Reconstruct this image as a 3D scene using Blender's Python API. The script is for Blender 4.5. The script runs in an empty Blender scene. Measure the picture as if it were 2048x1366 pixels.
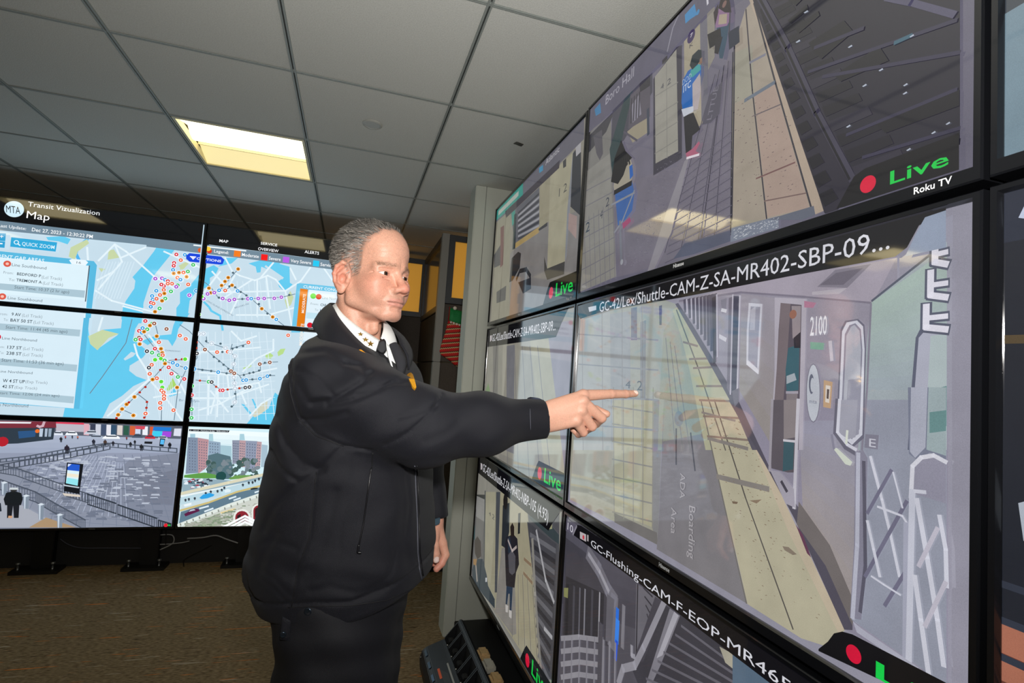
import bpy, bmesh, math, random
import numpy as np
from mathutils import Vector, Matrix, geometry
random.seed(7); rng = np.random.default_rng(7)
S = bpy.context.scene
COL = S.collection
# ------------------------------------------------------------------ camera
CAM_F = 1067.376
CR = Vector((0.954377, -0.290749, 0.068038)); CU = Vector((-0.084879, -0.045691, 0.995343)); CF = Vector((0.286287, 0.955708, 0.068285))
CP = Vector((0, 0, 1.42))
cd = bpy.data.cameras.new('camera'); cam = bpy.data.objects.new('camera', cd); COL.objects.link(cam)
cd.sensor_width = 36; cd.lens = CAM_F*36/2048; cd.clip_start = 0.02
cam.matrix_world = Matrix(((CR.x, CU.x, -CF.x, CP.x), (CR.y, CU.y, -CF.y, CP.y), (CR.z, CU.z, -CF.z, CP.z), (0, 0, 0, 1)))
S.camera = cam
S.view_settings.view_transform = 'Standard'; S.view_settings.look = 'None'
S.view_settings.gamma = 1; S.view_settings.use_curve_mapping = False
S.view_settings.exposure = 0.0
# ------------------------------------------------------------------ world and the photographer's flash
w = bpy.data.worlds.new('world'); S.world = w; w.use_nodes = True
w.node_tree.nodes['Background'].inputs[0].default_value = (0.5, 0.55, 0.6, 1)
w.node_tree.nodes['Background'].inputs[1].default_value = 0.02
fl = bpy.data.lights.new('camera_flash', 'SPOT'); fl.energy = 100; fl.spot_size = math.radians(150); fl.spot_blend = 1.0; fl.shadow_soft_size = 0.035; fl.color = (1, 0.97, 0.93)
flo = bpy.data.objects.new('camera_flash', fl); COL.objects.link(flo); flo.location = (0.02, 0.0, 1.42+0.17)
flo.rotation_euler = Vector((CF.x, CF.y, 0.34)).to_track_quat('-Z', 'Y').to_euler()

# ------------------------------------------------------------------ helpers
def ray(px, py):
    return CF + CR*((px-1024)/CAM_F) - CU*((py-683)/CAM_F)
def onx(px, py, X):
    d = ray(px, py); return CP + d*(X/d.x)
def ony(px, py, Y):
    d = ray(px, py); return CP + d*(Y/d.y)
def onz(px, py, Z):
    d = ray(px, py); return CP + d*((Z-CP.z)/d.z)
def lin(c):
    if isinstance(c, str):
        c = tuple(int(c[i:i+2], 16)/255 for i in (0, 2, 4))
    elif max(c) > 1.0:
        c = tuple(v/255 for v in c)
    return tuple((v/12.92 if v <= 0.04045 else ((v+0.055)/1.055)**2.4) for v in c)
MATS = {}
def mat(name, col=(0.5, 0.5, 0.5), rough=0.6, metal=0, spec=0.5, noise=0, nscale=40, bump=0, bscale=200, emis=None, estr=1, stretch=None, alpha=None, coat=0, sheen=0):
    if name in MATS: return MATS[name]
    m = bpy.data.materials.new(name); m.use_nodes = True; nt = m.node_tree; b = nt.nodes['Principled BSDF']
    c = lin(col); b.inputs['Base Color'].default_value = (*c, 1); b.inputs['Roughness'].default_value = rough
    b.inputs['Metallic'].default_value = metal; b.inputs['Specular IOR Level'].default_value = spec
    b.inputs['Coat Weight'].default_value = coat
    if sheen:
        b.inputs['Sheen Weight'].default_value = sheen; b.inputs['Sheen Roughness'].default_value = 0.4
    tc = nt.nodes.new('ShaderNodeTexCoord'); src = tc.outputs['Object']
    if stretch:
        mp = nt.nodes.new('ShaderNodeMapping'); mp.inputs['Scale'].default_value = stretch
        nt.links.new(src, mp.inputs['Vector']); src = mp.outputs['Vector']
    if noise:
        n = nt.nodes.new('ShaderNodeTexNoise'); n.inputs['Scale'].default_value = nscale; n.inputs['Detail'].default_value = 4
        r = nt.nodes.new('ShaderNodeMapRange'); r.inputs['From Min'].default_value = 0.25; r.inputs['From Max'].default_value = 0.75
        r.inputs['To Min'].default_value = 1-noise; r.inputs['To Max'].default_value = 1+noise
        mx = nt.nodes.new('ShaderNodeVectorMath'); mx.operation = 'SCALE'; mx.inputs[0].default_value = c
        nt.links.new(src, n.inputs['Vector']); nt.links.new(n.outputs['Fac'], r.inputs['Value'])
        nt.links.new(r.outputs['Result'], mx.inputs['Scale']); nt.links.new(mx.outputs['Vector'], b.inputs['Base Color'])
    if bump:
        n2 = nt.nodes.new('ShaderNodeTexNoise'); n2.inputs['Scale'].default_value = bscale; n2.inputs['Detail'].default_value = 3
        bp = nt.nodes.new('ShaderNodeBump'); bp.inputs['Strength'].default_value = bump; bp.inputs['Distance'].default_value = 0.002
        nt.links.new(src, n2.inputs['Vector']); nt.links.new(n2.outputs['Fac'], bp.inputs['Height']); nt.links.new(bp.outputs['Normal'], b.inputs['Normal'])
    if emis is not None:
        b.inputs['Emission Color'].default_value = (*lin(emis), 1); b.inputs['Emission Strength'].default_value = estr
    MATS[name] = m
    return m

class MB:
    def __init__(s): s.v = []; s.f = []
    def add(s, vs, fs):
        o = len(s.v); s.v += [tuple(v) for v in vs]; s.f += [tuple(i+o for i in f) for f in fs]; return s
    def box(s, x0, x1, y0, y1, z0, z1):
        return s.add([(x0,y0,z0),(x1,y0,z0),(x1,y1,z0),(x0,y1,z0),(x0,y0,z1),(x1,y0,z1),(x1,y1,z1),(x0,y1,z1)],
                     [(0,3,2,1),(4,5,6,7),(0,1,5,4),(1,2,6,5),(2,3,7,6),(3,0,4,7)])
    def quad(s, a, b, c, d): return s.add([a, b, c, d], [(0,1,2,3)])
    def prism(s, pts, vec):
        n = len(pts); vec = Vector(vec); pts = [Vector(p) for p in pts]
        vs = pts + [p+vec for p in pts]
        return s.add(vs, [tuple(range(n))[::-1], tuple(range(n, 2*n))] + [(i, (i+1) % n, n+(i+1) % n, n+i) for i in range(n)])
    def tube(s, pts, r, n=8, closed=False):
        pts = [Vector(p) for p in pts]; m = len(pts); rs = r if isinstance(r, (list, tuple)) else [r]*m
        vs = []; up = Vector((0.13, 0.27, 0.95))
        for i, p in enumerate(pts):
            t = (pts[min(i+1, m-1)] - pts[max(i-1, 0)]) if not closed else (pts[(i+1) % m]-pts[i-1])
            t.normalize(); a = t.cross(up)
            if a.length < 1e-3: a = t.cross(Vector((1, 0, 0)))
            a.normalize(); b = t.cross(a)
            for k in range(n):
                q = 2*math.pi*k/n; vs.append(p + (a*math.cos(q)+b*math.sin(q))*rs[i])
        fs = []
        for i in range(m if closed else m-1):
            j = (i+1) % m
            for k in range(n): fs.append((i*n+k, i*n+(k+1) % n, j*n+(k+1) % n, j*n+k))
        if not closed: fs += [tuple(range(n))[::-1], tuple(range((m-1)*n, m*n))]
        return s.add(vs, fs)
    def lathe(s, c, prof, axis='z', n=24):
        vs = []; c = Vector(c)
        for (rr, h) in prof:
            for k in range(n):
                q = 2*math.pi*k/n; a, b = rr*math.cos(q), rr*math.sin(q)
                vs.append(c + Vector({'z': (a, b, h), 'x': (h, a, b), 'y': (a, h, b)}[axis]))
        m = len(prof)
        fs = [(i*n+k, i*n+(k+1) % n, (i+1)*n+(k+1) % n, (i+1)*n+k) for i in range(m-1) for k in range(n)]
        fs += [tuple(range(n)), tuple(range((m-1)*n, m*n))]
        return s.add(vs, fs)
    def build(s, name, m, parent=None, smooth=False, bevel=0, at=None):
        me = bpy.data.meshes.new(name); off = Vector(at) if at is not None else Vector((0, 0, 0))
        me.from_pydata([tuple(Vector(v)-off) for v in s.v], [], s.f); me.update()
        bm = bmesh.new(); bm.from_mesh(me); bmesh.ops.recalc_face_normals(bm, faces=bm.faces)
        if bevel: bmesh.ops.bevel(bm, geom=bm.edges[:], offset=bevel, segments=2, affect='EDGES', clamp_overlap=True)
        bm.to_mesh(me); bm.free()
        if smooth:
            me.polygons.foreach_set('use_smooth', [True]*len(me.polygons))
        me.materials.append(m)
        return link(name, me, parent, off)
def link(name, me, parent=None, loc=(0, 0, 0)):
    o = bpy.data.objects.new(name, me); COL.objects.link(o)
    o.location = Vector(loc)
    if parent is not None:
        o.parent = parent
        o.matrix_parent_inverse = Matrix.Translation(-wloc(parent))
    return o
def wloc(o):
    # all things are placed by translation only
    return Vector(o['_w']) if '_w' in o else Vector(o.location)
def thing(name, label, cat, loc=(0, 0, 0), group=None):
    o = bpy.data.objects.new(name, None); COL.objects.link(o); o.location = loc; o.empty_display_size = 0.1
    return tag(o, label, cat, group)
def tag(o, label, cat, group=None):
    o['label'] = label; o['category'] = cat
    if group: o['group'] = group
    return o
def struct(o):
    o['kind'] = 'structure'; return o

# ------------------------------------------------------------------ room shell
ZC = 2.506; GX0, GDX, GY0, GDY = -1.4812, 0.5945, 3.9786, 0.6279
RX = 0.7203                                  # front plane of the right-hand monitors
DV = 4.08; KV = DV/3.8861                    # front plane of the video wall
XL, XR, YN, YF = -4.6, 3.2, -2.6, 7.0

def carpet():
    m = bpy.data.materials.new('carpet'); m.use_nodes = True; nt = m.node_tree; L = nt.links; b = nt.nodes['Principled BSDF']
    b.inputs['Roughness'].default_value = 0.95; b.inputs['Specular IOR Level'].default_value = 0.1
    tc = nt.nodes.new('ShaderNodeTexCoord')
    def nz(sc, scale, detail=3):
        mp = nt.nodes.new('ShaderNodeMapping'); mp.inputs['Scale'].default_value = sc; L.new(tc.outputs['Object'], mp.inputs[0])
        n = nt.nodes.new('ShaderNodeTexNoise'); n.inputs['Scale'].default_value = scale; n.inputs['Detail'].default_value = detail; L.new(mp.outputs[0], n.inputs[0]); return n.outputs['Fac']
    def ramp(v, a, bb, c0, c1):
        r = nt.nodes.new('ShaderNodeValToRGB'); r.color_ramp.elements[0].position = a; r.color_ramp.elements[1].position = bb
        r.color_ramp.elements[0].color = (*c0, 1); r.color_ramp.elements[1].color = (*c1, 1); L.new(v, r.inputs[0]); return r.outputs[0]
    base = ramp(nz((3, 14, 3), 14, 6), 0.3, 0.72, lin('55452f'), lin('9c8868'))
    def mixin(base, v, a, bb, col):
        f = ramp(v, a, bb, (0, 0, 0), (1, 1, 1)); mx = nt.nodes.new('ShaderNodeMixRGB'); L.new(f, mx.inputs[0]); L.new(base, mx.inputs[1]); mx.inputs[2].default_value = (*col, 1); return mx.outputs[0]
    base = mixin(base, nz((1.2, 26, 1), 3.1, 1), 0.70, 0.715, lin('e07a2a'))
    base = mixin(base, nz((1.0, 30, 1.7), 4.3, 1), 0.705, 0.72, lin('c9c2b0'))
    base = mixin(base, nz((1.4, 28, 2.3), 5.3, 1), 0.68, 0.71, lin('2a1f14'))
    L.new(base, b.inputs['Base Color'])
    n = nt.nodes.new('ShaderNodeTexNoise'); n.inputs['Scale'].default_value = 260; L.new(tc.outputs['Object'], n.inputs[0])
    bp = nt.nodes.new('ShaderNodeBump'); bp.inputs['Strength'].default_value = 0.6; bp.inputs['Distance'].default_value = 0.004; L.new(n.outputs['Fac'], bp.inputs['Height']); L.new(bp.outputs[0], b.inputs['Normal'])
    return m
struct(MB().box(XL, XR, YN, YF, -0.1, 0).build('floor', carpet()))
M_wall = mat('wall_paint', '6b6a66', 0.8, bump=0.1, bscale=300)
struct(MB().box(XL, XR, YF, YF+0.1, 0, ZC+0.12).build('wall_back', M_wall))
struct(MB().box(XL, XR, YN-0.1, YN, 0, ZC+0.12).build('wall_near', M_wall))
struct(MB().box(XL-0.1, XL, YN, YF, 0, ZC+0.12).build('wall_left', M_wall))
struct(MB().box(XR, XR+0.1, YN, YF, 0, ZC+0.12).build('wall_right', M_wall))
# ceiling: slab, tiles and T-bar runners
ceil = struct(MB().box(XL, XR, YN, YF, ZC+0.1, ZC+0.2).build('ceiling', M_wall))
M_tile = mat('ceiling_tile', 'cccdc7', 0.9, noise=0.1, nscale=230, bump=0.55, bscale=260, spec=0.1)
M_run = mat('ceiling_runner', '8a908c', 0.5)
M_slot = mat('runner_slot', '34383a', 0.7)
LIGHTS = [(1, 1), (-2, 1), (-2, -4), (1, -5), (4, -1), (-4, -1), (4, 4), (5, 5), (0, 6), (1, 5), (2, 6)]   # grid cells (column, row counted away from the camera); far rows are added, unseen, to backlight the amber panes
def cellx(i): return GX0 + i*GDX
def celly(j): return GY0 - 1*GDY + (j-1)*GDY - GDY*1 + 0.0   # lower y edge of row j ; row 1 = the lit fixture
ncol0, ncol1 = -5, 7; nrow0, nrow1 = -8, 7
tmesh = None
for i in range(ncol0, ncol1):
    for j in range(nrow0, nrow1):
        x0, y0 = cellx(i), celly(j)
        if x0 < XL-0.3 or x0 > XR-0.2 or y0 < YN-0.3 or y0 > YF-0.3 or (i, j) in LIGHTS: continue
        if tmesh is None:
            t = MB().box(0.006, GDX-0.006, 0.005, GDY-0.005, 0, 0.016).build('ceiling_tile', M_tile, ceil, bevel=0.002); tmesh = t.data
            t.location = (x0, y0, ZC)
        else:
            t = link('ceiling_tile', tmesh, ceil, (x0, y0, ZC))
for i in range(ncol0, ncol1+1):
    x = cellx(i)
    if XL < x < XR:
        rn = MB().box(x-0.0085, x-0.0025, YN, YF, ZC-0.006, ZC+0.03).box(x+0.0025, x+0.0085, YN, YF, ZC-0.006, ZC+0.03).build('main_runner', M_run, ceil)
        link_s = MB().box(x-0.0025, x+0.0025, YN, YF, ZC+0.004, ZC+0.02).build('runner_slot', M_slot, rn)
for j in range(nrow0, nrow1+1):
    y = celly(j)
    if YN < y < YF:
        MB().box(XL, XR, y-0.0055, y-0.0015, ZC-0.0035, ZC+0.025).box(XL, XR, y+0.0015, y+0.0055, ZC-0.0035, ZC+0.025).box(XL, XR, y-0.0015, y+0.0015, ZC+0.002, ZC+0.02).build('cross_runner', M_run, ceil)

# recessed light fixtures
M_lens = mat('lamp_lens', 'fff3cf', 0.5, emis=(1.0, 0.93, 0.72), estr=3.2)
M_vane = mat('lamp_vane', 'e8dcae', 0.4, emis=(0.96, 0.88, 0.62), estr=0.85)
M_trim = mat('lamp_trim', 'd6cda8', 0.4)
def troffer(i, j, label):
    x0, y0 = cellx(i)+0.012, celly(j)+0.012; x1, y1 = cellx(i+1)-0.012, celly(j+1)-0.012
    t = thing('ceiling_light', label, 'ceiling light', ((x0+x1)/2, (y0+y1)/2, ZC), 'recessed ceiling lights')
    f = MB()
    for (a, b, c, d) in ((x0, x1, y0, y0+0.014), (x0, x1, y1-0.014, y1), (x0, x0+0.012, y0+0.014, y1-0.014), (x1-0.012, x1, y0+0.014, y1-0.014)):
        f.box(a, b, c, d, ZC-0.004, ZC+0.03)
    f.build('frame', M_trim, t)
    a, b = y0+0.014, y1-0.014; h = b-a; X0, X1 = x0+0.012, x1-0.012
    # near sloping vane, two lens strips, far sloping vane
    MB().prism([(X0, a, ZC+0.005), (X0, a+0.30*h, ZC+0.045), (X0, a+0.30*h, ZC+0.05), (X0, a, ZC+0.01)], (X1-X0, 0, 0)).build('lens', M_lens, t)
    pr = [(X0, a+0.30*h+0.1*h*math.sin(0), ZC+0.05)]
    arc = [(X0, a+h*(0.31+0.33*q/6), ZC+0.047-0.03*math.sin(math.pi*q/6)) for q in range(7)]
    MB().prism(arc+[(X0, a+0.64*h, ZC+0.055), (X0, a+0.31*h, ZC+0.055)], (X1-X0, 0, 0)).build('lens', M_lens, t)
    MB().prism([(X0, a+0.65*h, ZC+0.045), (X0, b, ZC+0.003), (X0, b, ZC+0.008), (X0, a+0.65*h, ZC+0.05)], (X1-X0, 0, 0)).build('side_vane', M_vane, t)
    MB().box(X0, X1, a+0.645*h, a+0.655*h, ZC+0.03, ZC+0.05).build('rib', M_trim, t)
    return t
LLAB = ['lit recessed ceiling light with glowing cream panels above the map video wall', 'ceiling light off the left edge, mirrored beside the map title', 'ceiling light behind the camera on the left', 'ceiling light behind the camera in the middle', 'ceiling light over the hidden side of the monitor wall', 'ceiling light far to the left behind the camera',
        'added unseen ceiling light behind the partition with the stocking', 'added unseen ceiling light deepest behind the partition with the stocking', 'added unseen ceiling light behind the video wall', 'added unseen ceiling light behind the far amber window', 'added unseen ceiling light deepest behind the far amber window']
for n, (i, j) in enumerate(LIGHTS):
    troffer(i, j, LLAB[n])
# round cover plate and a dark mark on the tiles
p = onz(745, 248, ZC)
tag(MB().lathe((p.x, p.y, ZC), [(0.043, 0.0), (0.043, -0.004), (0.038, -0.007), (0.034, -0.0075), (0.033, -0.006), (0.0, -0.006)], n=28).build('ceiling_cover_plate', mat('cover_plate', 'a9aaa4', 0.5), smooth=False, at=(p.x, p.y, ZC)), 'small round pale cover plate on the ceiling tile', 'cover plate')
p = onz(1037, 287, ZC)
o = MB().prism([(p.x-0.022, p.y+0.006, ZC), (p.x+0.02, p.y+0.02, ZC), (p.x+0.024, p.y-0.004, ZC), (p.x-0.014, p.y-0.016, ZC)], (0, 0, -0.003)).build('ceiling_sticker', mat('sticker', '4c4a44', 0.4, noise=0.4, nscale=120), at=(p.x, p.y, ZC))
tag(o, 'small dark scrap stuck on ceiling tile beside the monitors', 'scrap')

# ------------------------------------------------------------------ column at the end of the monitor wall
M_col = mat('column_paint', 'bcbfb4', 0.55, bump=0.08, bscale=250)
cw = struct(MB().box(0.603, 1.05, 2.935, 3.08, 0, ZC).build('trim_1', M_col, bevel=0.004))
MB().box(0.664, 0.667, 2.9335, 2.936, 0, ZC).build('panel_joint', mat('joint', '6f716a', 0.7), cw)
# mounting wall behind the monitors
struct(MB().box(0.86, 1.0, -1.2, 2.93, 0, ZC-0.02).build('wall_monitor', mat('mount_wall', '1b1b1c', 0.8)))
# ------------------------------------------------------------------ cubicle partitions beyond the column
YC, YA = 3.88, 4.89; ZT = 1.42+1.03
M_frame = mat('partition_frame', '3c3f42', 0.45)
M_fab = mat('partition_fabric', '57504a', 0.95, noise=0.15, nscale=160, bump=0.3, bscale=500, spec=0.1)
M_post = mat('partition_post', '8b8a84', 0.5)
M_kick = mat('partition_kick', '0d0d0e', 0.6)
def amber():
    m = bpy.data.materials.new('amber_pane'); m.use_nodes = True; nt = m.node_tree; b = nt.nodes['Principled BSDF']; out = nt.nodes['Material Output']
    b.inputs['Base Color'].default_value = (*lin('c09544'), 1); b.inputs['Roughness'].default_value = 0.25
    b.inputs['Emission Color'].default_value = (*lin('c79a48'), 1); b.inputs['Emission Strength'].default_value = 3.0   # glow put into the pane, imitating light passing through from behind
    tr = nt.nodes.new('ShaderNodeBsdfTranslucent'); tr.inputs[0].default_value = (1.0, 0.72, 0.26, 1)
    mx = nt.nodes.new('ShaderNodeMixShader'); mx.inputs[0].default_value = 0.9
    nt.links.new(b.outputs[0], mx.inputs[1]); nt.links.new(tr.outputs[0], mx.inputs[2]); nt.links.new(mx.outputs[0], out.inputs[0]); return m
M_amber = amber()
M_grey_glass = mat('grey_glass', '6a5f45', 0.12, spec=0.6)
def partition_facing(name, label, x0, x1, Y, zt, zg, glass=True):
    t = thing(name, label, 'partition', ((x0+x1)/2, Y+0.03, 0))
    fr = MB(); b = 0.045
    fr.box(x0, x1, Y, Y+0.06, zt-b, zt).box(x0, x1, Y, Y+0.06, zg-b, zg).box(x0, x0+b, Y, Y+0.06, zg, zt-b).box(x1-b, x1, Y, Y+0.06, zg, zt-b)
    fr.build('window_frame', M_frame, t, bevel=0.003)
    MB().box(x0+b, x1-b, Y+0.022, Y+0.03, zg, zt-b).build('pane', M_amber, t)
    z = zg-b-0.006; n = 0
    for zz in (1.50, 0.82, 0.15):
        if zz < z-0.1:
            MB().box(x0, x1, Y+0.006, Y+0.054, zz+0.006, z).build('fabric_panel', M_fab, t, bevel=0.004); z = zz
    MB().box(x0, x1, Y+0.012, Y+0.048, 0, 0.156).build('kick_plate', M_kick, t)
    return t
pc = onz
c0 = ony(901, 465, YC).x; pl = ony(886, 465, YC).x
zgC = ony(905, 606, YC).z; zgA = ony(835, 624, YA).z
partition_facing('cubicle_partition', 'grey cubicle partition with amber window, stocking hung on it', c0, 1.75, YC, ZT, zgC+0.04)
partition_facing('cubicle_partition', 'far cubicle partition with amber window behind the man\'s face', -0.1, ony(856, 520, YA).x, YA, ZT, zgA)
# side panel running away between them
t = thing('cubicle_side_panel', 'narrow cubicle partition panel running away from the grey post', 'partition', (pl+0.03, (YC+YA)/2, 0))
b = 0.05; zg = zgC-0.02
fr = MB().box(pl+0.004, pl+0.056, YC+0.06, YA, ZT-b, ZT).box(pl+0.004, pl+0.056, YC+0.06, YA, zg-b, zg).box(pl+0.004, pl+0.056, YC+0.06, YC+0.11, zg, ZT-b).box(pl+0.004, pl+0.056, YA-0.05, YA, zg, ZT-b)
fr.build('window_frame', M_frame, t, bevel=0.003)
MB().box(pl+0.022, pl+0.03, YC+0.11, YA-0.05, zg, ZT-b).build('pane', M_grey_glass, t)
MB().box(pl+0.008, pl+0.052, YC+0.06, YA, 1.50+0.005, zg-b-0.005).build('fabric_panel', M_fab, t, bevel=0.004)
MB().box(pl+0.008, pl+0.052, YC+0.06, YA, 0.15, 1.50).build('fabric_panel', M_fab, t, bevel=0.004)
MB().box(pl+0.012, pl+0.048, YC+0.06, YA, 0, 0.15).build('kick_plate', M_kick, t)
t = thing('partition_post', 'grey partition post left of the hanging stocking', 'post', (pl+0.03, YC, 0))
MB().box(pl, c0-0.002, YC-0.004, YC+0.055, 1.50+0.003, ZT+0.004).build('post_cover', M_post, t, bevel=0.003)
MB().box(pl, c0-0.002, YC-0.004, YC+0.055, 0.02, 1.50).build('post_cover', M_post, t, bevel=0.003)

# ------------------------------------------------------------------ stocking hung on the partition
YS = YC-0.012
def spt(x, y): return ony(820+x/4.27, 440+y/4.27, YS)
out = [(338, 752), (500, 800), (497, 940), (470, 1060), (468, 1100), (480, 1150), (478, 1235), (455, 1262), (420, 1262), (385, 1245), (330, 1195), (262, 1150), (252, 1120), (262, 1075), (300, 960), (322, 870)]
st = thing('christmas_stocking', 'red striped knit christmas stocking with green sequin cuff', 'stocking', spt(400, 760))
def slab(pts, name, m, parent, th=0.022, puff=True, off=0):
    mb = MB(); P3 = [spt(*q)+Vector((0, -off, 0)) for q in pts]; c = sum(P3, Vector())/len(P3); n = len(P3)
    rings = []
    for (sc, dy) in ((1.0, 0.0), (0.99, -0.35*th), (0.9, -0.8*th), (0.6, -th)):
        rings += [c+(q-c)*sc+Vector((0, dy, 0)) for q in P3]
    fs = [(r*n+i, r*n+(i+1) % n, (r+1)*n+(i+1) % n, (r+1)*n+i) for r in range(3) for i in range(n)] + [tuple(range(n)), tuple(range(3*n, 4*n))]
    return mb.add(rings, fs).build(name, m, parent, smooth=True)
def knit():
    m = bpy.data.materials.new('knit'); m.use_nodes = True; nt = m.node_tree; L = nt.links; b = nt.nodes['Principled BSDF']; b.inputs['Roughness'].default_value = 0.75
    tc = nt.nodes.new('ShaderNodeTexCoord')
    mp = nt.nodes.new('ShaderNodeMapping'); mp.inputs['Rotation'].default_value = (0, math.radians(9), 0); L.new(tc.outputs['Object'], mp.inputs[0])
    sx = nt.nodes.new('ShaderNodeSeparateXYZ'); L.new(mp.outputs[0], sx.inputs[0])
    def mth(op, a, bb=None):
        n = nt.nodes.new('ShaderNodeMath'); n.operation = op
        for k, v in enumerate((a, bb)):
            if v is None: continue
            if isinstance(v, (int, float)): n.inputs[k].default_value = v
            else: L.new(v, n.inputs[k])
        return n.outputs[0]
    zig = mth('MULTIPLY', mth('PINGPONG', sx.outputs['X'], 0.007), 0.9)
    v = mth('FRACT', mth('MULTIPLY', mth('ADD', sx.outputs['Z'], zig), 1/0.034))
    r = nt.nodes.new('ShaderNodeValToRGB'); cr = r.color_ramp; cr.interpolation = 'CONSTANT'
    cr.elements[0].position = 0; cr.elements[0].color = (*lin('d01c16'), 1); cr.elements[1].position = 0.55; cr.elements[1].color = (*lin('d8c48e'), 1)
    e = cr.elements.new(0.72); e.color = (*lin('2f4d20'), 1); e = cr.elements.new(0.82); e.color = (*lin('8a120f'), 1)
    L.new(v, r.inputs[0]); L.new(r.outputs[0], b.inputs['Base Color']); return m
slab(out, 'knit_body', knit(), st)
m_seq = mat('green_sequins', '128a44', 0.25, noise=0.6, nscale=900, bump=1.0, bscale=700, metal=0.3)
slab([(338, 750), (502, 800), (500, 925), (330, 862)], 'cuff', m_seq, st, th=0.02, off=0.012)
mp_ = mat('pompom_wool', 'f0e6d8', 0.9, bump=0.6, bscale=600)
def ball(c, r, name, m, parent, n=12):
    mb = MB(); prof = [(r*math.sin(math.pi*k/8), -r*math.cos(math.pi*k/8)) for k in range(9)]; prof[0] = (1e-5, -r); prof[-1] = (1e-5, r)
    return mb.lathe(c, prof, n=n).build(name, m, parent, smooth=True)
for q in ((345, 876), (368, 884), (393, 892), (417, 900), (443, 910), (480, 930)):
    ball(spt(*q)+Vector((0, -0.03, 0)), 0.0085, 'pompom', mp_, st)
ball(spt(378, 757)+Vector((0, -0.03, 0)), 0.014, 'pompom', mp_, st)
MB().tube([spt(333, 745)+Vector((0, -0.012, 0)), spt(338, 752)+Vector((0, -0.015, 0)), spt(324, 870)+Vector((0, -0.018, 0))], 0.005).build('side_binding', mat('red_trim', '8a1210', 0.7), st, smooth=True)
# red ornament lower on the partition (mostly hidden behind the arm)
p = ony(925, 782, YC-0.02)
o = MB().prism([p+Vector(q) for q in ((-0.03, 0, -0.08), (0.05, 0, -0.08), (0.05, 0, 0.02), (0.02, 0, 0.035), (-0.005, 0, 0.0))], (0, 0.012, 0)).build('red_decoration', mat('red_felt', 'b3161a', 0.8), at=p)
tag(o, 'bit of red decoration on the partition just above the sleeve', 'decoration')
# ------------------------------------------------------------------ screens: flat pictures built from coloured pieces
def screen_mat(name, rough=0.08, ior=1.6, grain=0.10, gscale=900, coat=0.0, estr=1.0):
    m = bpy.data.materials.new(name); m.use_nodes = True; nt = m.node_tree; L = nt.links; b = nt.nodes['Principled BSDF']
    b.inputs['Base Color'].default_value = (0.012, 0.012, 0.013, 1); b.inputs['Roughness'].default_value = rough; b.inputs['IOR'].default_value = ior; b.inputs['Coat Weight'].default_value = coat; b.inputs['Coat IOR'].default_value = 1.6; b.inputs['Coat Roughness'].default_value = 0.03
    a = nt.nodes.new('ShaderNodeAttribute'); a.attribute_name = 'Col'
    tc = nt.nodes.new('ShaderNodeTexCoord'); n = nt.nodes.new('ShaderNodeTexNoise'); n.inputs['Scale'].default_value = gscale; n.inputs['Detail'].default_value = 2; L.new(tc.outputs['Object'], n.inputs[0])
    n2 = nt.nodes.new('ShaderNodeTexNoise'); n2.inputs['Scale'].default_value = 14; n2.inputs['Detail'].default_value = 5; L.new(tc.outputs['Object'], n2.inputs[0])
    ad = nt.nodes.new('ShaderNodeMath'); ad.operation = 'ADD'; L.new(n.outputs['Fac'], ad.inputs[0]); L.new(n2.outputs['Fac'], ad.inputs[1])
    r = nt.nodes.new('ShaderNodeMapRange'); r.inputs['From Min'].default_value = 0.6; r.inputs['From Max'].default_value = 1.4; r.inputs['To Min'].default_value = 1-grain; r.inputs['To Max'].default_value = 1+grain; L.new(ad.outputs[0], r.inputs['Value'])
    vm = nt.nodes.new('ShaderNodeVectorMath'); vm.operation = 'SCALE'; L.new(a.outputs['Color'], vm.inputs[0]); L.new(r.outputs['Result'], vm.inputs['Scale'])
    L.new(vm.outputs[0], b.inputs['Emission Color']); b.inputs['Emission Strength'].default_value = estr
    return m
M_scr = screen_mat('screen_camera', 0.05, 1.7, 0.16, coat=0.45, estr=0.82)
M_scrmap = screen_mat('screen_map', 0.05, 1.6, 0.02, coat=0.2, estr=1.08)
_fc = {}
def text_mesh(txt, bold=False):
    k = (txt, bold)
    if k in _fc: return _fc[k]
    cu = bpy.data.curves.new('tmp', 'FONT'); cu.body = txt; cu.size = 1; cu.resolution_u = 2
    cu.fill_mode = 'FRONT'
    if bold: cu.offset = 0.011
    o = bpy.data.objects.new('tmp', cu); COL.objects.link(o)
    me = bpy.data.meshes.new_from_object(o)
    vs = [(v.co.x, v.co.y) for v in me.vertices]; fs = [tuple(p.vertices) for p in me.polygons]
    bpy.data.objects.remove(o); bpy.data.curves.remove(cu); bpy.data.meshes.remove(me)
    _fc[k] = (vs, fs); return _fc[k]
def clip(poly, u0, u1, v0, v1):
    for ax, lim, sg in ((0, u0, 1), (0, u1, -1), (1, v0, 1), (1, v1, -1)):
        if not poly: return poly
        res = []; n = len(poly)
        for i in range(n):
            a, b = poly[i], poly[(i+1) % n]; da, db = sg*(a[ax]-lim), sg*(b[ax]-lim)
            if da >= 0: res.append(a)
            if (da >= 0) != (db >= 0):
                t = da/(da-db); res.append((a[0]+(b[0]-a[0])*t, a[1]+(b[1]-a[1])*t))
        poly = res
    return poly
STEP = 0.00003
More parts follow.
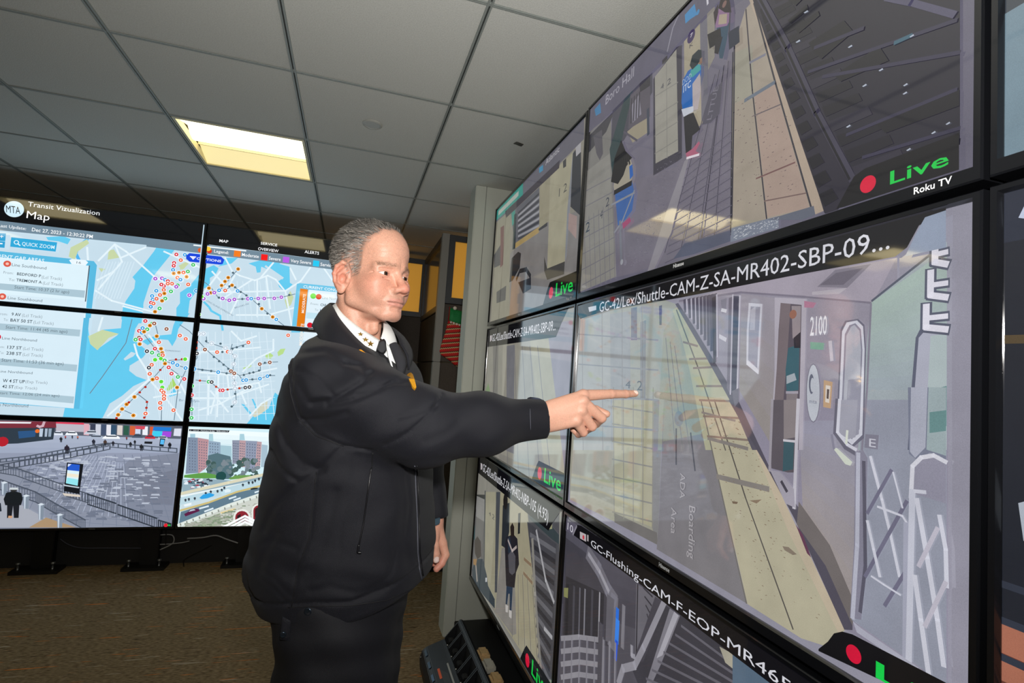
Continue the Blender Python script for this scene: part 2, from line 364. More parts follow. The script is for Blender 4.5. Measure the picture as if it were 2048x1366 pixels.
class Pic:
    """picture on a screen plane; coordinates are (u, v) metres on that plane. kind 'x': plane x = RX, u = -y ; kind 'y': plane y = DV, u = x"""
    def __init__(s, kind, rect, plane):
        s.kind, s.rect, s.plane = kind, rect, plane; s.v = []; s.f = []; s.c = []; s.k = 0
    def uv(s, p):
        d = ray(*p)
        if s.kind == 'x':
            q = CP + d*(s.plane/d.x); return (-q.y, q.z)
        q = CP + d*(s.plane/d.y); return (q.x, q.z)
    def p3(s, u, v):
        e = s.k*STEP
        return (s.plane-e, -u, v) if s.kind == 'x' else (u, s.plane-e, v)
    def loc(s, u):
        # feature sizes on the receding monitor wall are noted at 1.3 m from the camera
        return max(0.25, min(1.8, -u/1.3)) if s.kind == 'x' else 1.0
    def raw(s, tris_uv, col):
        c = lin(col)
        for t in tris_uv:
            q = clip(list(t), *s.rect)
            if len(q) < 3: continue
            o = len(s.v); s.v += [s.p3(*x) for x in q]; s.f.append(tuple(range(o, o+len(q)))); s.c.append(c)
    def poly_uv(s, pts, col):
        s.k += 1
        q = clip(list(pts), *s.rect)
        if len(q) < 3: return
        if len(q) == 3: s.raw([q], col); return
        tr = geometry.tessellate_polygon([[Vector((a, b, 0)) for a, b in q]])
        s.raw([[q[i] for i in t] for t in tr], col)
    def poly(s, pts, col): s.poly_uv([s.uv(p) for p in pts], col)
    def fill(s, col):
        u0, u1, v0, v1 = s.rect; s.poly_uv([(u0, v0), (u1, v0), (u1, v1), (u0, v1)], col)
    def grad(s, pts, c0, c1, n=10):
        """quad a,b,c,d in pixels, colour from edge ab to edge dc"""
        a, b, c, d = [Vector(s.uv(p)) for p in pts]; s.k += 1
        A, B = np.array(lin(c0)), np.array(lin(c1))
        for i in range(n):
            t0, t1 = i/n, (i+1)/n; cc = A+(B-A)*(i+0.5)/n
            q = clip([tuple(a.lerp(d, t0)), tuple(b.lerp(c, t0)), tuple(b.lerp(c, t1)), tuple(a.lerp(d, t1))], *s.rect)
            if len(q) < 3: continue
            o = len(s.v); s.v += [s.p3(*x) for x in q]; s.f.append(tuple(range(o, o+len(q)))); s.c.append(tuple(cc))
    def line(s, pts, wd, col):
        """polyline in pixels, width in metres"""
        s.k += 1; q = [Vector(s.uv(p)) for p in pts]
        for a, b in zip(q, q[1:]):
            d = b-a
            if d.length < 1e-6: continue
            wd_ = wd*s.loc((a.x+b.x)/2); d.normalize(); n = Vector((-d.y, d.x))*wd_/2; a2, b2 = a-d*wd_*0.3, b+d*wd_*0.3
            s.raw([[tuple(a2-n), tuple(b2-n), tuple(b2+n), tuple(a2+n)]], col)
    def disc(s, p, r, col, n=12, sy=1):
        u, v = s.uv(p); s.k += 1; r = r*s.loc(u)
        s.raw([[(u+r*math.cos(2*math.pi*i/n), v+sy*r*math.sin(2*math.pi*i/n)) for i in range(n)]], col)
    def text(s, txt, p, col, p_end=None, h=None, bold=False, rot=0, shear=0):
        """p: left end of the baseline; width set by p_end or the letter height h (metres)"""
        vs, fs = text_mesh(txt, bold); s.k += 1
        u, v = s.uv(p); x0 = min(a for a, _ in vs); x1 = max(a for a, _ in vs)
        if p_end is not None:
            ue, ve = s.uv(p_end); wd = math.hypot(ue-u, ve-v); sx = wd/(x1-x0)
        if h is not None: sz = h/0.70
        else: sz = sx
        if p_end is None: sx = sz
        cr, sr = math.cos(rot), math.sin(rot)
        def T(a, b):
            a, b = (a-x0)*sx+shear*b*sz, b*sz
            return (u+a*cr-b*sr, v+a*sr+b*cr)
        pts = [T(a, b) for a, b in vs]
        s.raw([[pts[i] for i in f] for f in fs], col)
    def speckle(s, pts, col, n, r0, r1, asp=1.0):
        """scatter n small flecks in a pixel quad"""
        a, b, c, d = [Vector(s.uv(p)) for p in pts]; s.k += 1
        for _ in range(n):
            t, w_ = random.random(), random.random(); q = a.lerp(b, t).lerp(d.lerp(c, t), w_); r = random.uniform(r0, r1)*s.loc(q.x)**1.3*(0.6 if s.kind == 'x' else 1)
            s.raw([[(q.x-r*asp, q.y-r*0.4), (q.x+r*asp, q.y-r*0.5), (q.x+r*asp*0.8, q.y+r*0.5), (q.x-r*asp*0.9, q.y+r*0.4)]], col)
    def build(s, name, m, parent):
        me = bpy.data.meshes.new(name); me.from_pydata(s.v, [], s.f)
        at = me.color_attributes.new('Col', 'FLOAT_COLOR', 'CORNER')
        arr = np.ones((len(me.loops), 4), np.float32); i = 0
        for fc, c in zip(s.f, s.c):
            arr[i:i+len(fc), :3] = c; i += len(fc)
        at.data.foreach_set('color', arr.ravel()); me.materials.append(m); me.update()
        # make every piece face the room
        bm = bmesh.new(); bm.from_mesh(me); want = Vector((-1, 0, 0)) if s.kind == 'x' else Vector((0, -1, 0))
        bmesh.ops.reverse_faces(bm, faces=[f for f in bm.faces if f.normal.dot(want) < 0]); bm.to_mesh(me); bm.free()
        return link(name, me, parent)
M_bez = mat('bezel_black', '0b0b0d', 0.22, spec=0.6)
M_bezf = mat('bezel_front', '121316', 0.16, spec=0.7, coat=0.4)
M_back = mat('tv_back', '0e0e0f', 0.6)
def monitor(kind, u0, u1, v0, v1, plane, bz, label, group, name, depth=0.065, lip=0.006):
    """bz = (left, right, bottom, top) bezel widths. The picture sits 'lip' behind the front plane."""
    L_, R_, B_, T_ = bz
    def P(u, v, d): return (plane+d, -u, v) if kind == 'x' else (u, plane+d, v)
    t = thing(name, label, 'monitor', P((u0+u1)/2, v0, depth/2), group)
    iu0, iu1, iv0, iv1 = u0+L_, u1-R_, v0+B_, v1-T_
    # bevelled bezel ring: outer side, rounded edge, front face, inner slope down to the picture
    rings = [(u0, u1, v0, v1, depth*0.6), (u0, u1, v0, v1, 0.003), (u0+0.002, u1-0.002, v0+0.002, v1-0.002, 0.0),
             (iu0-0.003, iu1+0.003, iv0-0.003, iv1+0.003, 0.0), (iu0, iu1, iv0, iv1, lip), (iu0, iu1, iv0, iv1, lip+0.004)]
    mb = MB(); vs = []
    for a, b, c, d, e in rings: vs += [P(a, c, e), P(b, c, e), P(b, d, e), P(a, d, e)]
    fs = [(r*4+i, r*4+(i+1) % 4, (r+1)*4+(i+1) % 4, (r+1)*4+i) for r in range(len(rings)-1) for i in range(4)]
    mb.add(vs, fs).build('bezel', M_bezf, t)
    a = P(u0+0.004, v0+0.004, depth*0.6); b = P(u1-0.004, v1-0.004, depth)
    MB().box(min(a[0], b[0]), max(a[0], b[0]), min(a[1], b[1]), max(a[1], b[1]), min(a[2], b[2]), max(a[2], b[2])).build('back_housing', M_back, t, bevel=0.004)
    a = P(iu0-0.001, iv0-0.001, lip+0.002); b = P(iu1+0.001, iv1+0.001, lip+0.008)
    sc = MB().box(min(a[0], b[0]), max(a[0], b[0]), min(a[1], b[1]), max(a[1], b[1]), min(a[2], b[2]), max(a[2], b[2])).build('screen', M_bez, t)
    return t, sc, Pic(kind, (iu0, iu1, iv0, iv1), plane+lip+0.0018)
# right-hand monitor wall -------------------------------------------------
YT = [2.9149, 1.6747, 0.4449, -0.785]; ZTV = [0.9624+1.42, 0.2762+1.42, -0.4211+1.42, -1.1110+1.42]
TV = {}
lab = {(0, 0): 'top far monitor beside the column showing a platform and the word Atlantic', (1, 0): 'top middle monitor showing a platform and the words Boro Hall', (2, 0): 'topmost monitor cut by the right edge of the photo',
       (0, 1): 'far monitor of the middle row behind the pointing sleeve', (1, 1): 'large central monitor showing the subway train at the platform', (2, 1): 'middle row monitor cut by the right edge of the photo, numbered 7',
       (0, 2): 'bottom far monitor showing a person with a backpack', (1, 2): 'bottom middle monitor showing an escalator'}
for (c, r), l in lab.items():
    if c == 2 and r == 2: continue
    u0, u1 = -YT[c]+0.003, -YT[c+1]-0.004; v0, v1 = ZTV[r+1]+0.006, ZTV[r]-0.006
    if (c, r) == (1, 0): v1 += 0.004
    TV[c, r] = monitor('x', u0, u1, v0, v1, RX, (0.012, 0.013, 0.022, 0.011), l, 'wall monitors showing camera feeds', 'wall_monitor')
# video wall ---------------------------------------------------------------
VX = -0.9686*KV; VZ = [0.8764*KV+1.42, 0.2325*KV+1.42, -0.4342*KV+1.42, -1.0925*KV+1.42]; VWID = 1.19
VW = {}
vl = {(0, 0): 'video wall panel with the round logo and Transit Vizualization Map title', (1, 0): 'video wall panel with the map legend and alerts menu', (0, 1): 'video wall panel with the list and the harbour map, middle row',
      (1, 1): 'video wall panel with the lower map, partly behind the man, middle row', (0, 2): 'video wall panel showing a plaza with crowd barriers', (1, 2): 'video wall panel showing a highway and apartment towers'}
for (c, r), l in vl.items():
    u0 = VX-VWID if c == 0 else VX; v0, v1 = VZ[r+1], VZ[r]
    VW[c, r] = monitor('y', u0+0.0015, u0+VWID-0.0015, v0+0.0015, v1-0.0015, DV, (0.017, 0.017, 0.016, 0.014), l, 'map video wall panels', 'video_wall_panel', depth=0.08, lip=0.003)
# ------------------------------------------------------------------ pictures on the video wall
def crop(ox, oy, s):
    return lambda *a: [(ox+x/s, oy+y/s) for x, y in a]
A1 = crop(0, 380, 4.876); A2 = crop(0, 600, 4.876); A3 = crop(360, 440, 6.21); A4 = crop(360, 640, 6.21); A5 = crop(0, 830, 5.535); A6 = crop(340, 840, 5.94)
def txt(pic, cr_, s, a, b, col, htop=None, **kw):
    """text between two crop points on the baseline; htop: crop y of the capital tops at the left end"""
    p, e = cr_(a)[0], cr_(b)[0]; h = None
    if htop is not None:
        t = cr_((a[0], htop))[0]; h = abs(pic.uv(t)[1]-pic.uv(p)[1])
    pic.text(s, p, col, p_end=e, h=h, **kw)
WAT, LAND, ROAD, PARK = '62c6ea', 'c3d9e6', 'dfeef5', 'c3d2a4'
MK = {'r': 'd8243c', 'o': 'e8603c', 'g': '1fbf5a', 'b': '1f9ae0', 'p': 'a33fd0', 'y': 'd98a1c', 'k': '27313f', 'l': '5fdc3a', 'n': '8a4a30', 'w': '9fb4c8'}
def drawmap(pc):
    pc.fill(LAND)
    # rivers and bay
    pc.poly(A1((1560, 500), (1760, 500), (1690, 600), (1560, 760), (1480, 860), (1445, 960), (1400, 1100), (1380, 1300), (1180, 1300), (1190, 1190), (1225, 1085), (1310, 960), (1320, 885), (1292, 850), (1400, 730), (1500, 600)), WAT)
    pc.poly(A2((1200, 60), (1400, 60), (1375, 190), (1320, 280), (1300, 370), (1320, 400), (1440, 500), (1395, 560), (1265, 640), (1260, 690), (1330, 745), (1430, 780), (1300, 840), (1190, 935), (1070, 1010), (1000, 1150), (700, 1200), (600, 1200), (840, 120), (870, 350), (950, 480), (1150, 340), (1000, 290), (1180, 275)), WAT)
    pc.poly(A2((860, 350), (1000, 290), (1160, 330), (1060, 370), (950, 490), (880, 430)), PARK)
    pc.poly(A2((870, 200), (1000, 180), (1190, 190), (1180, 275), (1000, 290), (870, 350)), LAND)
    pc.poly(A2((1205, 575), (1280, 505), (1325, 520), (1300, 550), (1220, 590)), LAND)
    pc.poly(A2((1380, 400), (1480, 360), (1560, 345), (1670, 335), (1690, 250), (1740, 130), (1850, 130), (1740, 280), (1720, 380), (1680, 450), (1640, 390), (1540, 380), (1440, 440)), WAT)
    pc.poly(A1((1720, 1240), (1720, 1150), (1790, 1060), (1840, 950), (1920, 900), (2047, 800), (2047, 930), (1900, 1010), (1850, 1080), (1830, 1240)), WAT)
    pc.poly(A3((0, 900), (120, 820), (280, 620), (420, 560), (480, 600), (440, 680), (300, 760), (200, 880), (80, 940), (80, 1200), (0, 1210)), WAT)
    pc.poly(A3((560, 470), (720, 470), (640, 540), (470, 580), (520, 540)), WAT)
    pc.poly(A3((850, 540), (1000, 500), (1300, 520), (1180, 560), (1110, 620), (1010, 580), (1000, 650), (955, 655), (940, 580)), WAT)
    pc.poly(A3((1150, 520), (1360, 580), (1365, 780), (1400, 800), (1300, 890), (1230, 830), (1210, 770), (1280, 720), (1060, 570)), WAT)
    pc.poly(A3((1065, 560), (1290, 715), (1270, 740), (1050, 580)), LAND)
    pc.line(A3((300, 1020), (360, 1080), (390, 1130), (500, 1190), (530, 1366)), 0.014, WAT)
    pc.poly(A4((820, 1300), (960, 1130), (1100, 1100), (1180, 900), (1300, 1000), (1300, 1330), (820, 1340)), WAT)
    pc.poly(A4((760, 1040), (800, 1050), (890, 1160), (870, 1180)), WAT)
    pc.poly(A4((890, 980), (910, 980), (990, 1160), (970, 1180)), WAT)
    pc.poly(A4((900, 1190), (960, 1090), (1090, 1000), (1080, 1110), (1000, 1170), (930, 1210)), 'cfd0bc')
    pc.poly(A1((450, 460), (620, 450), (690, 480), (660, 530), (570, 500), (470, 490)), WAT)
    pc.line(A1((850, 480), (760, 560), (740, 620), (770, 680)), 0.018, '4fb2ea')
    # parks
    for q in (A1((690, 560), (850, 480), (870, 520), (760, 600), (730, 680), (670, 650)), A1((1060, 590), (1110, 580), (1165, 660), (1050, 680)), A1((960, 760), (1030, 770), (990, 800)), A1((1740, 740), (1830, 690), (1840, 720), (1780, 780)),
              A3((0, 560), (70, 520), (60, 600), (0, 620)), A3((1300, 1000), (1370, 880), (1410, 960), (1380, 1050), (1330, 1100)), A4((1060, 430), (1110, 400), (1160, 440), (1130, 480), (1065, 475)), A4((1210, 400), (1250, 360), (1310, 355), (1280, 420), (1220, 450)), A4((780, 600), (880, 540), (890, 580), (800, 615))):
        pc.poly(q, 'b4d88a' if q[0][0] > 480 and q[0][1] > 690 else PARK)
    pc.poly(A2((1625, 870), (1685, 760), (1720, 830), (1640, 890)), 'a6d26a'); pc.poly(A2((1640, 930), (1700, 860), (1730, 920), (1660, 945)), WAT)
    # roads
    for ln in (A1((960, 690), (1120, 530), (1230, 600), (1500, 840), (1700, 960)), A1((1120, 530), (1190, 700), (960, 970)), A1((930, 980), (1090, 1080), (1500, 1190)), A1((850, 560), (860, 700)), A1((950, 880), (1100, 800)), A1((1600, 600), (1960, 760)),
               A1((1180, 660), (1420, 560)), A2((1310, 430), (1340, 540), (1440, 700), (1450, 780), (1050, 1130)), A2((1200, 60), (1390, 110)), A2((1450, 340), (1560, 480)), A2((1460, 780), (1620, 960), (1780, 1180)), A2((1000, 170), (960, 300)), A2((1700, 700), (1880, 1050)), A2((1500, 950), (1760, 900)),
               A3((560, 470), (650, 640), (740, 690), (930, 750), (1090, 690), (1190, 740), (1310, 890)), A3((680, 690), (560, 900)), A3((960, 740), (960, 1200)), A3((1160, 530), (1000, 720)), A3((1310, 890), (1340, 1050), (1390, 1330)), A3((1310, 880), (1500, 760), (1620, 590)), A3((480, 900), (1300, 880)), A3((1130, 1170), (1420, 1090)),
               A3((700, 1180), (1130, 1180)), A3((1070, 700), (1120, 1100)), A3((760, 900), (620, 1180)), A3((500, 1000), (900, 740)), A3((300, 900), (500, 640)), A3((400, 640), (640, 900)), A3((1370, 600), (1440, 740)), A3((1780, 590), (1900, 760)),
               A4((230, 400), (560, 380), (1000, 340)), A4((780, 640), (950, 480), (1160, 380), (1160, 240)), A4((240, 650), (740, 690), (1200, 600)), A4((160, 970), (600, 970), (1100, 800)), A4((360, 700), (350, 1180)), A4((480, 640), (460, 1200)), A4((230, 1120), (500, 1040), (900, 820)), A4((380, 880), (600, 1140)), A4((640, 140), (760, 260), (950, 200)), A4((870, 1190), (1010, 1040), (1130, 970)), A4((520, 860), (980, 780), (1010, 900)), A4((380, 1160), (480, 800)), A4((590, 700), (620, 980)), A4((760, 900), (820, 1040))):
        pc.line(ln, 0.011, ROAD)
    for k in range(10):
        a, b = A2((1460+22*k, 560), (1560+16*k, 1160)); pc.line([a, b], 0.003, 'd3e4ee')
        a, b = A4((260+90*k, 150), (230+105*k, 1240)); pc.line([a, b], 0.004, 'd5e6f0')
        a, b = A4((200, 330+95*k), (1180, 260+100*k)); pc.line([a, b], 0.003, 'd5e6f0')
        a, b = A3((500+70*k, 760), (520+75*k, 1240)); pc.line([a, b], 0.003, 'd3e6f0')
        a, b = A1((1040+30*k, 700), (900+30*k, 1060)); pc.line([a, b], 0.003, 'd2e4ef')
    # subway routes
    for ln in (A2((1620, 620), (1490, 770), (1310, 950), (1150, 1120)), A2((1350, 920), (1440, 990), (1420, 1140)), A2((1200, 1070), (1310, 1120)), A2((1650, 590), (1820, 580)), A2((1620, 600), (1820, 665), (2040, 690)), A2((1820, 670), (1740, 850), (1700, 1170)), A2((1650, 660), (1800, 770)), A2((1410, 340), (1520, 480), (1590, 540)), A2((1520, 250), (1560, 410)), A2((1580, 1000), (1575, 1180)),
               A2((880, 910), (1000, 750), (1230, 420), (1290, 190)), A3((720, 615), (500, 870), (380, 930)), A3((240, 720), (380, 830), (480, 970), (620, 1000), (690, 985), (840, 980), (1270, 960), (1430, 920)), A3((560, 880), (650, 810), (840, 950), (890, 980), (1010, 1090), (1160, 1210), (1290, 1310)),
               A4((0, 60), (120, 140), (330, 370), (420, 450), (640, 630), (740, 690), (880, 660), (1000, 630), (1000, 550), (1120, 525), (1215, 520)), A4((180, 600), (480, 645), (650, 670)), A4((650, 300), (620, 400), (690, 450), (660, 600), (690, 850), (700, 1010), (650, 1080)), A4((330, 210), (335, 280), (400, 295), (570, 350), (640, 400), (660, 350), (850, 290)),
               A4((740, 690), (780, 750), (830, 745), (1000, 730), (1090, 690), (1180, 690)), A4((200, 745), (370, 765), (510, 870), (690, 855), (830, 835)), A4((220, 200), (215, 470), (200, 490)), A4((155, 750), (150, 1210))):
        pc.line(ln, 0.005, '6d8494')
    def marks(cr_, lst):
        for ch, x, y in lst:
            p = cr_((x, y))[0]
            pc.disc(p, 0.0155, 'f2f6f8'); pc.disc(p, 0.0125, MK[ch])
            if ch not in 'lw': pc.disc(p, 0.005, 'fdf7ee' if ch not in 'y' else '7a3c10', n=8)
            if ch == 'w': pc.disc(p, 0.009, 'e6f0f8', n=8)
    marks(A1, [('r', 1722, 630), ('b', 1805, 634), ('o', 1765, 685), ('r', 1700, 712), ('r', 1696, 740), ('b', 1690, 780), ('g', 1890, 734), ('y', 1696, 815), ('y', 1748, 808), ('o', 1797, 808), ('g', 1840, 800), ('o', 1733, 856), ('y', 1826, 850), ('p', 1518, 866), ('p', 1583, 862), ('b', 1613, 877), ('r', 1640, 890), ('b', 1766, 880), ('o', 1680, 915), ('r', 1600, 938), ('g', 1735, 930), ('o', 1840, 925), ('p', 1722, 945), ('b', 1528, 984), ('o', 1600, 975), ('g', 1670, 990), ('y', 1606, 1010), ('o', 1564, 1025), ('b', 1487, 1035), ('b', 1493, 1070), ('o', 1530, 1062), ('g', 1615, 1060), ('y', 1584, 1082), ('r', 1478, 1100), ('o', 1500, 1108), ('b', 1474, 1140), ('g', 1560, 1156), ('y', 1516, 1188), ('p', 1852, 1028), ('b', 1915, 985), ('o', 1640, 915), ('r', 1578, 924)])
    marks(A2, [('r', 1422, 206), ('g', 1490, 230), ('n', 1508, 230), ('y', 1466, 250), ('b', 1395, 275), ('g', 1440, 287), ('n', 1628, 284), ('r', 1362, 302), ('b', 1390, 320), ('y', 1410, 310), ('n', 1362, 368), ('r', 1376, 385), ('g', 1328, 387), ('y', 1367, 430), ('y', 1533, 354), ('o', 1555, 412), ('r', 1516, 475), ('y', 1575, 476), ('k', 1438, 500), ('g', 1488, 514), ('y', 1587, 515), ('g', 1555, 538), ('o', 1592, 538), ('l', 1574, 572), ('l', 1518, 583), ('g', 1610, 590), ('y', 1614, 620), ('o', 1485, 632), ('k', 1458, 660), ('r', 1650, 657), ('b', 1690, 612), ('b', 1734, 635), ('b', 1818, 663), ('l', 1814, 577), ('o', 1466, 720), ('r', 1678, 718), ('o', 1535, 763), ('y', 1494, 775), ('g', 1740, 750), ('r', 1802, 770), ('l', 1578, 796), ('l', 1588, 852), ('y', 1732, 852), ('o', 1580, 880), ('o', 1600, 900), ('o', 1606, 935), ('o', 1605, 963), ('y', 1318, 944), ('y', 1242, 1016), ('o', 1568, 1002), ('y', 1198, 1062), ('o', 1568, 1054), ('y', 1160, 1118), ('y', 1308, 1124), ('o', 1426, 1106), ('o', 1698, 1073), ('o', 1762, 348), ('o', 1818, 380)])
    for x, y in ((1425, 848), (1370, 900), (1265, 997), (1440, 993), (1435, 1050), (1415, 1145), (1722, 580), (1780, 578), (1570, 682), (1145, 1150)): pc.disc(A2((x, y))[0], 0.008, 'b02a1c', 8)
    marks(A3, [('y', 727, 613), ('y', 604, 719), ('y', 565, 767), ('y', 523, 817), ('y', 652, 814), ('y', 366, 850), ('b', 492, 877), ('o', 567, 879), ('b', 722, 885), ('y', 388, 908), ('p', 432, 905), ('p', 349, 922), ('p', 300, 980), ('p', 536, 978), ('p', 618, 1000), ('p', 681, 990), ('p', 848, 982), ('b', 890, 980), ('p', 976, 978), ('p', 1050, 978), ('p', 1175, 976), ('p', 1262, 962), ('y', 1020, 1105), ('y', 1155, 1207), ('b', 1200, 1237), ('g', 172, 562), ('g', 106, 645), ('o', 52, 657), ('y', 90, 710), ('b', 14, 745), ('o', 110, 805), ('p', 125, 938), ('l', 240, 1175), ('l', 275, 955)])
    for x, y in ((620, 828), (690, 840), (665, 660), (760, 898), (780, 985), (985, 1047), (1090, 1165), (830, 940), (1360, 935), (490, 968)): pc.disc(A3((x, y))[0], 0.008, '4f6672', 8)
    marks(A4, [('o', 80, 237), ('o', 8, 195), ('n', 318, 368), ('o', 468, 400), ('o', 855, 280), ('o', 600, 395), ('w', 630, 400), ('w', 572, 350), ('w', 400, 292), ('w', 300, 172), ('w', 240, 172), ('w', 688, 450), ('w', 672, 548), ('k', 218, 416), ('l', 73, 487), ('b', 188, 608), ('b', 482, 647), ('n', 640, 635), ('n', 680, 662), ('w', 673, 712), ('w', 682, 785), ('w', 690, 848), ('w', 686, 1018), ('n', 996, 548), ('n', 1120, 527), ('b', 790, 748), ('b', 828, 745), ('b', 998, 728), ('b', 1090, 697), ('g', 365, 766), ('k', 402, 770), ('r', 510, 872), ('r', 538, 872), ('k', 818, 838), ('k', 868, 832), ('g', 160, 818), ('r', 156, 931), ('g', 154, 1106), ('g', 153, 1212), ('o', 1347, 192), ('b', 80, 597)])
    for x, y in ((288, 620), (396, 633), (587, 662), (430, 460), (495, 512), (550, 556), (608, 606), (800, 682), (870, 660), (918, 650), (988, 628), (905, 737), (1060, 532), (1125, 685), (535, 398), (660, 357), (713, 340), (790, 325), (693, 915), (650, 1072), (512, 296), (335, 265)): pc.disc(A4((x, y))[0], 0.008, '4f6672', 8)
    for x, y in ((258, 752), (458, 828), (600, 862), (745, 846), (218, 278), (214, 350)): pc.disc(A4((x, y))[0], 0.008, 'c23a20', 8)
    txt(pc, A2, 'EXPRESSWAY', (1622, 500), (1770, 500), '6d8090', 485); txt(pc, A2, 'Bro oklyn', (1755, 985), (1950, 990), '7d93a6', 962)
    txt(pc, A3, 'LONG ISLAND EXPRESSWAY', (330, 1010), (680, 1180), '6d8090', 990, rot=-0.47); txt(pc, A3, 'BROOKLYN', (690, 1105), (850, 1030), '6d8090', 1085, rot=0.42)
    # left list panel
    P_ = lambda *a: pc.poly(*a)
    P_(A1((-60, 595), (930, 700), (960, 740), (900, 1250), (-60, 1250)), '58b6dc'); P_(A2((-60, -40), (900, 60), (790, 1060), (-60, 1000)), '58b6dc')
    P_(A1((-60, 655), (890, 745), (848, 1250), (-60, 1250)), 'd9edf6'); P_(A2((-60, -60), (850, 10), (735, 1055), (-60, 990)), 'd3e7f2')
    P_(A1((-60, 650), (22, 652), (8, 790), (-60, 790)), 'd8141c')
    P_(A1((-60, 908), (845, 985), (838, 1055), (-60, 968)), 'a9c3d0')
    for y0, y1, xr in ((230, 280, 800), (570, 630, 770), (878, 935, 740)):
        P_(A2((-60, y0-6), (xr, y0+62), (xr-8, y0+128), (-60, y0+58)), 'a9c3d0')
    P_(A1((690, 690), (720, 678), (850, 690), (875, 712), (850, 742), (715, 728)), 'e6f2f8'); txt(pc, A1, '16', (762, 722), (805, 726), '50606c', 700)
    txt(pc, A1, 'CURRENT GAP AREAS', (-120, 655), (450, 690), 'e6f4fa', 618, bold=True)
    P_(A1((130, 468), (575, 518), (560, 608), (120, 560)), '2fa6d6'); txt(pc, A1, 'QUICK ZOOM', (232, 548), (548, 580), 'd6eef8', 512, bold=True)
    pc.disc(A1((180, 518))[0], 0.014, 'd6eef8'); pc.disc(A1((180, 518))[0], 0.009, '2fa6d6'); pc.line(A1((192, 530), (215, 548)), 0.007, 'd6eef8')
    P_(A1((-60, 425), (80, 432), (65, 572), (-60, 560)), '2f9fd0'); txt(pc, A1, '+', (18, 480), (52, 482), 'ffffff'); pc.line(A1((8, 528), (42, 531)), 0.007, 'ffffff'); pc.line(A1((-60, 500), (70, 508)), 0.003, 'a8d8ee')
    G_, D_, DK = '8d9ba4', '8d9ba4', '33424c'
    for cr_, rows in ((A1, [('Line Southbound', 135, 748, 470, 780, 718), ('Start Time: 10:37 (2 hr ago)', 160, 965, 690, 1010, 935), ('Line Southbound', 95, 1068, 430, 1092, 1040)]),
                      (A2, [('Start Time: 11:44 (45 min ago)', 75, 280, 672, 325, 250), ('Line Northbound', 40, 385, 378, 405, 358), ('Start Time: 11:53 (36 min ago)', 35, 600, 635, 640, 568), ('Line Northbound', 5, 705, 335, 725, 680), ('Start Time: 12:06 (24 min ago)', 0, 915, 595, 950, 890), ('Line Northbound', -50, 1030, 295, 1040, 1000)])):
        for t_, x0, y0, x1, y1, yt in rows: txt(pc, cr_, t_, (x0, y0), (x1, y1), '5f6f79', yt)
    for cr_, rows in ((A1, [('From:', 55, 820, 150, 828, 795, G_), ('BEDFORD P', 185, 835, 418, 858, 808, DK), ('(Lcl Track)', 425, 868, 620, 885, 838, G_), ('To:', 105, 890, 165, 896, 865, G_), ('TREMONT A', 178, 895, 425, 918, 868, DK), ('(Lcl Track)', 435, 925, 630, 942, 895, G_)]),
                      (A2, [('From:', 5, 148, 95, 155, 122, G_), ('9 AV', 133, 155, 222, 163, 125, DK), ('(Lcl Track)', 235, 165, 430, 180, 135, G_), ('To:', 55, 205, 100, 210, 180, G_), ('BAY 50 ST', 122, 212, 335, 228, 182, DK), ('(Lcl Track)', 345, 232, 540, 250, 202, G_),
                            ('From:', -30, 465, 65, 470, 440, G_), ('137 ST', 92, 475, 232, 485, 445, DK), ('(Lcl Track)', 245, 487, 440, 500, 458, G_), ('To:', 8, 525, 60, 530, 500, G_), ('238 ST', 82, 532, 230, 542, 502, DK), ('(Lcl Track)', 240, 545, 435, 560, 515, G_),
                            ('W 4 ST UP', 48, 800, 262, 812, 768, DK), ('(Exp Track)', 268, 808, 480, 822, 780, G_), ('To:', -30, 850, 20, 852, 826, G_), ('42 ST', 42, 855, 155, 862, 826, DK), ('(Exp Track)', 162, 862, 380, 876, 835, G_)])):
        for t_, x0, y0, x1, y1, yt, c_ in rows: txt(pc, cr_, t_, (x0, y0), (x1, y1), c_, yt, bold=(c_ == DK))
    for p in (A1((93, 726))[0], A1((45, 1043))[0]):
        pc.disc(p, 0.020, 'd85a48', 14); pc.disc(p, 0.009, 'f2c0b4', 8)
    pc.disc(A2((-5, 362))[0], 0.020, 'd02038', 14)
    pc.line(A1((888, 745), (850, 1090)), 0.006, '4c5a64')
    # right congestion panel
    P_(A3((1455, 800), (1490, 790), (2600, 900), (2600, 1400), (1385, 1400)), '6cc2e4'); P_(A3((1600, 870), (2600, 960), (2600, 1500), (1530, 1500)), 'dcecf5')
    P_(A3((1497, 856), (1592, 868), (1545, 1345), (1450, 1335)), 'e07a12')
    txt(pc, A3, 'CURRENT CONGESTION', (1535, 848), (2130, 905), 'f4fafc', 815, bold=True)
    txt(pc, A3, 'MODERATE', (1545, 1160), (1545, 925), 'f6efe4', None, bold=True, rot=1.57); 
    txt(pc, A3, 'MODERATE', (1520, 1560), (1520, 1290), 'f6efe4', None, bold=True, rot=1.57)
    pc.disc(A3((1657, 950))[0], 0.02, '5fd84a', 14); pc.disc(A3((1725, 958))[0], 0.02, 'd2381e', 14); pc.disc(A3((1617, 1310))[0], 0.02, 'd2182e', 14)
    txt(pc, A3, 'Line Northbound', (1768, 985), (2080, 1015), '9fb0ba', 950); txt(pc, A3, 'From:', (1625, 1055), (1720, 1065), '8fa0aa', 1030); txt(pc, A3, 'CHURCH AV', (1745, 1072), (1990, 1095), '2d4f60', 1040, bold=True)
    txt(pc, A3, 'To:', (1675, 1130), (1720, 1135), '8fa0aa', 1105); txt(pc, A3, 'HOYT ST', (1740, 1140), (1900, 1155), '2d4f60', 1108, bold=True)
    P_(A3((1575, 1150), (2600, 1240), (2600, 1310), (1570, 1225)), 'bfdfec')
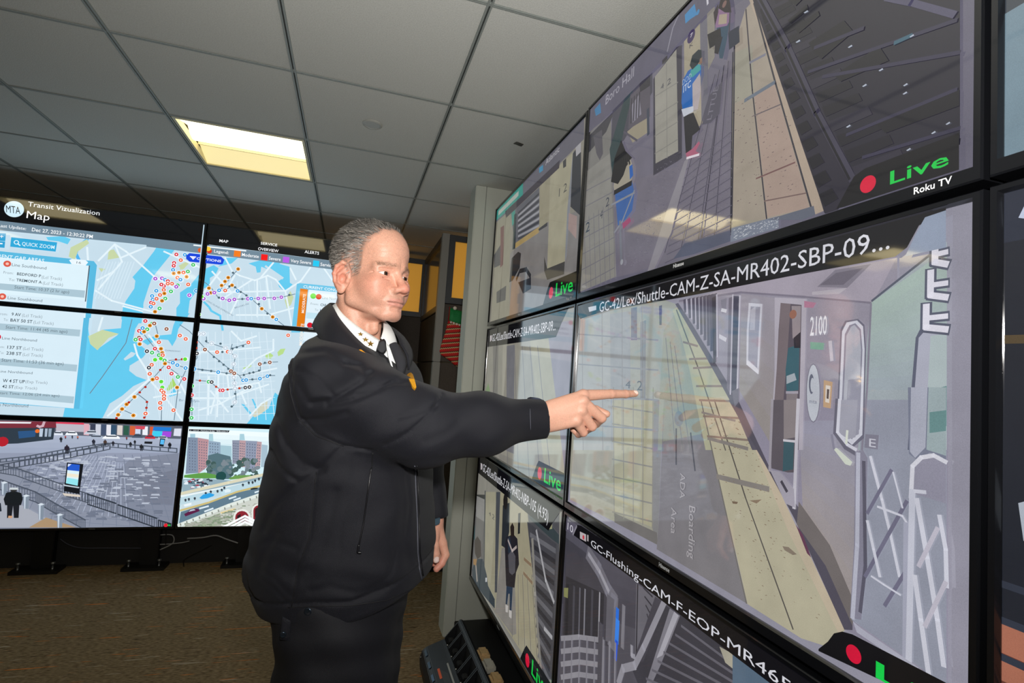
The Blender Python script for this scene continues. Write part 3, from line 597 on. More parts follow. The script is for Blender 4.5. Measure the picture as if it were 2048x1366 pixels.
    # cluster of road shields at the seam, options button
    P_(A3((90, 450), (130, 420), (520, 462), (560, 500), (540, 555), (500, 562), (130, 525), (88, 490)), '1444d8')
    txt(pc, A3, 'O  PTIONS', (218, 500), (520, 525), 'ffffff', 470, bold=True)
    for k in range(3): pc.line(A3((140+14*k, 462+14*k), (208-14*k, 468+13*k)), 0.006, 'ffffff')
    # header bars
    P_(A1((-100, 390), (-100, 290), (1985, 530), (2010, 600)), '6f8696')
    P_(A3((-400, 340), (-400, 220), (2700, 620), (2700, 720)), '6f8696')
    txt(pc, A1, 'Last Update:', (5, 368), (275, 402), 'e8eef2', 338, bold=True); txt(pc, A1, 'Dec 27, 2023 - 12:30:22 PM', (330, 410), (920, 475), 'f2f6f8', 375, bold=True)
    P_(A1((-100, 295), (-100, 0), (2047, 200), (2047, 545)), '07080b'); P_(A3((-400, 215), (-400, -50), (2700, 250), (2700, 620)), '07080b')
    pc.disc(A1((160, 197))[0], 0.051, 'cfeaf6', 28)
    txt(pc, A1, 'MTA', (84, 228), (222, 232), '0b0f14', 158, shear=-0.15)
    txt(pc, A1, 'Transit Vizualization', (292, 168), (985, 262), 'f4f8fa', 122); txt(pc, A1, 'Map', (278, 282), (500, 312), 'ffffff', 210)
    txt(pc, A3, 'MAP', (498, 282), (608, 294), 'f6f8fa', 248, bold=True); txt(pc, A3, 'SERVICE', (1008, 312), (1212, 335), 'f6f8fa', 280, bold=True); txt(pc, A3, 'OVERVIEW', (975, 382), (1228, 410), 'f6f8fa', 346, bold=True); txt(pc, A3, 'ALERTS', (1550, 418), (1728, 436), 'f6f8fa', 382, bold=True)
    pc.line(A3((185, 322), (825, 392)), 0.009, 'eef6fa')
    txt(pc, A3, 'Legend:', (432, 412), (612, 435), 'f4f6f8', 375, bold=True)
    for t_, x, y, c_, xb, xe in (('Moderate', 720, 428, 'ee7a1a', 775, 985), ('Severe', 1054, 472, 'f01212', 1108, 1255), ('Very Severe', 1322, 502, 'b45ae0', 1378, 1630), ('Service Change', 1693, 548, '1ac4ee', 1745, 2080)):
        u, v = pc.uv(A3((x, y))[0]); s_ = 0.021; pc.poly_uv([(u-s_, v-s_), (u+s_, v-s_), (u+s_, v+s_), (u-s_, v+s_)], c_)
        txt(pc, A3, t_, (xb, y+28), (xe, y+28+(xe-xb)*0.1), 'f4f6f8', y-12, bold=True)
    for c_, x, y in (('f0a020', 362, 375), ('e03010', 376, 395), ('f2c83c', 362, 368), ('e05a20', 265, 385)): pc.disc(A3((x, y))[0], 0.016, c_)

def person_shape(pc, foot, top, body, leg, head, wd=0.24, hat=None):
    """a small figure standing on screen: foot and top are pixels"""
    (u0, v0), (u1, v1) = pc.uv(foot), pc.uv(top); h = v1-v0; w_ = h*wd
    def Q(pts): return [(u0+(u1-u0)*b+a*w_, v0+b*h) for a, b in pts]
    pc.poly_uv(Q([(-0.42, 0.0), (-0.08, 0.0), (0.0, 0.4), (0.1, 0.0), (0.46, 0.0), (0.48, 0.5), (-0.46, 0.5)]), leg)
    pc.poly_uv(Q([(-0.6, 0.42), (0.6, 0.42), (0.72, 0.62), (0.58, 0.82), (0.2, 0.87), (-0.2, 0.87), (-0.58, 0.82), (-0.74, 0.62)]), body)
    pc.poly_uv([(u0+(u1-u0)*0.93+w_*0.27*math.cos(q*0.628), v0+0.93*h+0.075*h*math.sin(q*0.628)) for q in range(10)], head)
    if hat: pc.poly_uv(Q([(-0.36, 0.93), (0.36, 0.93), (0.3, 1.0), (-0.3, 1.0)]), hat)

def plaza(pc):
    pc.fill('8f97ac')
    pc.grad(A5((-200, 60), (2047, 120), (2047, 420), (-200, 420)), 'b2bccf', '9aa4ba', 6)
    # shop fronts in the distance
    pc.poly(A5((-200, 40), (2040, 120), (2000, 265), (600, 220), (-200, 330)), '59606e')
    pc.poly(A5((600, 70), (930, 80), (930, 115), (600, 105)), 'd8405a'); pc.poly(A5((620, 95), (1000, 110), (1000, 190), (620, 180)), 'b8b4c0')
    for k, (x, c_) in enumerate(((930, 'd9a8b4'), (1000, '3a4054'), (1060, 'c8ccd8'), (1120, '42506a'), (1180, 'e0e0e8'), (1230, '35506a'), (1300, 'd4ccc8'), (1370, '2f5a4a'), (1440, 'd0603a'), (1500, 'c8d4ea'), (1580, 'e8eaf2'), (1660, 'd25a34'))):
        pc.poly(A5((x, 95+k*3), (x+58, 98+k*3), (x+54, 225), (x-4, 220)), c_)
    pc.poly(A5((1700, 130), (1900, 138), (1890, 180), (1690, 172)), '1f78d0'); pc.poly(A5((1690, 175), (1800, 180), (1790, 240), (1680, 235)), '3fc8ea'); pc.poly(A5((1800, 180), (1900, 185), (1890, 245), (1790, 240)), 'a04ad8'); pc.poly(A5((1930, 150), (2010, 150), (2000, 235), (1920, 230)), 'd8dce8')
    pc.poly(A5((1500, 120), (1610, 124), (1600, 160), (1500, 155)), 'd04a5a')
    for x, y, w_, c_ in ((640, 200, 60, 'dce4f0'), (790, 200, 70, 'f0f4fa'), (1010, 190, 80, 'c4ccd8'), (1060, 240, 90, 'aab6c8'), (1230, 240, 100, 'f2f6fa'), (1520, 230, 60, '4a566a'), (1660, 240, 60, 'c03040'), (1800, 250, 60, 'b8c2d0')):
        pc.poly(A5((x-w_, y+22), (x-w_*0.8, y), (x-w_*0.3, y-22), (x+w_*0.4, y-22), (x+w_*0.9, y), (x+w_, y+24)), c_); pc.line(A5((x-w_*0.5, y-6), (x+w_*0.6, y-4)), 0.008, '39424f')
    # maroon awning at the left
    pc.poly(A5((-200, 60), (620, 75), (625, 140), (-200, 150)), '7a2f3c'); pc.poly(A5((-200, 145), (610, 140), (590, 270), (200, 315), (-200, 330)), '2f3b47')
    pc.poly(A5((200, 180), (400, 170), (390, 240), (210, 260)), '2d5482'); pc.poly(A5((440, 150), (480, 150), (470, 240), (435, 240)), 'b6c6d8'); pc.poly(A5((500, 150), (530, 150), (520, 240), (495, 240)), 'a6b6c8'); pc.poly(A5((540, 150), (575, 150), (565, 240), (535, 240)), '90a2b4')
    pc.disc(A5((415, 178))[0], 0.012, 'e8702a'); pc.disc(A5((30, 295))[0], 0.03, 'b0202e'); pc.poly(A5((-200, 70), (350, 78), (340, 95), (-200, 90)), 'e6e8ee')
    pc.line(A5((490, 80), (475, 120), (440, 132), (415, 120)), 0.014, 'c8a8b4')
    # paving: darker worn area and paving joints
    pc.poly(A5((1450, 480), (1980, 420), (1900, 1230), (1250, 1230), (1000, 900)), '7f8698'); pc.poly(A5((1550, 700), (1960, 600), (1910, 1000), (1600, 980)), '747a8b')
    pc.poly(A5((-200, 500), (0, 480), (300, 600), (900, 900), (1500, 1230), (-200, 1300)), '878e9f')
    for k in range(16):
        a, b = A5((420+95*k, 440), (-60+150*k, 1230)); pc.line([a, b], 0.0035, '747d90')
    for k in range(14):
        a, b = A5((980+30*k, 440+8*k), (500+70*k, 1000+12*k)); pc.line([a, b], 0.004, 'a9b2c6')
        a, b = A5((560, 500+60*k), (1960, 520+68*k)); pc.line([a, b], 0.003, '767f92')
    pc.speckle(A5((500, 460), (1900, 460), (1700, 1000), (300, 700)), 'b4bccb', 160, 0.004, 0.012, 2.2); pc.speckle(A5((100, 560), (1900, 560), (1800, 1150), (500, 1200)), '6c7486', 160, 0.004, 0.014, 2.2)
    # barriers
    def rail(pts, h, n, col='3b4350', posts=True, wd=0.007):
        q = A5(*pts); pc.line(q, wd, col); lo = [(x, y+h/5.535) for x, y in q]; pc.line(lo, wd*0.8, col)
        for (a, b), (c_, d) in zip(zip(q, q[1:]), zip(lo, lo[1:])):
            for i in range(n+1):
                t = i/n; pc.line([(a[0]+(b[0]-a[0])*t, a[1]+(b[1]-a[1])*t), (c_[0]+(d[0]-c_[0])*t, c_[1]+(d[1]-c_[1])*t)], 0.003 if n > 12 else 0.007, col)
    rail(((-200, 510), (280, 460), (700, 385), (1200, 310)), 34, 7, '4d5664'); rail(((-200, 590), (280, 500), (640, 440), (1220, 315)), 62, 8, '454d5a')
    rail(((1220, 310), (1960, 370)), 44, 8, '4d5664'); rail(((-200, 520), (180, 585), (700, 770)), 84, 14, '4a5260'); rail(((720, 790), (980, 870)), 100, 8, '4a5260')
    rail(((-200, 640), (400, 850), (640, 990), (950, 1160)), 110, 20, '4a5260', wd=0.008); rail(((975, 872), (1290, 975)), 112, 14, '2f3742', wd=0.009); rail(((1310, 990), (1740, 1140)), 105, 16, '2f3742', wd=0.009); rail(((1760, 1160), (2000, 1230)), 105, 10, '2f3742', wd=0.009)
    # advertising screen
    pc.poly(A5((700, 860), (890, 880), (900, 905), (720, 890)), 'd2c8bc'); pc.poly(A5((750, 522), (932, 540), (886, 872), (715, 838)), '12161d'); pc.poly(A5((762, 535), (892, 548), (868, 780), (738, 752)), 'd6ecf4'); pc.poly(A5((762, 535), (892, 548), (884, 620), (754, 606)), '2358c8'); pc.poly(A5((762, 537), (800, 541), (768, 568), (757, 568)), 'cfdcf4')
    pc.poly(A5((752, 690), (874, 712), (868, 780), (738, 752)), '8fe0ea'); pc.poly(A5((752, 640), (880, 655), (878, 690), (748, 676)), 'ece2cc'); pc.line(A5((725, 775), (880, 800)), 0.008, 'b8c6d0')
    pc.poly(A5((1778, 255), (1835, 262), (1815, 348), (1768, 342)), '16202c'); pc.poly(A5((1785, 268), (1826, 272), (1818, 325), (1778, 320)), '58b8f0')
    # bollards and pedestrians
    pc.poly(A5((-200, 900), (60, 890), (520, 1140), (520, 1240), (-200, 1240)), 'a3a7b2'); pc.poly(A5((330, 1240), (520, 1130), (850, 1240)), 'a78d6e')
    for x, y, h in ((58, 740, 140), (300, 885, 150), (465, 980, 175), (672, 1095, 150)):
        pc.poly(A5((x-32, y+8), (x+32, y+12), (x+24, y+h), (x-28, y+h-5)), '7f8c9b'); pc.poly(A5((x-24, y+10), (x-4, y+12), (x-10, y+h), (x-22, y+h-2)), 'c2cedb'); pc.poly(A5((x-38, y+6), (x, y-10), (x+40, y+4), (x, y+18)), 'd0dae4')
    person_shape(pc, A5((150, 1135))[0], A5((165, 800))[0], '161b20', '1a1d24', '2a2a2c', 0.36, hat='c8d0d4')
    pc.poly(A5((105, 1110), (150, 1112), (145, 1138), (100, 1135)), 'c89a76'); pc.poly(A5((-60, 960), (20, 970), (30, 1060), (-60, 1080)), '1c2430')
    for x, y, h, c_ in ((750, 428, 100, '2a2430'), (685, 300, 60, '20242c'), (1045, 335, 70, '282c3a'), (1172, 340, 70, '4a3a34'), (1260, 345, 60, '2a2a34'), (1452, 355, 60, '20242a'), (1500, 325, 50, '20242a'), (1572, 395, 75, '1e2228'), (1885, 372, 72, '181c24'), (810, 260, 36, '3a4050'), (870, 265, 36, 'c86a4a'), (735, 262, 36, 'b04a50'), (1410, 275, 36, '903a3a')):
        person_shape(pc, A5((x, y))[0], A5((x, y-h))[0], c_, '262a34', '3a3030', 0.34)
    pc.poly(A5((1608, 290), (1695, 292), (1690, 318), (1604, 314)), '1d2026')
    pc.poly(A5((1800, 1240), (1845, 1195), (1960, 1205), (1960, 1240)), '0c0c10'); pc.disc(A5((1842, 1215))[0], 0.012, 'd81c2c'); pc.poly(A5((1862, 1205), (1895, 1208), (1893, 1225), (1860, 1222)), '1fae4a')

def highway(pc):
    pc.fill('cfeaf2')
    pc.grad(A6((100, 90), (3000, 250), (3000, 560), (100, 420)), 'f0fafc', 'b4d8e4', 6)
    # towers
    for pts, c_ in (([(215, 205), (330, 210), (335, 630), (185, 640)], '7f8ea4'), ([(240, 165), (300, 165), (300, 210), (240, 206)], '9fc4d4'), ([(330, 210), (460, 232), (440, 560), (335, 640)], 'b78f96'), ([(465, 165), (510, 165), (515, 250), (460, 245)], 'a8cdd8'), ([(460, 245), (600, 265), (600, 420), (455, 420)], '8fa6bb'), ([(600, 300), (730, 310), (730, 480), (600, 470)], 'a3c4d0'),
                   ([(740, 240), (825, 240), (820, 520), (740, 520)], '8c93a6'), ([(825, 240), (900, 245), (890, 560), (815, 560)], 'b79aa0'), ([(830, 165), (880, 165), (890, 240), (825, 240)], 'a6ccd8'), ([(900, 245), (1040, 252), (1020, 620), (890, 580)], '8d97ad'), ([(1035, 255), (1090, 260), (1070, 560), (1010, 560)], 'b89aa0'), ([(1090, 290), (1160, 300), (1150, 560), (1080, 560)], 'a4bccb'),
                   ([(1200, 300), (1400, 310), (1400, 640), (1190, 640)], '8c96aa'), ([(1400, 260), (1600, 270), (1600, 700), (1400, 700)], 'b09aa0'), ([(1650, 330), (2000, 350), (2000, 760), (1650, 760)], '94a2b4')):
        pc.poly(A6(*pts), c_)
    for x0, y0, nx, ny, dx, dy in ((345, 250, 4, 11, 28, 32), (230, 240, 3, 11, 32, 34), (755, 270, 3, 8, 24, 30), (832, 270, 3, 9, 22, 30), (915, 275, 4, 9, 30, 34), (1040, 290, 2, 8, 22, 32), (475, 270, 4, 4, 30, 34), (1420, 300, 5, 10, 34, 36)):
        for i in range(nx):
            for j in range(ny): pc.poly(A6((x0+i*dx, y0+j*dy+i*3), (x0+i*dx+10, y0+j*dy+i*3+1), (x0+i*dx+10, y0+j*dy+i*3+14), (x0+i*dx, y0+j*dy+i*3+13)), '5c6478')
    # trees and grass
    pc.poly(A6((455, 420), (560, 390), (720, 430), (740, 520), (760, 620), (720, 700), (560, 700), (440, 640)), '54707a')
    for _ in range(70):
        x, y = random.uniform(440, 1060), random.uniform(470, 670); r = random.uniform(14, 34); pc.disc(A6((x, y))[0], r/5.94/261*0.9, random.choice(['3f5a58', '566f70', '6d7f86', '48615c', '7b8790']), 7)
    pc.poly(A6((175, 650), (420, 620), (560, 650), (560, 690), (300, 690), (170, 680)), '5e9a4a'); pc.poly(A6((700, 690), (780, 655), (960, 650), (980, 680), (720, 705)), '6a9a50'); pc.disc(A6((610, 665))[0], 0.032, '1f4a4a')
    # upper road, lots of parked cars
    pc.poly(A6((150, 700), (420, 690), (800, 720), (1140, 640), (3000, 420), (3000, 700), (1140, 760), (150, 900)), '8fa9b6')
    for _ in range(40):
        x, y = random.uniform(170, 470), random.uniform(695, 800); c_ = random.choice(['c8dcea', '3c4a58', 'a04a5a', 'e0eaf0', '55707e', '2f3a46']); pc.poly(A6((x, y), (x+26, y-8), (x+44, y), (x+40, y+14), (x, y+14)), c_)
    pc.line(A6((140, 870), (700, 740), (1140, 640), (3000, 360)), 0.02, 'd6d2b8'); pc.line(A6((140, 900), (640, 800), (1140, 700), (3000, 440)), 0.012, 'e4eef0')
    pc.line(A6((140, 960), (640, 850), (1120, 730), (3000, 470)), 0.05, 'b9d4de')
    pc.poly(A6((130, 1080), (140, 1000), (800, 850), (1120, 770), (3000, 500), (3000, 560), (1115, 830), (470, 1000)), 'c6d8de')
    pc.line(A6((130, 1070), (470, 975), (800, 850), (1110, 770), (3000, 520)), 0.013, 'c9b878')
    for x, y in ((190, 950), (230, 940), (300, 930), (430, 870), (490, 850), (570, 845), (620, 830), (650, 805), (870, 770), (940, 745), (985, 740), (1015, 720), (1060, 700)):
        person_shape(pc, A6((x, y+16))[0], A6((x, y-20))[0], '2c3640', '2c3640', '2c3640', 0.5)
    pc.poly(A6((355, 920), (400, 880), (480, 862), (535, 880), (520, 900), (450, 925), (380, 935)), '2f9fe0'); pc.poly(A6((650, 830), (690, 812), (730, 825), (720, 850), (660, 860)), 'dcecf2'); pc.poly(A6((170, 1000), (260, 975), (260, 1005), (180, 1025)), 'e6f0f4')
    # lower road
    pc.poly(A6((110, 1240), (135, 1085), (470, 985), (800, 860), (1115, 785), (3000, 540), (3000, 700), (1110, 880), (700, 1020)), '5f7a8c')
    for a, b, c_, d in ((360, 1045, 460, 1018), (420, 1080, 515, 1045), (710, 930, 785, 905), (765, 948, 838, 922), (1015, 855, 1070, 838)): pc.line(A6((a, b), (c_, d)), 0.011, 'd6e6ee')
    pc.poly(A6((175, 1110), (215, 1090), (240, 1060), (290, 1045), (345, 1050), (360, 1075), (280, 1105), (190, 1140)), '5a1c44'); pc.poly(A6((225, 1085), (250, 1062), (290, 1050), (310, 1065)), 'b4c6d6'); pc.poly(A6((960, 810), (1000, 800), (1050, 800), (1040, 815), (965, 825)), '1f2830')
    # parapet, stone arches
    pc.poly(A6((110, 1270), (700, 1030), (1110, 890), (3000, 690), (3000, 1300), (100, 1300)), 'c9cec6'); pc.line(A6((110, 1245), (700, 1010), (1112, 868), (3000, 660)), 0.022, 'dce4de')
    for k in range(14): pc.line(A6((130+75*k, 1225-27*k), (134+75*k, 1245-27*k)), 0.008, '8a9088')
    pc.poly(A6((390, 1180), (600, 1100), (615, 1270), (380, 1270)), '9aa890'); pc.poly(A6((600, 1090), (780, 1040), (780, 1060), (620, 1110)), 'e2cf9a')
    pc.speckle(A6((200, 1230), (900, 1000), (900, 1260), (200, 1265)), '7f8f78', 110, 0.004, 0.011, 1.6); pc.speckle(A6((200, 1230), (1100, 950), (1100, 1260), (200, 1265)), 'a4a79c', 110, 0.004, 0.010, 1.6)
    def arch(x, y, w_, h):
        pts = [(x-w_, y+h)] + [(x-w_*math.cos(q*math.pi/8), y-w_*0.95*math.sin(q*math.pi/8)) for q in range(9)] + [(x+w_, y+h)]
        out = [(x-w_*1.3, y+h)] + [(x-w_*1.3*math.cos(q*math.pi/8), y-w_*1.25*math.sin(q*math.pi/8)) for q in range(9)] + [(x+w_*1.3, y+h)]
        pc.poly(A6(*out), 'e2e4de'); pc.poly(A6(*pts), '8a2430'); pc.poly(A6((x-w_*0.7, y-20), (x-w_*0.2, y-40), (x-w_*0.25, y+60), (x-w_*0.75, y+80)), '2a1a20'); pc.poly(A6((x+w_*0.1, y-30), (x+w_*0.5, y-30), (x+w_*0.45, y+50), (x+w_*0.1, y+55)), '4a1a22')
    arch(860, 1150, 80, 60); arch(1060, 1070, 66, 120); arch(1350, 1000, 90, 180)
    pc.line(A6((640, 1265), (895, 1135), (1090, 1230)), 0.014, 'f4f8fa'); pc.line(A6((720, 1265), (895, 1170), (1080, 1255)), 0.014, 'f4f8fa'); pc.line(A6((780, 1268), (895, 1205), (1040, 1268)), 0.014, 'f4f8fa')
    pc.poly(A6((235, 105), (715, 122), (700, 145), (235, 130)), '161a22'); txt(pc, A6, 'Z  123/123   Manhattan Bridge   SB/Brooklyn B', (245, 126), (690, 142), 'dfe6ec', 112)
for k, (t, sc, pic) in VW.items():
    (drawmap if k[1] < 2 else plaza if k[0] == 0 else highway)(pic)
    pic.build('picture', M_scrmap, sc)
    # tiny maker plate on the lower bezel
    u0, u1, v0, v1 = pic.rect
    MB().box(u0+0.6*(u1-u0), u0+0.6*(u1-u0)+0.035, DV-0.0012, DV+0.001, v0-0.011, v0-0.006).build('maker_plate', mat('plate_silver', '8b8d90', 0.3, metal=0.6), t)
# stand, posts, cables under the video wall
M_post_b = mat('stand_black', '0a0a0b', 0.5)
bp_ = thing('video_wall_stand', 'black steel stand carrying the map video wall', 'stand', (VX, DV+0.15, 0))
ztop = VZ[3]
for k, (a, b_) in enumerate(((66, 108), (282, 318), (474, 505))):
    xa, xb = ony(a, 1100, DV+0.1).x, ony(b_, 1100, DV+0.1).x
    MB().box(xa, xb, DV+0.085, DV+0.14, 0.0, ztop+0.3).build('post', M_post_b, bp_, bevel=0.004)
    for xx in (xa-0.05, xb+0.02):
        bl = MB().lathe((xx, DV+0.06, 0), [(0.014, 0.0), (0.014, 0.012), (0.006, 0.014), (0.006, 0.05), (0.012, 0.052), (0.012, 0.062), (1e-4, 0.064)], n=10).build('levelling_foot', mat('zinc', '8f9294', 0.35, metal=0.7), bp_, smooth=True)
    MB().box(xa-0.08, xb+0.06, DV+0.02, DV+0.14, 0.0, 0.02).build('foot_plate', M_post_b, bp_)
MB().box(VX-VWID, VX+VWID, DV+0.085, DV+0.13, ztop+0.25, ztop+0.33).build('cross_rail', M_post_b, bp_)
MB().box(VX-VWID, VX+VWID, DV+0.085, DV+0.13, VZ[0]-0.3, VZ[0]-0.22).build('cross_rail', M_post_b, bp_)
for k, xx in enumerate((VX-0.9, VX, VX+0.9)): MB().box(xx-0.03, xx+0.03, DV+0.085, DV+0.13, ztop+0.3, VZ[0]-0.2).build('upright', M_post_b, bp_)
struct(MB().box(XL+0.5, 0.45, DV+0.16, DV+0.2, 0, 1.5).build('wall_screen_backing', mat('backing', '262422', 0.9)))
A7 = crop(0, 1030, 3.657)
def cable(pts, r, m, label, Y=DV+0.07):
    P3 = [ony(*p, Y) for p in A7(*pts)]
    # smooth
    q = []
    for i in range(len(P3)-1):
        for s_ in range(5):
            t = s_/5; p0, p1, p2, p3 = P3[max(i-1, 0)], P3[i], P3[i+1], P3[min(i+2, len(P3)-1)]
            q.append(0.5*((2*p1)+(p2-p0)*t+(2*p0-5*p1+4*p2-p3)*t*t+(3*p1-p0-3*p2+p3)*t**3))
    q.append(P3[-1]); tag(MB().tube(q, r, 6).build('cable', m, smooth=True, at=q[0]), label, 'cable')
M_cw = mat('cable_grey', '9a9a9a', 0.5); M_cb = mat('cable_black', '0a0a0a', 0.4)
cable([(440, 175), (500, 215), (590, 240), (760, 242), (1030, 243)], 0.0025, mat('cable_dark', '4a4d5c', 0.5), 'thin dark cable sagging between the two left stand posts')
cable([(1175, 145), (1260, 148), (1265, 205), (1170, 255)], 0.004, M_cw, 'grey cable bent in a loop beside the second stand post')
cable([(1170, 215), (1240, 212), (1330, 202), (1385, 190)], 0.004, M_cw, 'short grey cable running right from the second stand post')
cable([(1370, 172), (1480, 165), (1580, 150), (1660, 178), (1740, 205)], 0.005, M_cw, 'grey cable arching towards the post beside the man')
cable([(1550, 215), (1480, 255), (1390, 300), (1345, 335), (1345, 378)], 0.0035, M_cb, 'black cable trailing down to the carpet edge', DV+0.03)
cable([(1215, 100), (1215, 160), (1212, 215)], 0.003, M_cb, 'black cable hanging straight down from the panel', DV+0.06)
# ------------------------------------------------------------------ pictures on the right-hand monitors
T2 = crop(1160, 0, 2.278); T2b = crop(1440, 0, 3.105); T2d = crop(900, 0, 3.413); T1 = crop(940, 220, 3.104); M1 = crop(940, 600, 3.252)
M2 = crop(1140, 420, 2.4976); M2b = crop(1140, 800, 2.4134); B1 = crop(840, 1000, 3.731); B2 = crop(1100, 1000, 3.413); PX = crop(0, 0, 1)
def live(pc, tab, dot, a, b, top, r):
    pc.poly(tab, '0a090d'); pc.disc(dot, r, 'e0123c', 24)
    h = abs(pc.uv(top)[1]-pc.uv(a)[1]); pc.text('Live', a, '12d84e', p_end=b, h=h, bold=True)
def live_std(pc, s=1.0):
    """the corner tag as every camera feed shows it, laid out in metres on the screen"""
    u0, u1, v0, v1 = pc.rect; H = 0.083*s; W_ = 0.335*s
    pc.poly_uv([(u1-W_, v0), (u1-W_+0.045*s, v0+H*0.75), (u1-W_+0.065*s, v0+H), (u1, v0+H), (u1, v0)], '0a090d')
    pc.k += 1; cu, cv, r = u1-W_+0.085*s, v0+H*0.46, 0.023*s
    pc.raw([[(cu+r*math.cos(q*0.2618), cv+r*math.sin(q*0.2618)) for q in range(24)]], 'e0123c')
    vs, fs = text_mesh('Live', True); x0 = min(a for a, _ in vs); x1 = max(a for a, _ in vs); k = 0.165*s/(x1-x0); hh = 0.052*s/0.70; pc.k += 1
    pts = [(u1-W_+0.135*s+(a-x0)*k, v0+H*0.2+b*hh) for a, b in vs]; pc.raw([[pts[i] for i in f] for f in fs], '12d84e')
def header_std(pc, s, t, x_end, col='e8e8ee', start=0.095, hh=0.040, tab=None):
    u0, u1, v0, v1 = pc.rect; H = 0.095
    xe = u0+(u1-u0)*x_end
    pc.poly_uv([(u0, v1), (u0, v1-H), (xe, v1-H), (xe+0.05, v1-H*0.45), (xe+0.10, v1)], '0b0a10')
    vs, fs = text_mesh(s); x0 = min(a for a, _ in vs); x1 = max(a for a, _ in vs); k = (xe-u0-start-0.01)/(x1-x0); pc.k += 1
    pts = [(u0+start+(a-x0)*k, v1-H*0.72+b*hh/0.7) for a, b in vs]; pc.raw([[pts[i] for i in f] for f in fs], col)
    pc.poly_uv([(u0+0.04, v1-H*0.35), (u0+0.08, v1-H*0.35), (u0+0.08, v1-H*0.65), (u0+0.05, v1-H*0.72)], 'c8c0c4')

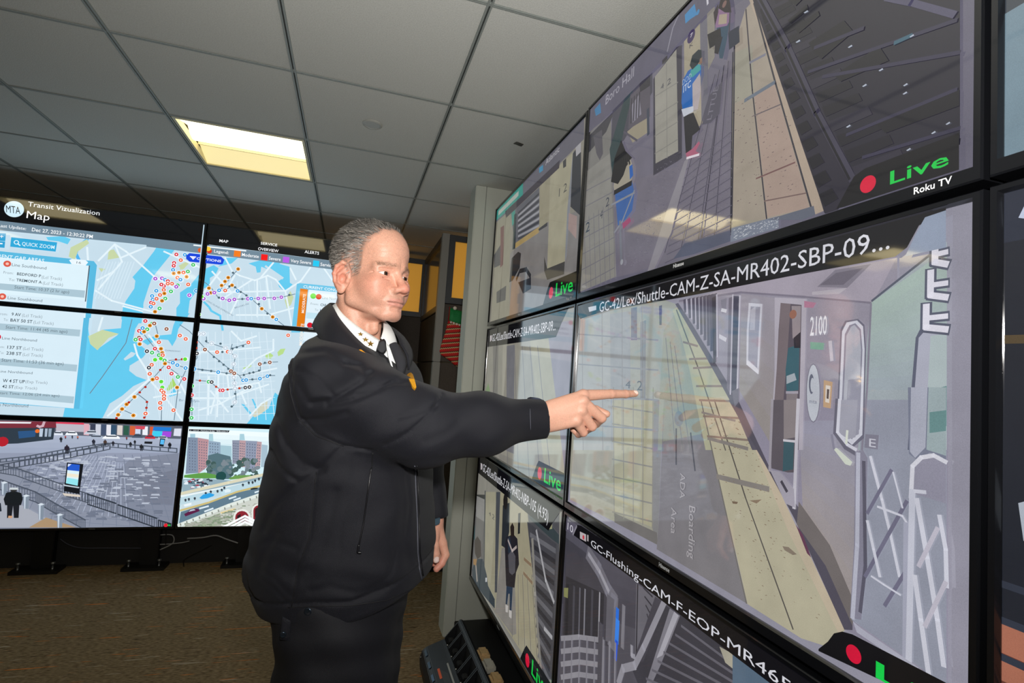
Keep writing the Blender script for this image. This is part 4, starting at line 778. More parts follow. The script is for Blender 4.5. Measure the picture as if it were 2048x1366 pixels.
# ---- top middle: station platform -----------------------------------------
def feed_boro(pc):
    pc.fill('6a6778')
    D = T2
    # platform floor
    pc.poly(D((140, 560), (350, 320), (560, 130), (800, -40), (900, -40), (900, 1100), (0, 1300)), '726e7d')
    pc.poly(D((180, 1260), (165, 1020), (240, 830), (330, 790), (440, 760), (560, 570), (700, 200), (780, 60), (700, 1100)), '76717e')
    # far wall and dark stair soffit at left
    pc.poly(D((20, 620), (140, 520), (165, 1260), (0, 1320)), '7d7b78'); pc.poly(D((20, 640), (160, 500), (120, 600), (20, 720)), '403f46')
    pc.poly(D((60, 620), (100, 590), (105, 700), (90, 730), (75, 700)), '57545c'); pc.poly(D((150, 480), (250, 400), (330, 330), (330, 420), (200, 640), (140, 680)), '494854')
    pc.poly(D((135, 680), (215, 410), (245, 395), (190, 640), (150, 820)), '2f4246'); pc.poly(D((215, 600), (310, 520), (315, 600), (240, 650)), '9a917e'); pc.poly(D((230, 430), (320, 350), (320, 530), (220, 590)), '5a5560')
    pc.poly(D((235, 480), (270, 430), (280, 520), (240, 560)), '8a8694'); pc.poly(D((270, 380), (320, 340), (320, 390), (275, 420)), '34323a')
    for k in range(4): pc.line(D((236+12*k, 450-10*k), (232+12*k, 560-10*k)), 0.006, '3c3a44')
    pc.line(D((200, 600), (260, 640)), 0.006, '54505e'); pc.line(D((310, 500), (312, 610)), 0.012, '3d4454')
    # tiled columns
    pc.poly(D((335, 360), (440, 215), (465, 205), (465, 720), (445, 735), (335, 800)), '3f3c48'); pc.poly(D((342, 350), (440, 225), (448, 690), (345, 745)), '9b988f')
    for y in (430, 520, 610, 690): pc.line(D((342, y+10), (447, y-55)), 0.003, '85837e')
    pc.line(D((395, 290), (398, 720)), 0.003, '85837e')
    txt(pc, D, '4', (368, 412), (382, 405), '4a4a55', 390); txt(pc, D, '2', (398, 393), (414, 386), '4a4a55', 366)
    pc.poly(D((375, 270), (398, 245), (400, 275), (376, 295)), '4a4846')
    pc.poly(D((475, 190), (545, 110), (560, 100), (560, 560), (480, 640)), 'a39a86'); pc.poly(D((548, 110), (580, 80), (585, 480), (555, 560)), '6f6d78'); pc.poly(D((580, 60), (615, 30), (615, 260), (585, 320)), '8f8a80')
    pc.disc(D((508, 166))[0], 0.019, '3a2a58', 18); txt(pc, D, '7', (503, 174), (514, 170), 'e2dcea', 158); txt(pc, D, 'K', (500, 222), (516, 214), '3a3844', 204)
    pc.poly(D((20, 790), (135, 700), (165, 1260), (0, 1330)), '8c8a85'); txt(pc, D, '4', (92, 1000), (104, 990), '3d4250', 962); txt(pc, D, '2', (118, 945), (134, 935), '3d4250', 905); txt(pc, D, '2', (26, 1062), (46, 1050), '2c3c50', 1018)
    for k in range(7): pc.line(D((20+22*k, 1000-14*k), (30+22*k, 1330-10*k)), 0.003, '737178'); pc.line(D((10, 880+70*k), (160, 800+70*k)), 0.003, '76747a')
    # tactile strip and paving joints
    pc.poly(D((700, 290), (770, 30), (790, 0), (911, 300), (911, 1000), (690, 1070)), 'a19a8b')
    pc.poly(T2b((95, 280), (160, 60), (215, 0), (330, 330), (480, 760), (590, 1330), (300, 1366), (80, 1366)), 'a59a8c'); pc.poly(T2b((215, 580), (340, 510), (560, 1290), (300, 1350)), 'ad988c'); pc.poly(T2b((95, 330), (205, 280), (215, 580), (85, 650)), 'a09c8d')
    pc.poly(T2b((185, 0), (230, 0), (400, 500), (650, 1310), (590, 1335), (380, 620), (250, 170)), 'b3a291'); pc.line(T2b((215, 20), (350, 520), (580, 1320)), 0.006, '3c3a42')
    pc.line(T2b((165, 60), (205, 560), (295, 1366)), 0.005, '3a3640'); pc.line(T2b((95, 200), (90, 700), (78, 1366)), 0.006, '2e2c38'); pc.line(T2b((160, 625), (340, 515)), 0.012, '6e7886'); pc.line(T2b((190, 390), (285, 340)), 0.008, '80808e')
    pc.line(T2b((215, 720), (380, 650)), 0.004, '6e6468'); pc.line(T2b((230, 1110), (470, 1010)), 0.005, '7a5a58'); pc.line(T2b((280, 1250), (540, 1200)), 0.004, '7a6460')
    pc.speckle(T2b((100, 600), (400, 600), (560, 1250), (100, 1300)), '6f5f60', 120, 0.002, 0.005, 1.5); pc.speckle(T2((340, 780), (690, 520), (690, 1060), (200, 1230)), '625e6e', 500, 0.001, 0.003, 1.5); pc.speckle(T2((340, 780), (690, 520), (690, 1060), (200, 1230)), '86828e', 400, 0.001, 0.003, 1.5)
    for k in range(5): pc.line(D((700-20*k, 260+20*k), (690-75*k, 1070+20*k)), 0.004, '4c4858')
    pc.line(D((700, 240), (690, 1070)), 0.005, '2b2936'); pc.line(D((660, 300), (555, 1110)), 0.005, '3c3948')
    for k in range(12): pc.line(D((480-8*k, 780+38*k), (695, 600+42*k)), 0.003, '5d5968')
    pc.poly(D((480, 735), (500, 720), (420, 1060), (340, 1230), (310, 1240), (400, 960)), '8e8a92')
    pc.poly(D((560, 570), (590, 440), (655, 370), (640, 520), (600, 560)), '54515f'); txt(pc, D, 'LTTUE', (602, 545), (620, 400), '7e7a88', None, rot=1.25)
    pc.poly(D((430, 1180), (480, 1110), (690, 1050), (690, 1100), (520, 1160)), '585c70'); pc.poly(D((695, 1040), (911, 985), (911, 1040), (690, 1105)), '7d8494'); pc.poly(T2b((300, 1366), (590, 1280), (600, 1335), (520, 1366)), '656a78')
    pc.speckle(D((700, 1045), (911, 990), (911, 1035), (695, 1095)), 'b8bcc4', 120, 0.003, 0.006, 1.2)
    # track bed
    tb = T2b((215, -30), (1500, -30), (1500, 900), (1505, 860), (900, 1070), (700, 1366), (655, 1320), (420, 560)); pc.poly(tb, '23212e')
    pc.poly(T2b((200, -30), (330, -30), (860, 1120), (700, 1366), (655, 1310)), '2b2835')
    for k in range(16):
        t = k/15; t2 = t**1.5; pc.poly(T2b((255+370*t2, 60+1150*t2), (285+420*t2, 40+1130*t2), (300+445*t2, 70+1165*t2), (265+395*t2, 95+1190*t2)), '18161f'); pc.poly(T2b((330+500*t2, 40+1000*t2), (430+700*t2, -10+940*t2), (445+715*t2, 15+975*t2), (340+520*t2, 75+1040*t2)), '1b1923' if k % 3 else '2f2c3a')
    pc.line(T2b((250, -30), (430, 300), (610, 700), (830, 1110)), 0.024, '423f50'); pc.line(T2b((242, -30), (420, 300), (600, 700), (815, 1115)), 0.008, '15131c')
    for pts in ([(430, 130), (550, 30), (560, 60), (450, 150)], [(470, 180), (620, 70), (630, 100), (500, 210)], [(560, 270), (780, 130), (840, 200), (640, 370), (600, 330)], [(720, 470), (1000, 290), (1060, 380), (760, 510)], [(980, 770), (1250, 640), (1500, 560), (1500, 660), (1040, 830)], [(400, -20), (540, -20), (480, 40)]):
        pc.poly(T2b(*pts), '15141c')
    for a, b, c_, d in ((560, 450, 1480, 130), (650, 480, 1500, 330), (800, 840, 1480, 560), (600, 300, 900, 180), (900, 980, 1500, 800)): pc.line(T2b((a, b), (c_, d)), 0.012, '36334a')
    pc.line(T2b((1050, -10), (1200, 20), (1465, 95)), 0.022, '55526a'); pc.line(T2b((1100, 270), (1200, 225)), 0.014, '3d6678')
    for x, y in ((545, 75), (495, 258), (820, 290), (1012, 435), (1165, 528), (1162, 580), (910, 532), (1205, 225), (1430, 768), (1340, 825), (1185, 930), (810, 785)): pc.poly(T2b((x-14, y+8), (x+10, y-8), (x+16, y), (x-6, y+12)), 'b8c0d0')
    # header band across the top
    pc.poly(D((0, 640), (40, 490), (500, 0), (560, -60), (800, -60), (640, 10), (340, 320), (140, 520), (20, 630)), '5d5a6c'); pc.line(D((465, 50), (430, 130), (405, 235)), 0.006, '8d8a98')
    txt(pc, D, 'Boro Hall', (122, 480), (250, 365), 'a7a4b0', 440); pc.poly(D((72, 500), (98, 470), (102, 515), (78, 530)), '3d7ba8'); pc.poly(D((485, 70), (530, 20), (540, 70), (510, 90), (488, 110)), '3f8ac0'); pc.disc(D((545, 58))[0], 0.008, '3f8ac0')
    pc.line(D((588, 0), (590, 20)), 0.008, 'd0ced8')
    # people
    pc.poly(D((480, 530), (525, 515), (555, 590), (545, 600), (520, 620), (515, 690), (490, 700)), '201e26')                     # trousers
    pc.poly(D((490, 700), (520, 680), (550, 645), (555, 655), (535, 690), (552, 700), (540, 712), (495, 728)), 'b0607a'); pc.line(D((495, 722), (550, 706)), 0.007, 'e6dde4')
    pc.poly(D((470, 470), (475, 370), (500, 325), (545, 295), (560, 300), (560, 340), (535, 430), (525, 500), (480, 525)), '1f66b4')
    pc.poly(D((520, 385), (555, 335), (558, 420), (545, 500), (522, 505)), 'b4a9ac'); pc.poly(D((515, 320), (555, 290), (558, 320), (520, 355), (505, 350)), '3fa0a0'); pc.poly(D((470, 500), (525, 485), (525, 510), (480, 535)), 'c8cdd8')
    txt(pc, D, 'ITC', (478, 425), (512, 405), 'c8d4e6', 395, bold=True); txt(pc, D, 'DOD', (474, 392), (515, 365), 'a8bcd8', 368)
    pc.poly(D((508, 300), (520, 255), (548, 228), (562, 230), (562, 270), (545, 295), (520, 320)), '1e2b32'); pc.poly(D((555, 270), (566, 262), (565, 290), (550, 296)), '8d7060')
    pc.poly(D((165, 870), (245, 830), (255, 880), (245, 960), (215, 1000), (180, 1030)), '3c64a4'); pc.poly(D((160, 850), (170, 760), (200, 700), (235, 720), (248, 760), (245, 810), (235, 845), (165, 880)), 'a39c8c'); pc.poly(D((232, 760), (246, 750), (250, 800), (235, 820)), '2760b0')
    pc.poly(D((148, 830), (165, 720), (195, 640), (215, 690), (245, 720), (225, 740), (205, 800), (180, 840)), '17151b'); pc.line(D((165, 878), (240, 836)), 0.014, '1e1c22')
    for k in range(5): pc.line(D((195+8*k, 690+6*k), (190+11*k, 760-3*k)), 0.007, '1b191f')
    pc.line(D((150, 935), (255, 880)), 0.006, '8b8e98'); pc.line(D((255, 870), (200, 1010), (165, 1060)), 0.006, '8b8e98'); pc.line(D((190, 1010), (196, 1200)), 0.010, '7a7d88'); pc.disc(D((198, 1195))[0], 0.008, 'a0a2aa'); pc.poly(D((200, 1020), (235, 990), (240, 1010), (205, 1045)), 'a04a70')
    pc.poly(D((630, 110), (690, 100), (680, 180), (660, 270), (645, 268), (640, 190)), '2e4a5e'); pc.poly(D((622, 90), (650, 30), (690, 30), (695, 90), (680, 120), (630, 130)), '8c6a8c'); pc.poly(D((645, 70), (680, 65), (678, 110), (640, 115)), 'a89a86'); pc.poly(D((640, 40), (650, 0), (690, -10), (700, 60), (670, 60)), '24191f'); pc.disc(D((668, 22))[0], 0.010, '80605a')
    pc.poly(D((590, 160), (650, 130), (655, 190), (600, 225)), '19161c'); pc.poly(D((628, 180), (660, 170), (640, 250), (622, 245)), '1f1c24'); pc.poly(D((685, 150), (735, 120), (738, 195), (690, 230)), '242a3c'); pc.line(D((690, 150), (694, 60)), 0.006, '3a3a46'); pc.poly(D((618, 60), (640, 20), (640, 60), (625, 120)), '2a2028')
    live(pc, T2b((740, 1300), (850, 1100), (920, 1050), (1505, 830), (1505, 1060), (1500, 1120)), T2b((937, 1148))[0], T2b((1075, 1150))[0], T2b((1440, 1045))[0], T2b((1075, 1070))[0], 0.028)
# ---- large train picture ---------------------------------------------------
def feed_train(pc):
    pc.fill('9b99a8')
    A, Bq = M2, M2b
    # platform wall at left
    pc.poly(A((0, 500), (420, 430), (530, 470), (450, 1199), (0, 1199)), 'a5a79f'); pc.poly(Bq((0, 0), (450, 0), (420, 690), (0, 480)), 'a6a495')
    pc.poly(A((30, 480), (200, 450), (205, 1199), (20, 1199)), 'a9abaa'); pc.poly(A((200, 520), (300, 505), (305, 1199), (205, 1199)), '9ea1a4'); pc.poly(A((305, 490), (335, 485), (335, 650), (305, 650)), '787a88'); pc.poly(A((445, 480), (460, 475), (458, 575), (447, 575)), '5f6478')
    pc.poly(A((352, 560), (380, 550), (375, 1199), (352, 1199)), '8b8d90'); pc.poly(Bq((205, 0), (405, 0), (400, 615), (215, 540)), 'b2ae94'); pc.poly(Bq((405, 0), (450, 0), (425, 690), (398, 620)), '8d8c8c'); pc.poly(Bq((215, 545), (420, 640), (424, 700), (215, 590)), '7b7876')
    for k in range(5): pc.line(Bq((210+48*k, -60), (214+46*k, 560+14*k)), 0.004, '8f8d86')
    for k in range(7): pc.line(Bq((205, 30+85*k), (402, 60+88*k)), 0.004, '908e86')
    for k in range(4): pc.line(A((40, 620+150*k), (440, 650+150*k)), 0.004, '8d9096'); pc.line(A((60+100*k, 480), (66+98*k, 1199)), 0.003, '94969a')
    txt(pc, A, '4', (278, 890), (302, 890), '5a6470', 852); txt(pc, A, '2', (335, 900), (362, 900), '56606c', 852)
    # platform floor
    pc.poly(A((470, 600), (525, 520), (600, 800), (680, 1199), (440, 1199), (450, 900)), '9ea193'); pc.poly(Bq((455, 0), (630, 0), (720, 370), (800, 740), (860, 985), (420, 720), (430, 600)), '858286'); pc.poly(Bq((455, 0), (620, 0), (660, 160), (450, 200)), '95978a')
    for k in range(3): pc.line(A((480+22*k, 640+20*k), (530+36*k, 1199)), 0.004, '7d7f80')
    pc.disc(A((546, 1042))[0], 0.021, '7f8488', 24); pc.disc(Bq((527, 90))[0], 0.021, '7f8488', 24)
    [txt(pc, Bq, t_, (x0+o_, y0), (x0+o_+8, y1), c_, None, rot=-1.52) for o_, c_ in ((5, '706d72'), (0, 'b4b0b4')) for t_, x0, y0, y1 in (('Boarding', 578, 508, 765), ('Area', 492, 518, 645), ('ADA', 535, 352, 475))]
    pc.line(Bq((515, 140), (515, 310)), 0.006, '4c4c52'); pc.line(Bq((585, 160), (606, 340)), 0.006, '4c4c52')
    # tactile strip
    pc.poly(A((515, 500), (545, 480), (620, 610), (700, 770), (850, 1010), (935, 1199), (680, 1199), (640, 1000), (600, 800), (560, 640)), 'b3b297')
    pc.poly(Bq((630, 0), (760, -20), (870, 140), (990, 420), (1100, 620), (1200, 850), (1330, 1110), (1260, 1195), (1120, 1150), (860, 985), (790, 680), (720, 370)), 'bcb69d')
    pc.poly(Bq((840, 100), (880, 150), (1100, 620), (1330, 1105), (1300, 1125), (1060, 640)), 'c7b9a2'); pc.line(A((535, 500), (640, 780), (780, 1199)), 0.005, '6f6a62'); pc.line(Bq((700, 0), (850, 470), (1080, 1105)), 0.005, '5c5853'); pc.line(Bq((635, 0), (800, 740), (855, 980)), 0.005, '76736e')
    for a, b, c_, d, w_ in ((670, 185, 860, 235, 0.010), (715, 370, 960, 430, 0.015), (640, 60, 800, 100, 0.006)): pc.line(Bq((a, b), (c_, d)), w_, '8b8580')
    for a, b, c_, d in ((600, 745, 690, 742), (620, 790, 720, 785), (635, 880, 770, 880), (650, 950, 800, 955), (670, 1030, 850, 1040), (690, 1130, 900, 1150), (570, 660, 640, 680)): pc.line(A((a, b), (c_, d)), 0.006, '8a7a70')
    pc.speckle(Bq((660, 60), (850, 100), (1250, 1080), (860, 940)), '8d7c68', 170, 0.002, 0.005, 1.6); pc.poly(Bq((1030, 705), (1060, 710), (1100, 745), (1080, 748), (1040, 725)), '8c7f70'); pc.poly(Bq((785, 488), (815, 492), (810, 502), (790, 500)), '7c6a58'); pc.poly(Bq((870, 485), (930, 480), (905, 500)), '8f7c68')
    # train side
    pc.poly(A((530, 465), (745, 400), (1100, 330), (1520, 200), (1640, 230), (1640, 1199), (930, 1199), (840, 980), (690, 735), (600, 580)), '9a95a4'); pc.poly(Bq((770, 0), (1830, 0), (1830, 1366), (1700, 1300), (1340, 1110), (1090, 560), (960, 320)), '9590a2')
    pc.grad(Bq((1110, 100), (1420, 100), (1400, 1000), (1130, 560)), '9a99ac', 'a59c9a', 8); pc.grad(A((860, 420), (1030, 440), (1020, 1190), (850, 900)), 'a19ba8', '9a938f', 6)
    pc.poly(A((740, 400), (1090, 320), (1480, 210), (1640, 235), (1520, 462), (1180, 440), (1040, 430), (860, 415), (640, 450)), 'aaa2b0'); pc.poly(A((1240, 385), (1330, 300), (1510, 270), (1390, 390)), '8a8492'); pc.poly(A((1255, 375), (1335, 315), (1470, 290), (1370, 375)), '746e7c'); pc.poly(A((1215, 410), (1390, 390), (1350, 420), (1215, 425)), 'bdb6c0')
    pc.line(A((550, 455), (860, 412), (1180, 435), (1515, 465)), 0.006, '827c8c')
    # dark gap between platform and train, underframe
    pc.poly(A((530, 470), (545, 465), (620, 580), (735, 770), (850, 960), (960, 1199), (915, 1199), (830, 1000), (690, 745)), '5f5b68'); pc.poly(Bq((770, 0), (815, 0), (985, 360), (1110, 520), (1250, 780), (1370, 1000), (1370, 1110), (1330, 1108), (1090, 575), (960, 335)), '575360'); pc.poly(Bq((1110, 490), (1260, 700), (1380, 980), (1370, 1090), (1240, 800), (1100, 600)), '77706f')
    pc.poly(Bq((1095, 600), (1130, 650), (1170, 760), (1150, 740)), '6a4058')
    # cars further along: door and pane rhythm
    for k in range(9):
        t = (k+1)/10; x = 545+200*t**0.8; pc.line(A((x, 455-30*t), (x+4, 480+270*t)), 0.010+0.01*t, '5d5868'); pc.line(A((x+10, 452-30*t), (x+13, 490+270*t)), 0.006, 'c0bccb')
    pc.poly(A((715, 440), (735, 430), (735, 760), (722, 770)), '47434f'); pc.poly(A((760, 450), (790, 440), (785, 510), (765, 520)), '8b8896'); pc.line(A((765, 500), (785, 505)), 0.010, 'd6d4dc'); pc.poly(A((752, 620), (790, 640), (785, 660), (750, 640)), 'cfccd6')
    # half-open doors
    pc.poly(A((822, 430), (852, 432), (848, 560), (840, 890), (805, 925), (812, 700)), '4b4a5c'); pc.poly(A((800, 440), (822, 432), (815, 700), (805, 920), (790, 890)), '77717f'); pc.line(A((820, 425), (808, 920)), 0.006, 'bdb8c6'); pc.line(A((855, 430), (842, 900)), 0.006, 'c8c4d0')
    pc.poly(A((815, 905), (850, 890), (850, 960), (830, 985)), '706b78')
    pc.poly(A((900, 465), (968, 470), (960, 620), (950, 820), (888, 765), (890, 600)), 'd2d0db'); pc.poly(A((910, 482), (958, 485), (950, 620), (942, 790), (897, 750), (900, 600)), '9d9aa9'); pc.poly(A((910, 500), (935, 480), (930, 600), (905, 600)), 'b9b6c2'); pc.poly(A((890, 750), (950, 800), (948, 822), (888, 772)), 'e2e0e8')
    pc.poly(A((1030, 438), (1190, 445), (1170, 1199), (1010, 1199), (1030, 800)), 'b8b2be'); pc.poly(A((1060, 465), (1165, 475), (1150, 1199), (1010, 1199), (1040, 800), (1050, 600)), '5d5560'); pc.poly(A((1060, 465), (1110, 470), (1095, 700), (1070, 1000), (1010, 1199), (1040, 800)), '7b6f74'); pc.poly(A((1115, 480), (1162, 480), (1158, 640), (1140, 660), (1120, 640)), '9a8f94'); pc.disc(A((1122, 522))[0], 0.014, '9a6a58')
    pc.poly(A((1098, 690), (1130, 680), (1155, 660), (1150, 900), (1090, 910), (1085, 800)), '3d6470'); pc.poly(A((1125, 640), (1160, 610), (1160, 690), (1128, 690)), '2c2a34'); pc.poly(A((1090, 830), (1130, 815), (1140, 850), (1090, 870)), 'a8b0b8'); pc.line(A((1090, 912), (1145, 912)), 0.008, 'a8a2ae')
    pc.poly(A((1090, 920), (1145, 918), (1140, 1140), (1085, 1150)), '857c80')
    pc.poly(Bq((990, 0), (1110, 0), (1095, 350), (1060, 350), (980, 330), (975, 180)), '615a62'); pc.poly(Bq((1040, 0), (1110, 0), (1100, 180), (1040, 190)), '8d8486'); pc.poly(Bq((1040, 200), (1090, 205), (1085, 335), (1035, 345)), '3f5e68'); pc.line(Bq((1040, 195), (1092, 200)), 0.007, 'cfccd4'); pc.line(Bq((1110, 0), (1090, 520)), 0.012, 'cbc8d2'); pc.line(Bq((985, 0), (972, 340)), 0.010, 'a49ea8')
    pc.poly(Bq((975, 340), (1020, 345), (1090, 430), (1095, 520), (1050, 500)), 'aaa5b2'); pc.line(Bq((1030, 395), (1055, 440)), 0.010, '4a4652')
    # car end corner, number, logos
    txt(pc, A, '2100', (1208, 628), (1290, 640), 'f0f0f6', 535, bold=True); pc.poly(A((1210, 660), (1280, 665), (1275, 700), (1210, 695)), '7fae9a')
    for a, b in ((1200, 0),): pass
    u, v = pc.uv(A((1225, 915))[0])
    def oval(cx, cy, rx, ry, col):
        pc.poly(A(*[(cx+rx*math.cos(q*0.314), cy+ry*math.sin(q*0.314)) for q in range(20)]), col)
    oval(1225, 915, 36, 148, '7f7c8c'); oval(1225, 915, 32, 142, 'c6cad4'); oval(1216, 870, 13, 50, '6a6e80'); oval(1221, 875, 10, 36, 'c6cad4')
    txt(pc, A, 'mta', (1205, 965), (1243, 965), '80859a', 945)
    pc.poly(A((1278, 850), (1322, 860), (1312, 992), (1275, 985)), 'c8a684'); pc.poly(A((1288, 875), (1312, 880), (1305, 965), (1285, 960)), 'e6dcd2'); pc.poly(A((1294, 895), (1306, 897), (1302, 945), (1292, 942)), '5a4a48'); pc.line(A((1310, 660), (1318, 750)), 0.012, 'c4c2ce'); pc.poly(A((1180, 455), (1240, 465), (1225, 490), (1180, 488)), 'b8809a')
    # front of the train
    pc.poly(A((1515, 465), (1820, 225), (1895, 160), (1895, 1199), (1450, 1199), (1480, 800)), 'a6b0b6'); pc.poly(Bq((1420, 0), (1830, 0), (1830, 1366), (1760, 1330), (1370, 1060), (1400, 500)), '9a9eae'); pc.grad(A((1515, 465), (1895, 200), (1895, 900), (1500, 900)), 'adc0b8', 'a2adb6', 8)
    pc.line(A((1520, 455), (1812, 225)), 0.008, '5b6070'); pc.line(A((1515, 470), (1495, 900), (1470, 1199)), 0.007, '8a8696')
    # cab side window
    for c_, o_ in (('6f6e80', 0), ('d5d6e2', 8), ('8b8a9c', 22), ('b4b6c2', 30)):
        pc.poly(A((1362+o_, 600+o_), (1385+o_, 555+o_), (1450-o_*0.6, 545+o_), (1482-o_*0.8, 575+o_), (1490-o_*0.8, 700), (1480-o_, 1140-o_*2), (1420, 1190-o_*2), (1340+o_, 1120-o_), (1350+o_, 900)), c_)
    pc.poly(A((1400, 850), (1465, 840), (1455, 1120), (1415, 1140), (1385, 1080)), '9a9aaa')
    pc.poly(Bq((1320, 0), (1400, 0), (1390, 180), (1355, 190), (1310, 160)), 'a6a6b4'); pc.line(Bq((1300, 0), (1290, 160), (1340, 230), (1390, 260)), 0.012, '6c6a7a'); pc.line(Bq((1312, 0), (1302, 155), (1350, 215), (1392, 240)), 0.010, 'd8d8e4'); pc.poly(Bq((1282, 235), (1300, 232), (1375, 300), (1365, 318), (1340, 310)), 'd6dccf'); pc.line(Bq((1275, 170), (1285, 235)), 0.008, '8a889a'); pc.line(Bq((1350, 150), (1345, 210)), 0.008, 'dfe4d8')
    # door window on the front with white squared letters above
    pc.poly(A((1740, 640), (1760, 600), (1895, 585), (1895, 1199), (1700, 1199), (1718, 900)), '606478'); pc.poly(A((1755, 640), (1780, 612), (1895, 600), (1895, 1199), (1712, 1199), (1735, 900)), 'b4b6c6'); pc.poly(A((1815, 630), (1895, 620), (1895, 1199), (1785, 1199), (1800, 900)), 'b6c4c6'); pc.poly(A((1815, 900), (1895, 880), (1895, 1080), (1808, 1090)), '6f9696')
    for k, (y0, y1) in enumerate(((165, 275), (310, 440), (480, 600))):
        for c_, o_ in (('5c6072', 0), ('e6e4f0', 10)):
            pc.line(A((1838-22*k, y0), (1838-22*k-2, y1-12), (1895, y1-2)), 0.038-o_*0.0016, c_); pc.line(A((1860-22*k, (y0+y1)/2), (1895, (y0+y1)/2-8)), 0.034-o_*0.0016, c_)
    pc.poly(Bq((1645, -60), (1830, -60), (1830, 320), (1800, 270), (1750, 255), (1690, 290), (1650, 260)), '7f8498'); pc.poly(Bq((1660, -60), (1740, -60), (1730, 230), (1680, 280), (1655, 250)), 'b3b6c6'); pc.poly(Bq((1745, -60), (1830, -60), (1830, 270), (1735, 240)), 'a4b4b8'); pc.poly(Bq((1750, 60), (1830, 50), (1830, 150), (1750, 160)), '6d9494')
    pc.poly(Bq((1665, 330), (1700, 285), (1760, 268), (1830, 290), (1830, 500), (1670, 450)), '9a98aa'); pc.line(Bq((1660, 470), (1668, 320), (1710, 278), (1770, 268), (1830, 300)), 0.014, 'e0e0ea')
    # bars and folding gates
    pc.poly(Bq((1390, 250), (1430, 245), (1450, 280), (1440, 800), (1420, 1060), (1365, 1050), (1385, 700)), '8c8a9c'); pc.line(Bq((1405, 260), (1400, 700), (1378, 1050)), 0.014, 'bfc0d0'); pc.line(Bq((1432, 300), (1440, 800), (1415, 1020)), 0.012, '5e5c6c'); pc.poly(Bq((1440, 165), (1505, 170), (1500, 240), (1435, 230)), '878596'); txt(pc, Bq, 'E', (1458, 225), (1490, 225), 'd6d6e2', 185)
    WL, DL = 'd8d9e6', '75738a'
    for pts, w_, c_ in (([(1465, 275), (1520, 480), (1560, 640), (1605, 850)], 0.010, WL), ([(1565, 340), (1450, 545)], 0.011, DL), ([(1640, 490), (1440, 850)], 0.012, DL), ([(1450, 585), (1480, 720), (1510, 850)], 0.010, WL), ([(1640, 820), (1535, 990)], 0.012, DL), ([(1500, 515), (1620, 560), (1645, 600)], 0.007, WL), ([(1575, 350), (1620, 520)], 0.006, WL), ([(1470, 850), (1530, 890), (1610, 940)], 0.006, WL),
                        ([(1640, 600), (1635, 1260)], 0.020, 'aeb0c2'), ([(1668, 440), (1650, 1300)], 0.020, 'd0d2e0'), ([(1690, 480), (1740, 760), (1790, 1060), (1820, 1280)], 0.016, WL), ([(1680, 850), (1710, 1060), (1750, 1340)], 0.016, WL), ([(1800, 560), (1830, 720), (1835, 900)], 0.014, WL), ([(1790, 620), (1700, 800)], 0.014, 'c6c2d0'), ([(1830, 880), (1730, 1090)], 0.014, 'c6c2d0'), ([(1680, 440), (1730, 445)], 0.012, WL)):
        pc.line(Bq(*pts), w_, c_)
    pc.poly(Bq((1690, 600), (1760, 500), (1800, 600), (1780, 760), (1720, 800)), '6f5f88') if False else None
    pc.poly(Bq((1380, 1065), (1420, 1100), (1700, 1290), (1680, 1310), (1400, 1120)), 'b8b8c8')
    # header
    pc.poly(A((20, 470), (20, 420), (1895, -60), (1895, 20), (1760, 80), (1700, 190), (1640, 236), (1500, 262), (1100, 335), (560, 440), (200, 500), (60, 545)), '0a090e')
    pc.poly(A((1790, 40), (1895, 5), (1895, 190), (1690, 235), (1740, 130)), '9aa6bc')
    pc.text('GC-42/Lex/Shuttle-CAM-Z-SA-MR402-SBP-09...', A((155, 512))[0], 'e4e4ec', p_end=A((1612, 205))[0], h=abs(pc.uv(A((155, 512))[0])[1]-pc.uv(A((155, 463))[0])[1]))
    pc.poly(A((100, 487), (140, 478), (140, 500), (105, 510)), 'd0d0d8')
    live(pc, Bq((1215, 1200), (1260, 1165), (1290, 1125), (1330, 1116), (1380, 1130), (1840, 1366), (1840, 1500), (1215, 1210)), Bq((1385, 1225))[0], Bq((1492, 1335))[0], (2005, 1600), Bq((1492, 1255))[0], 0.026)
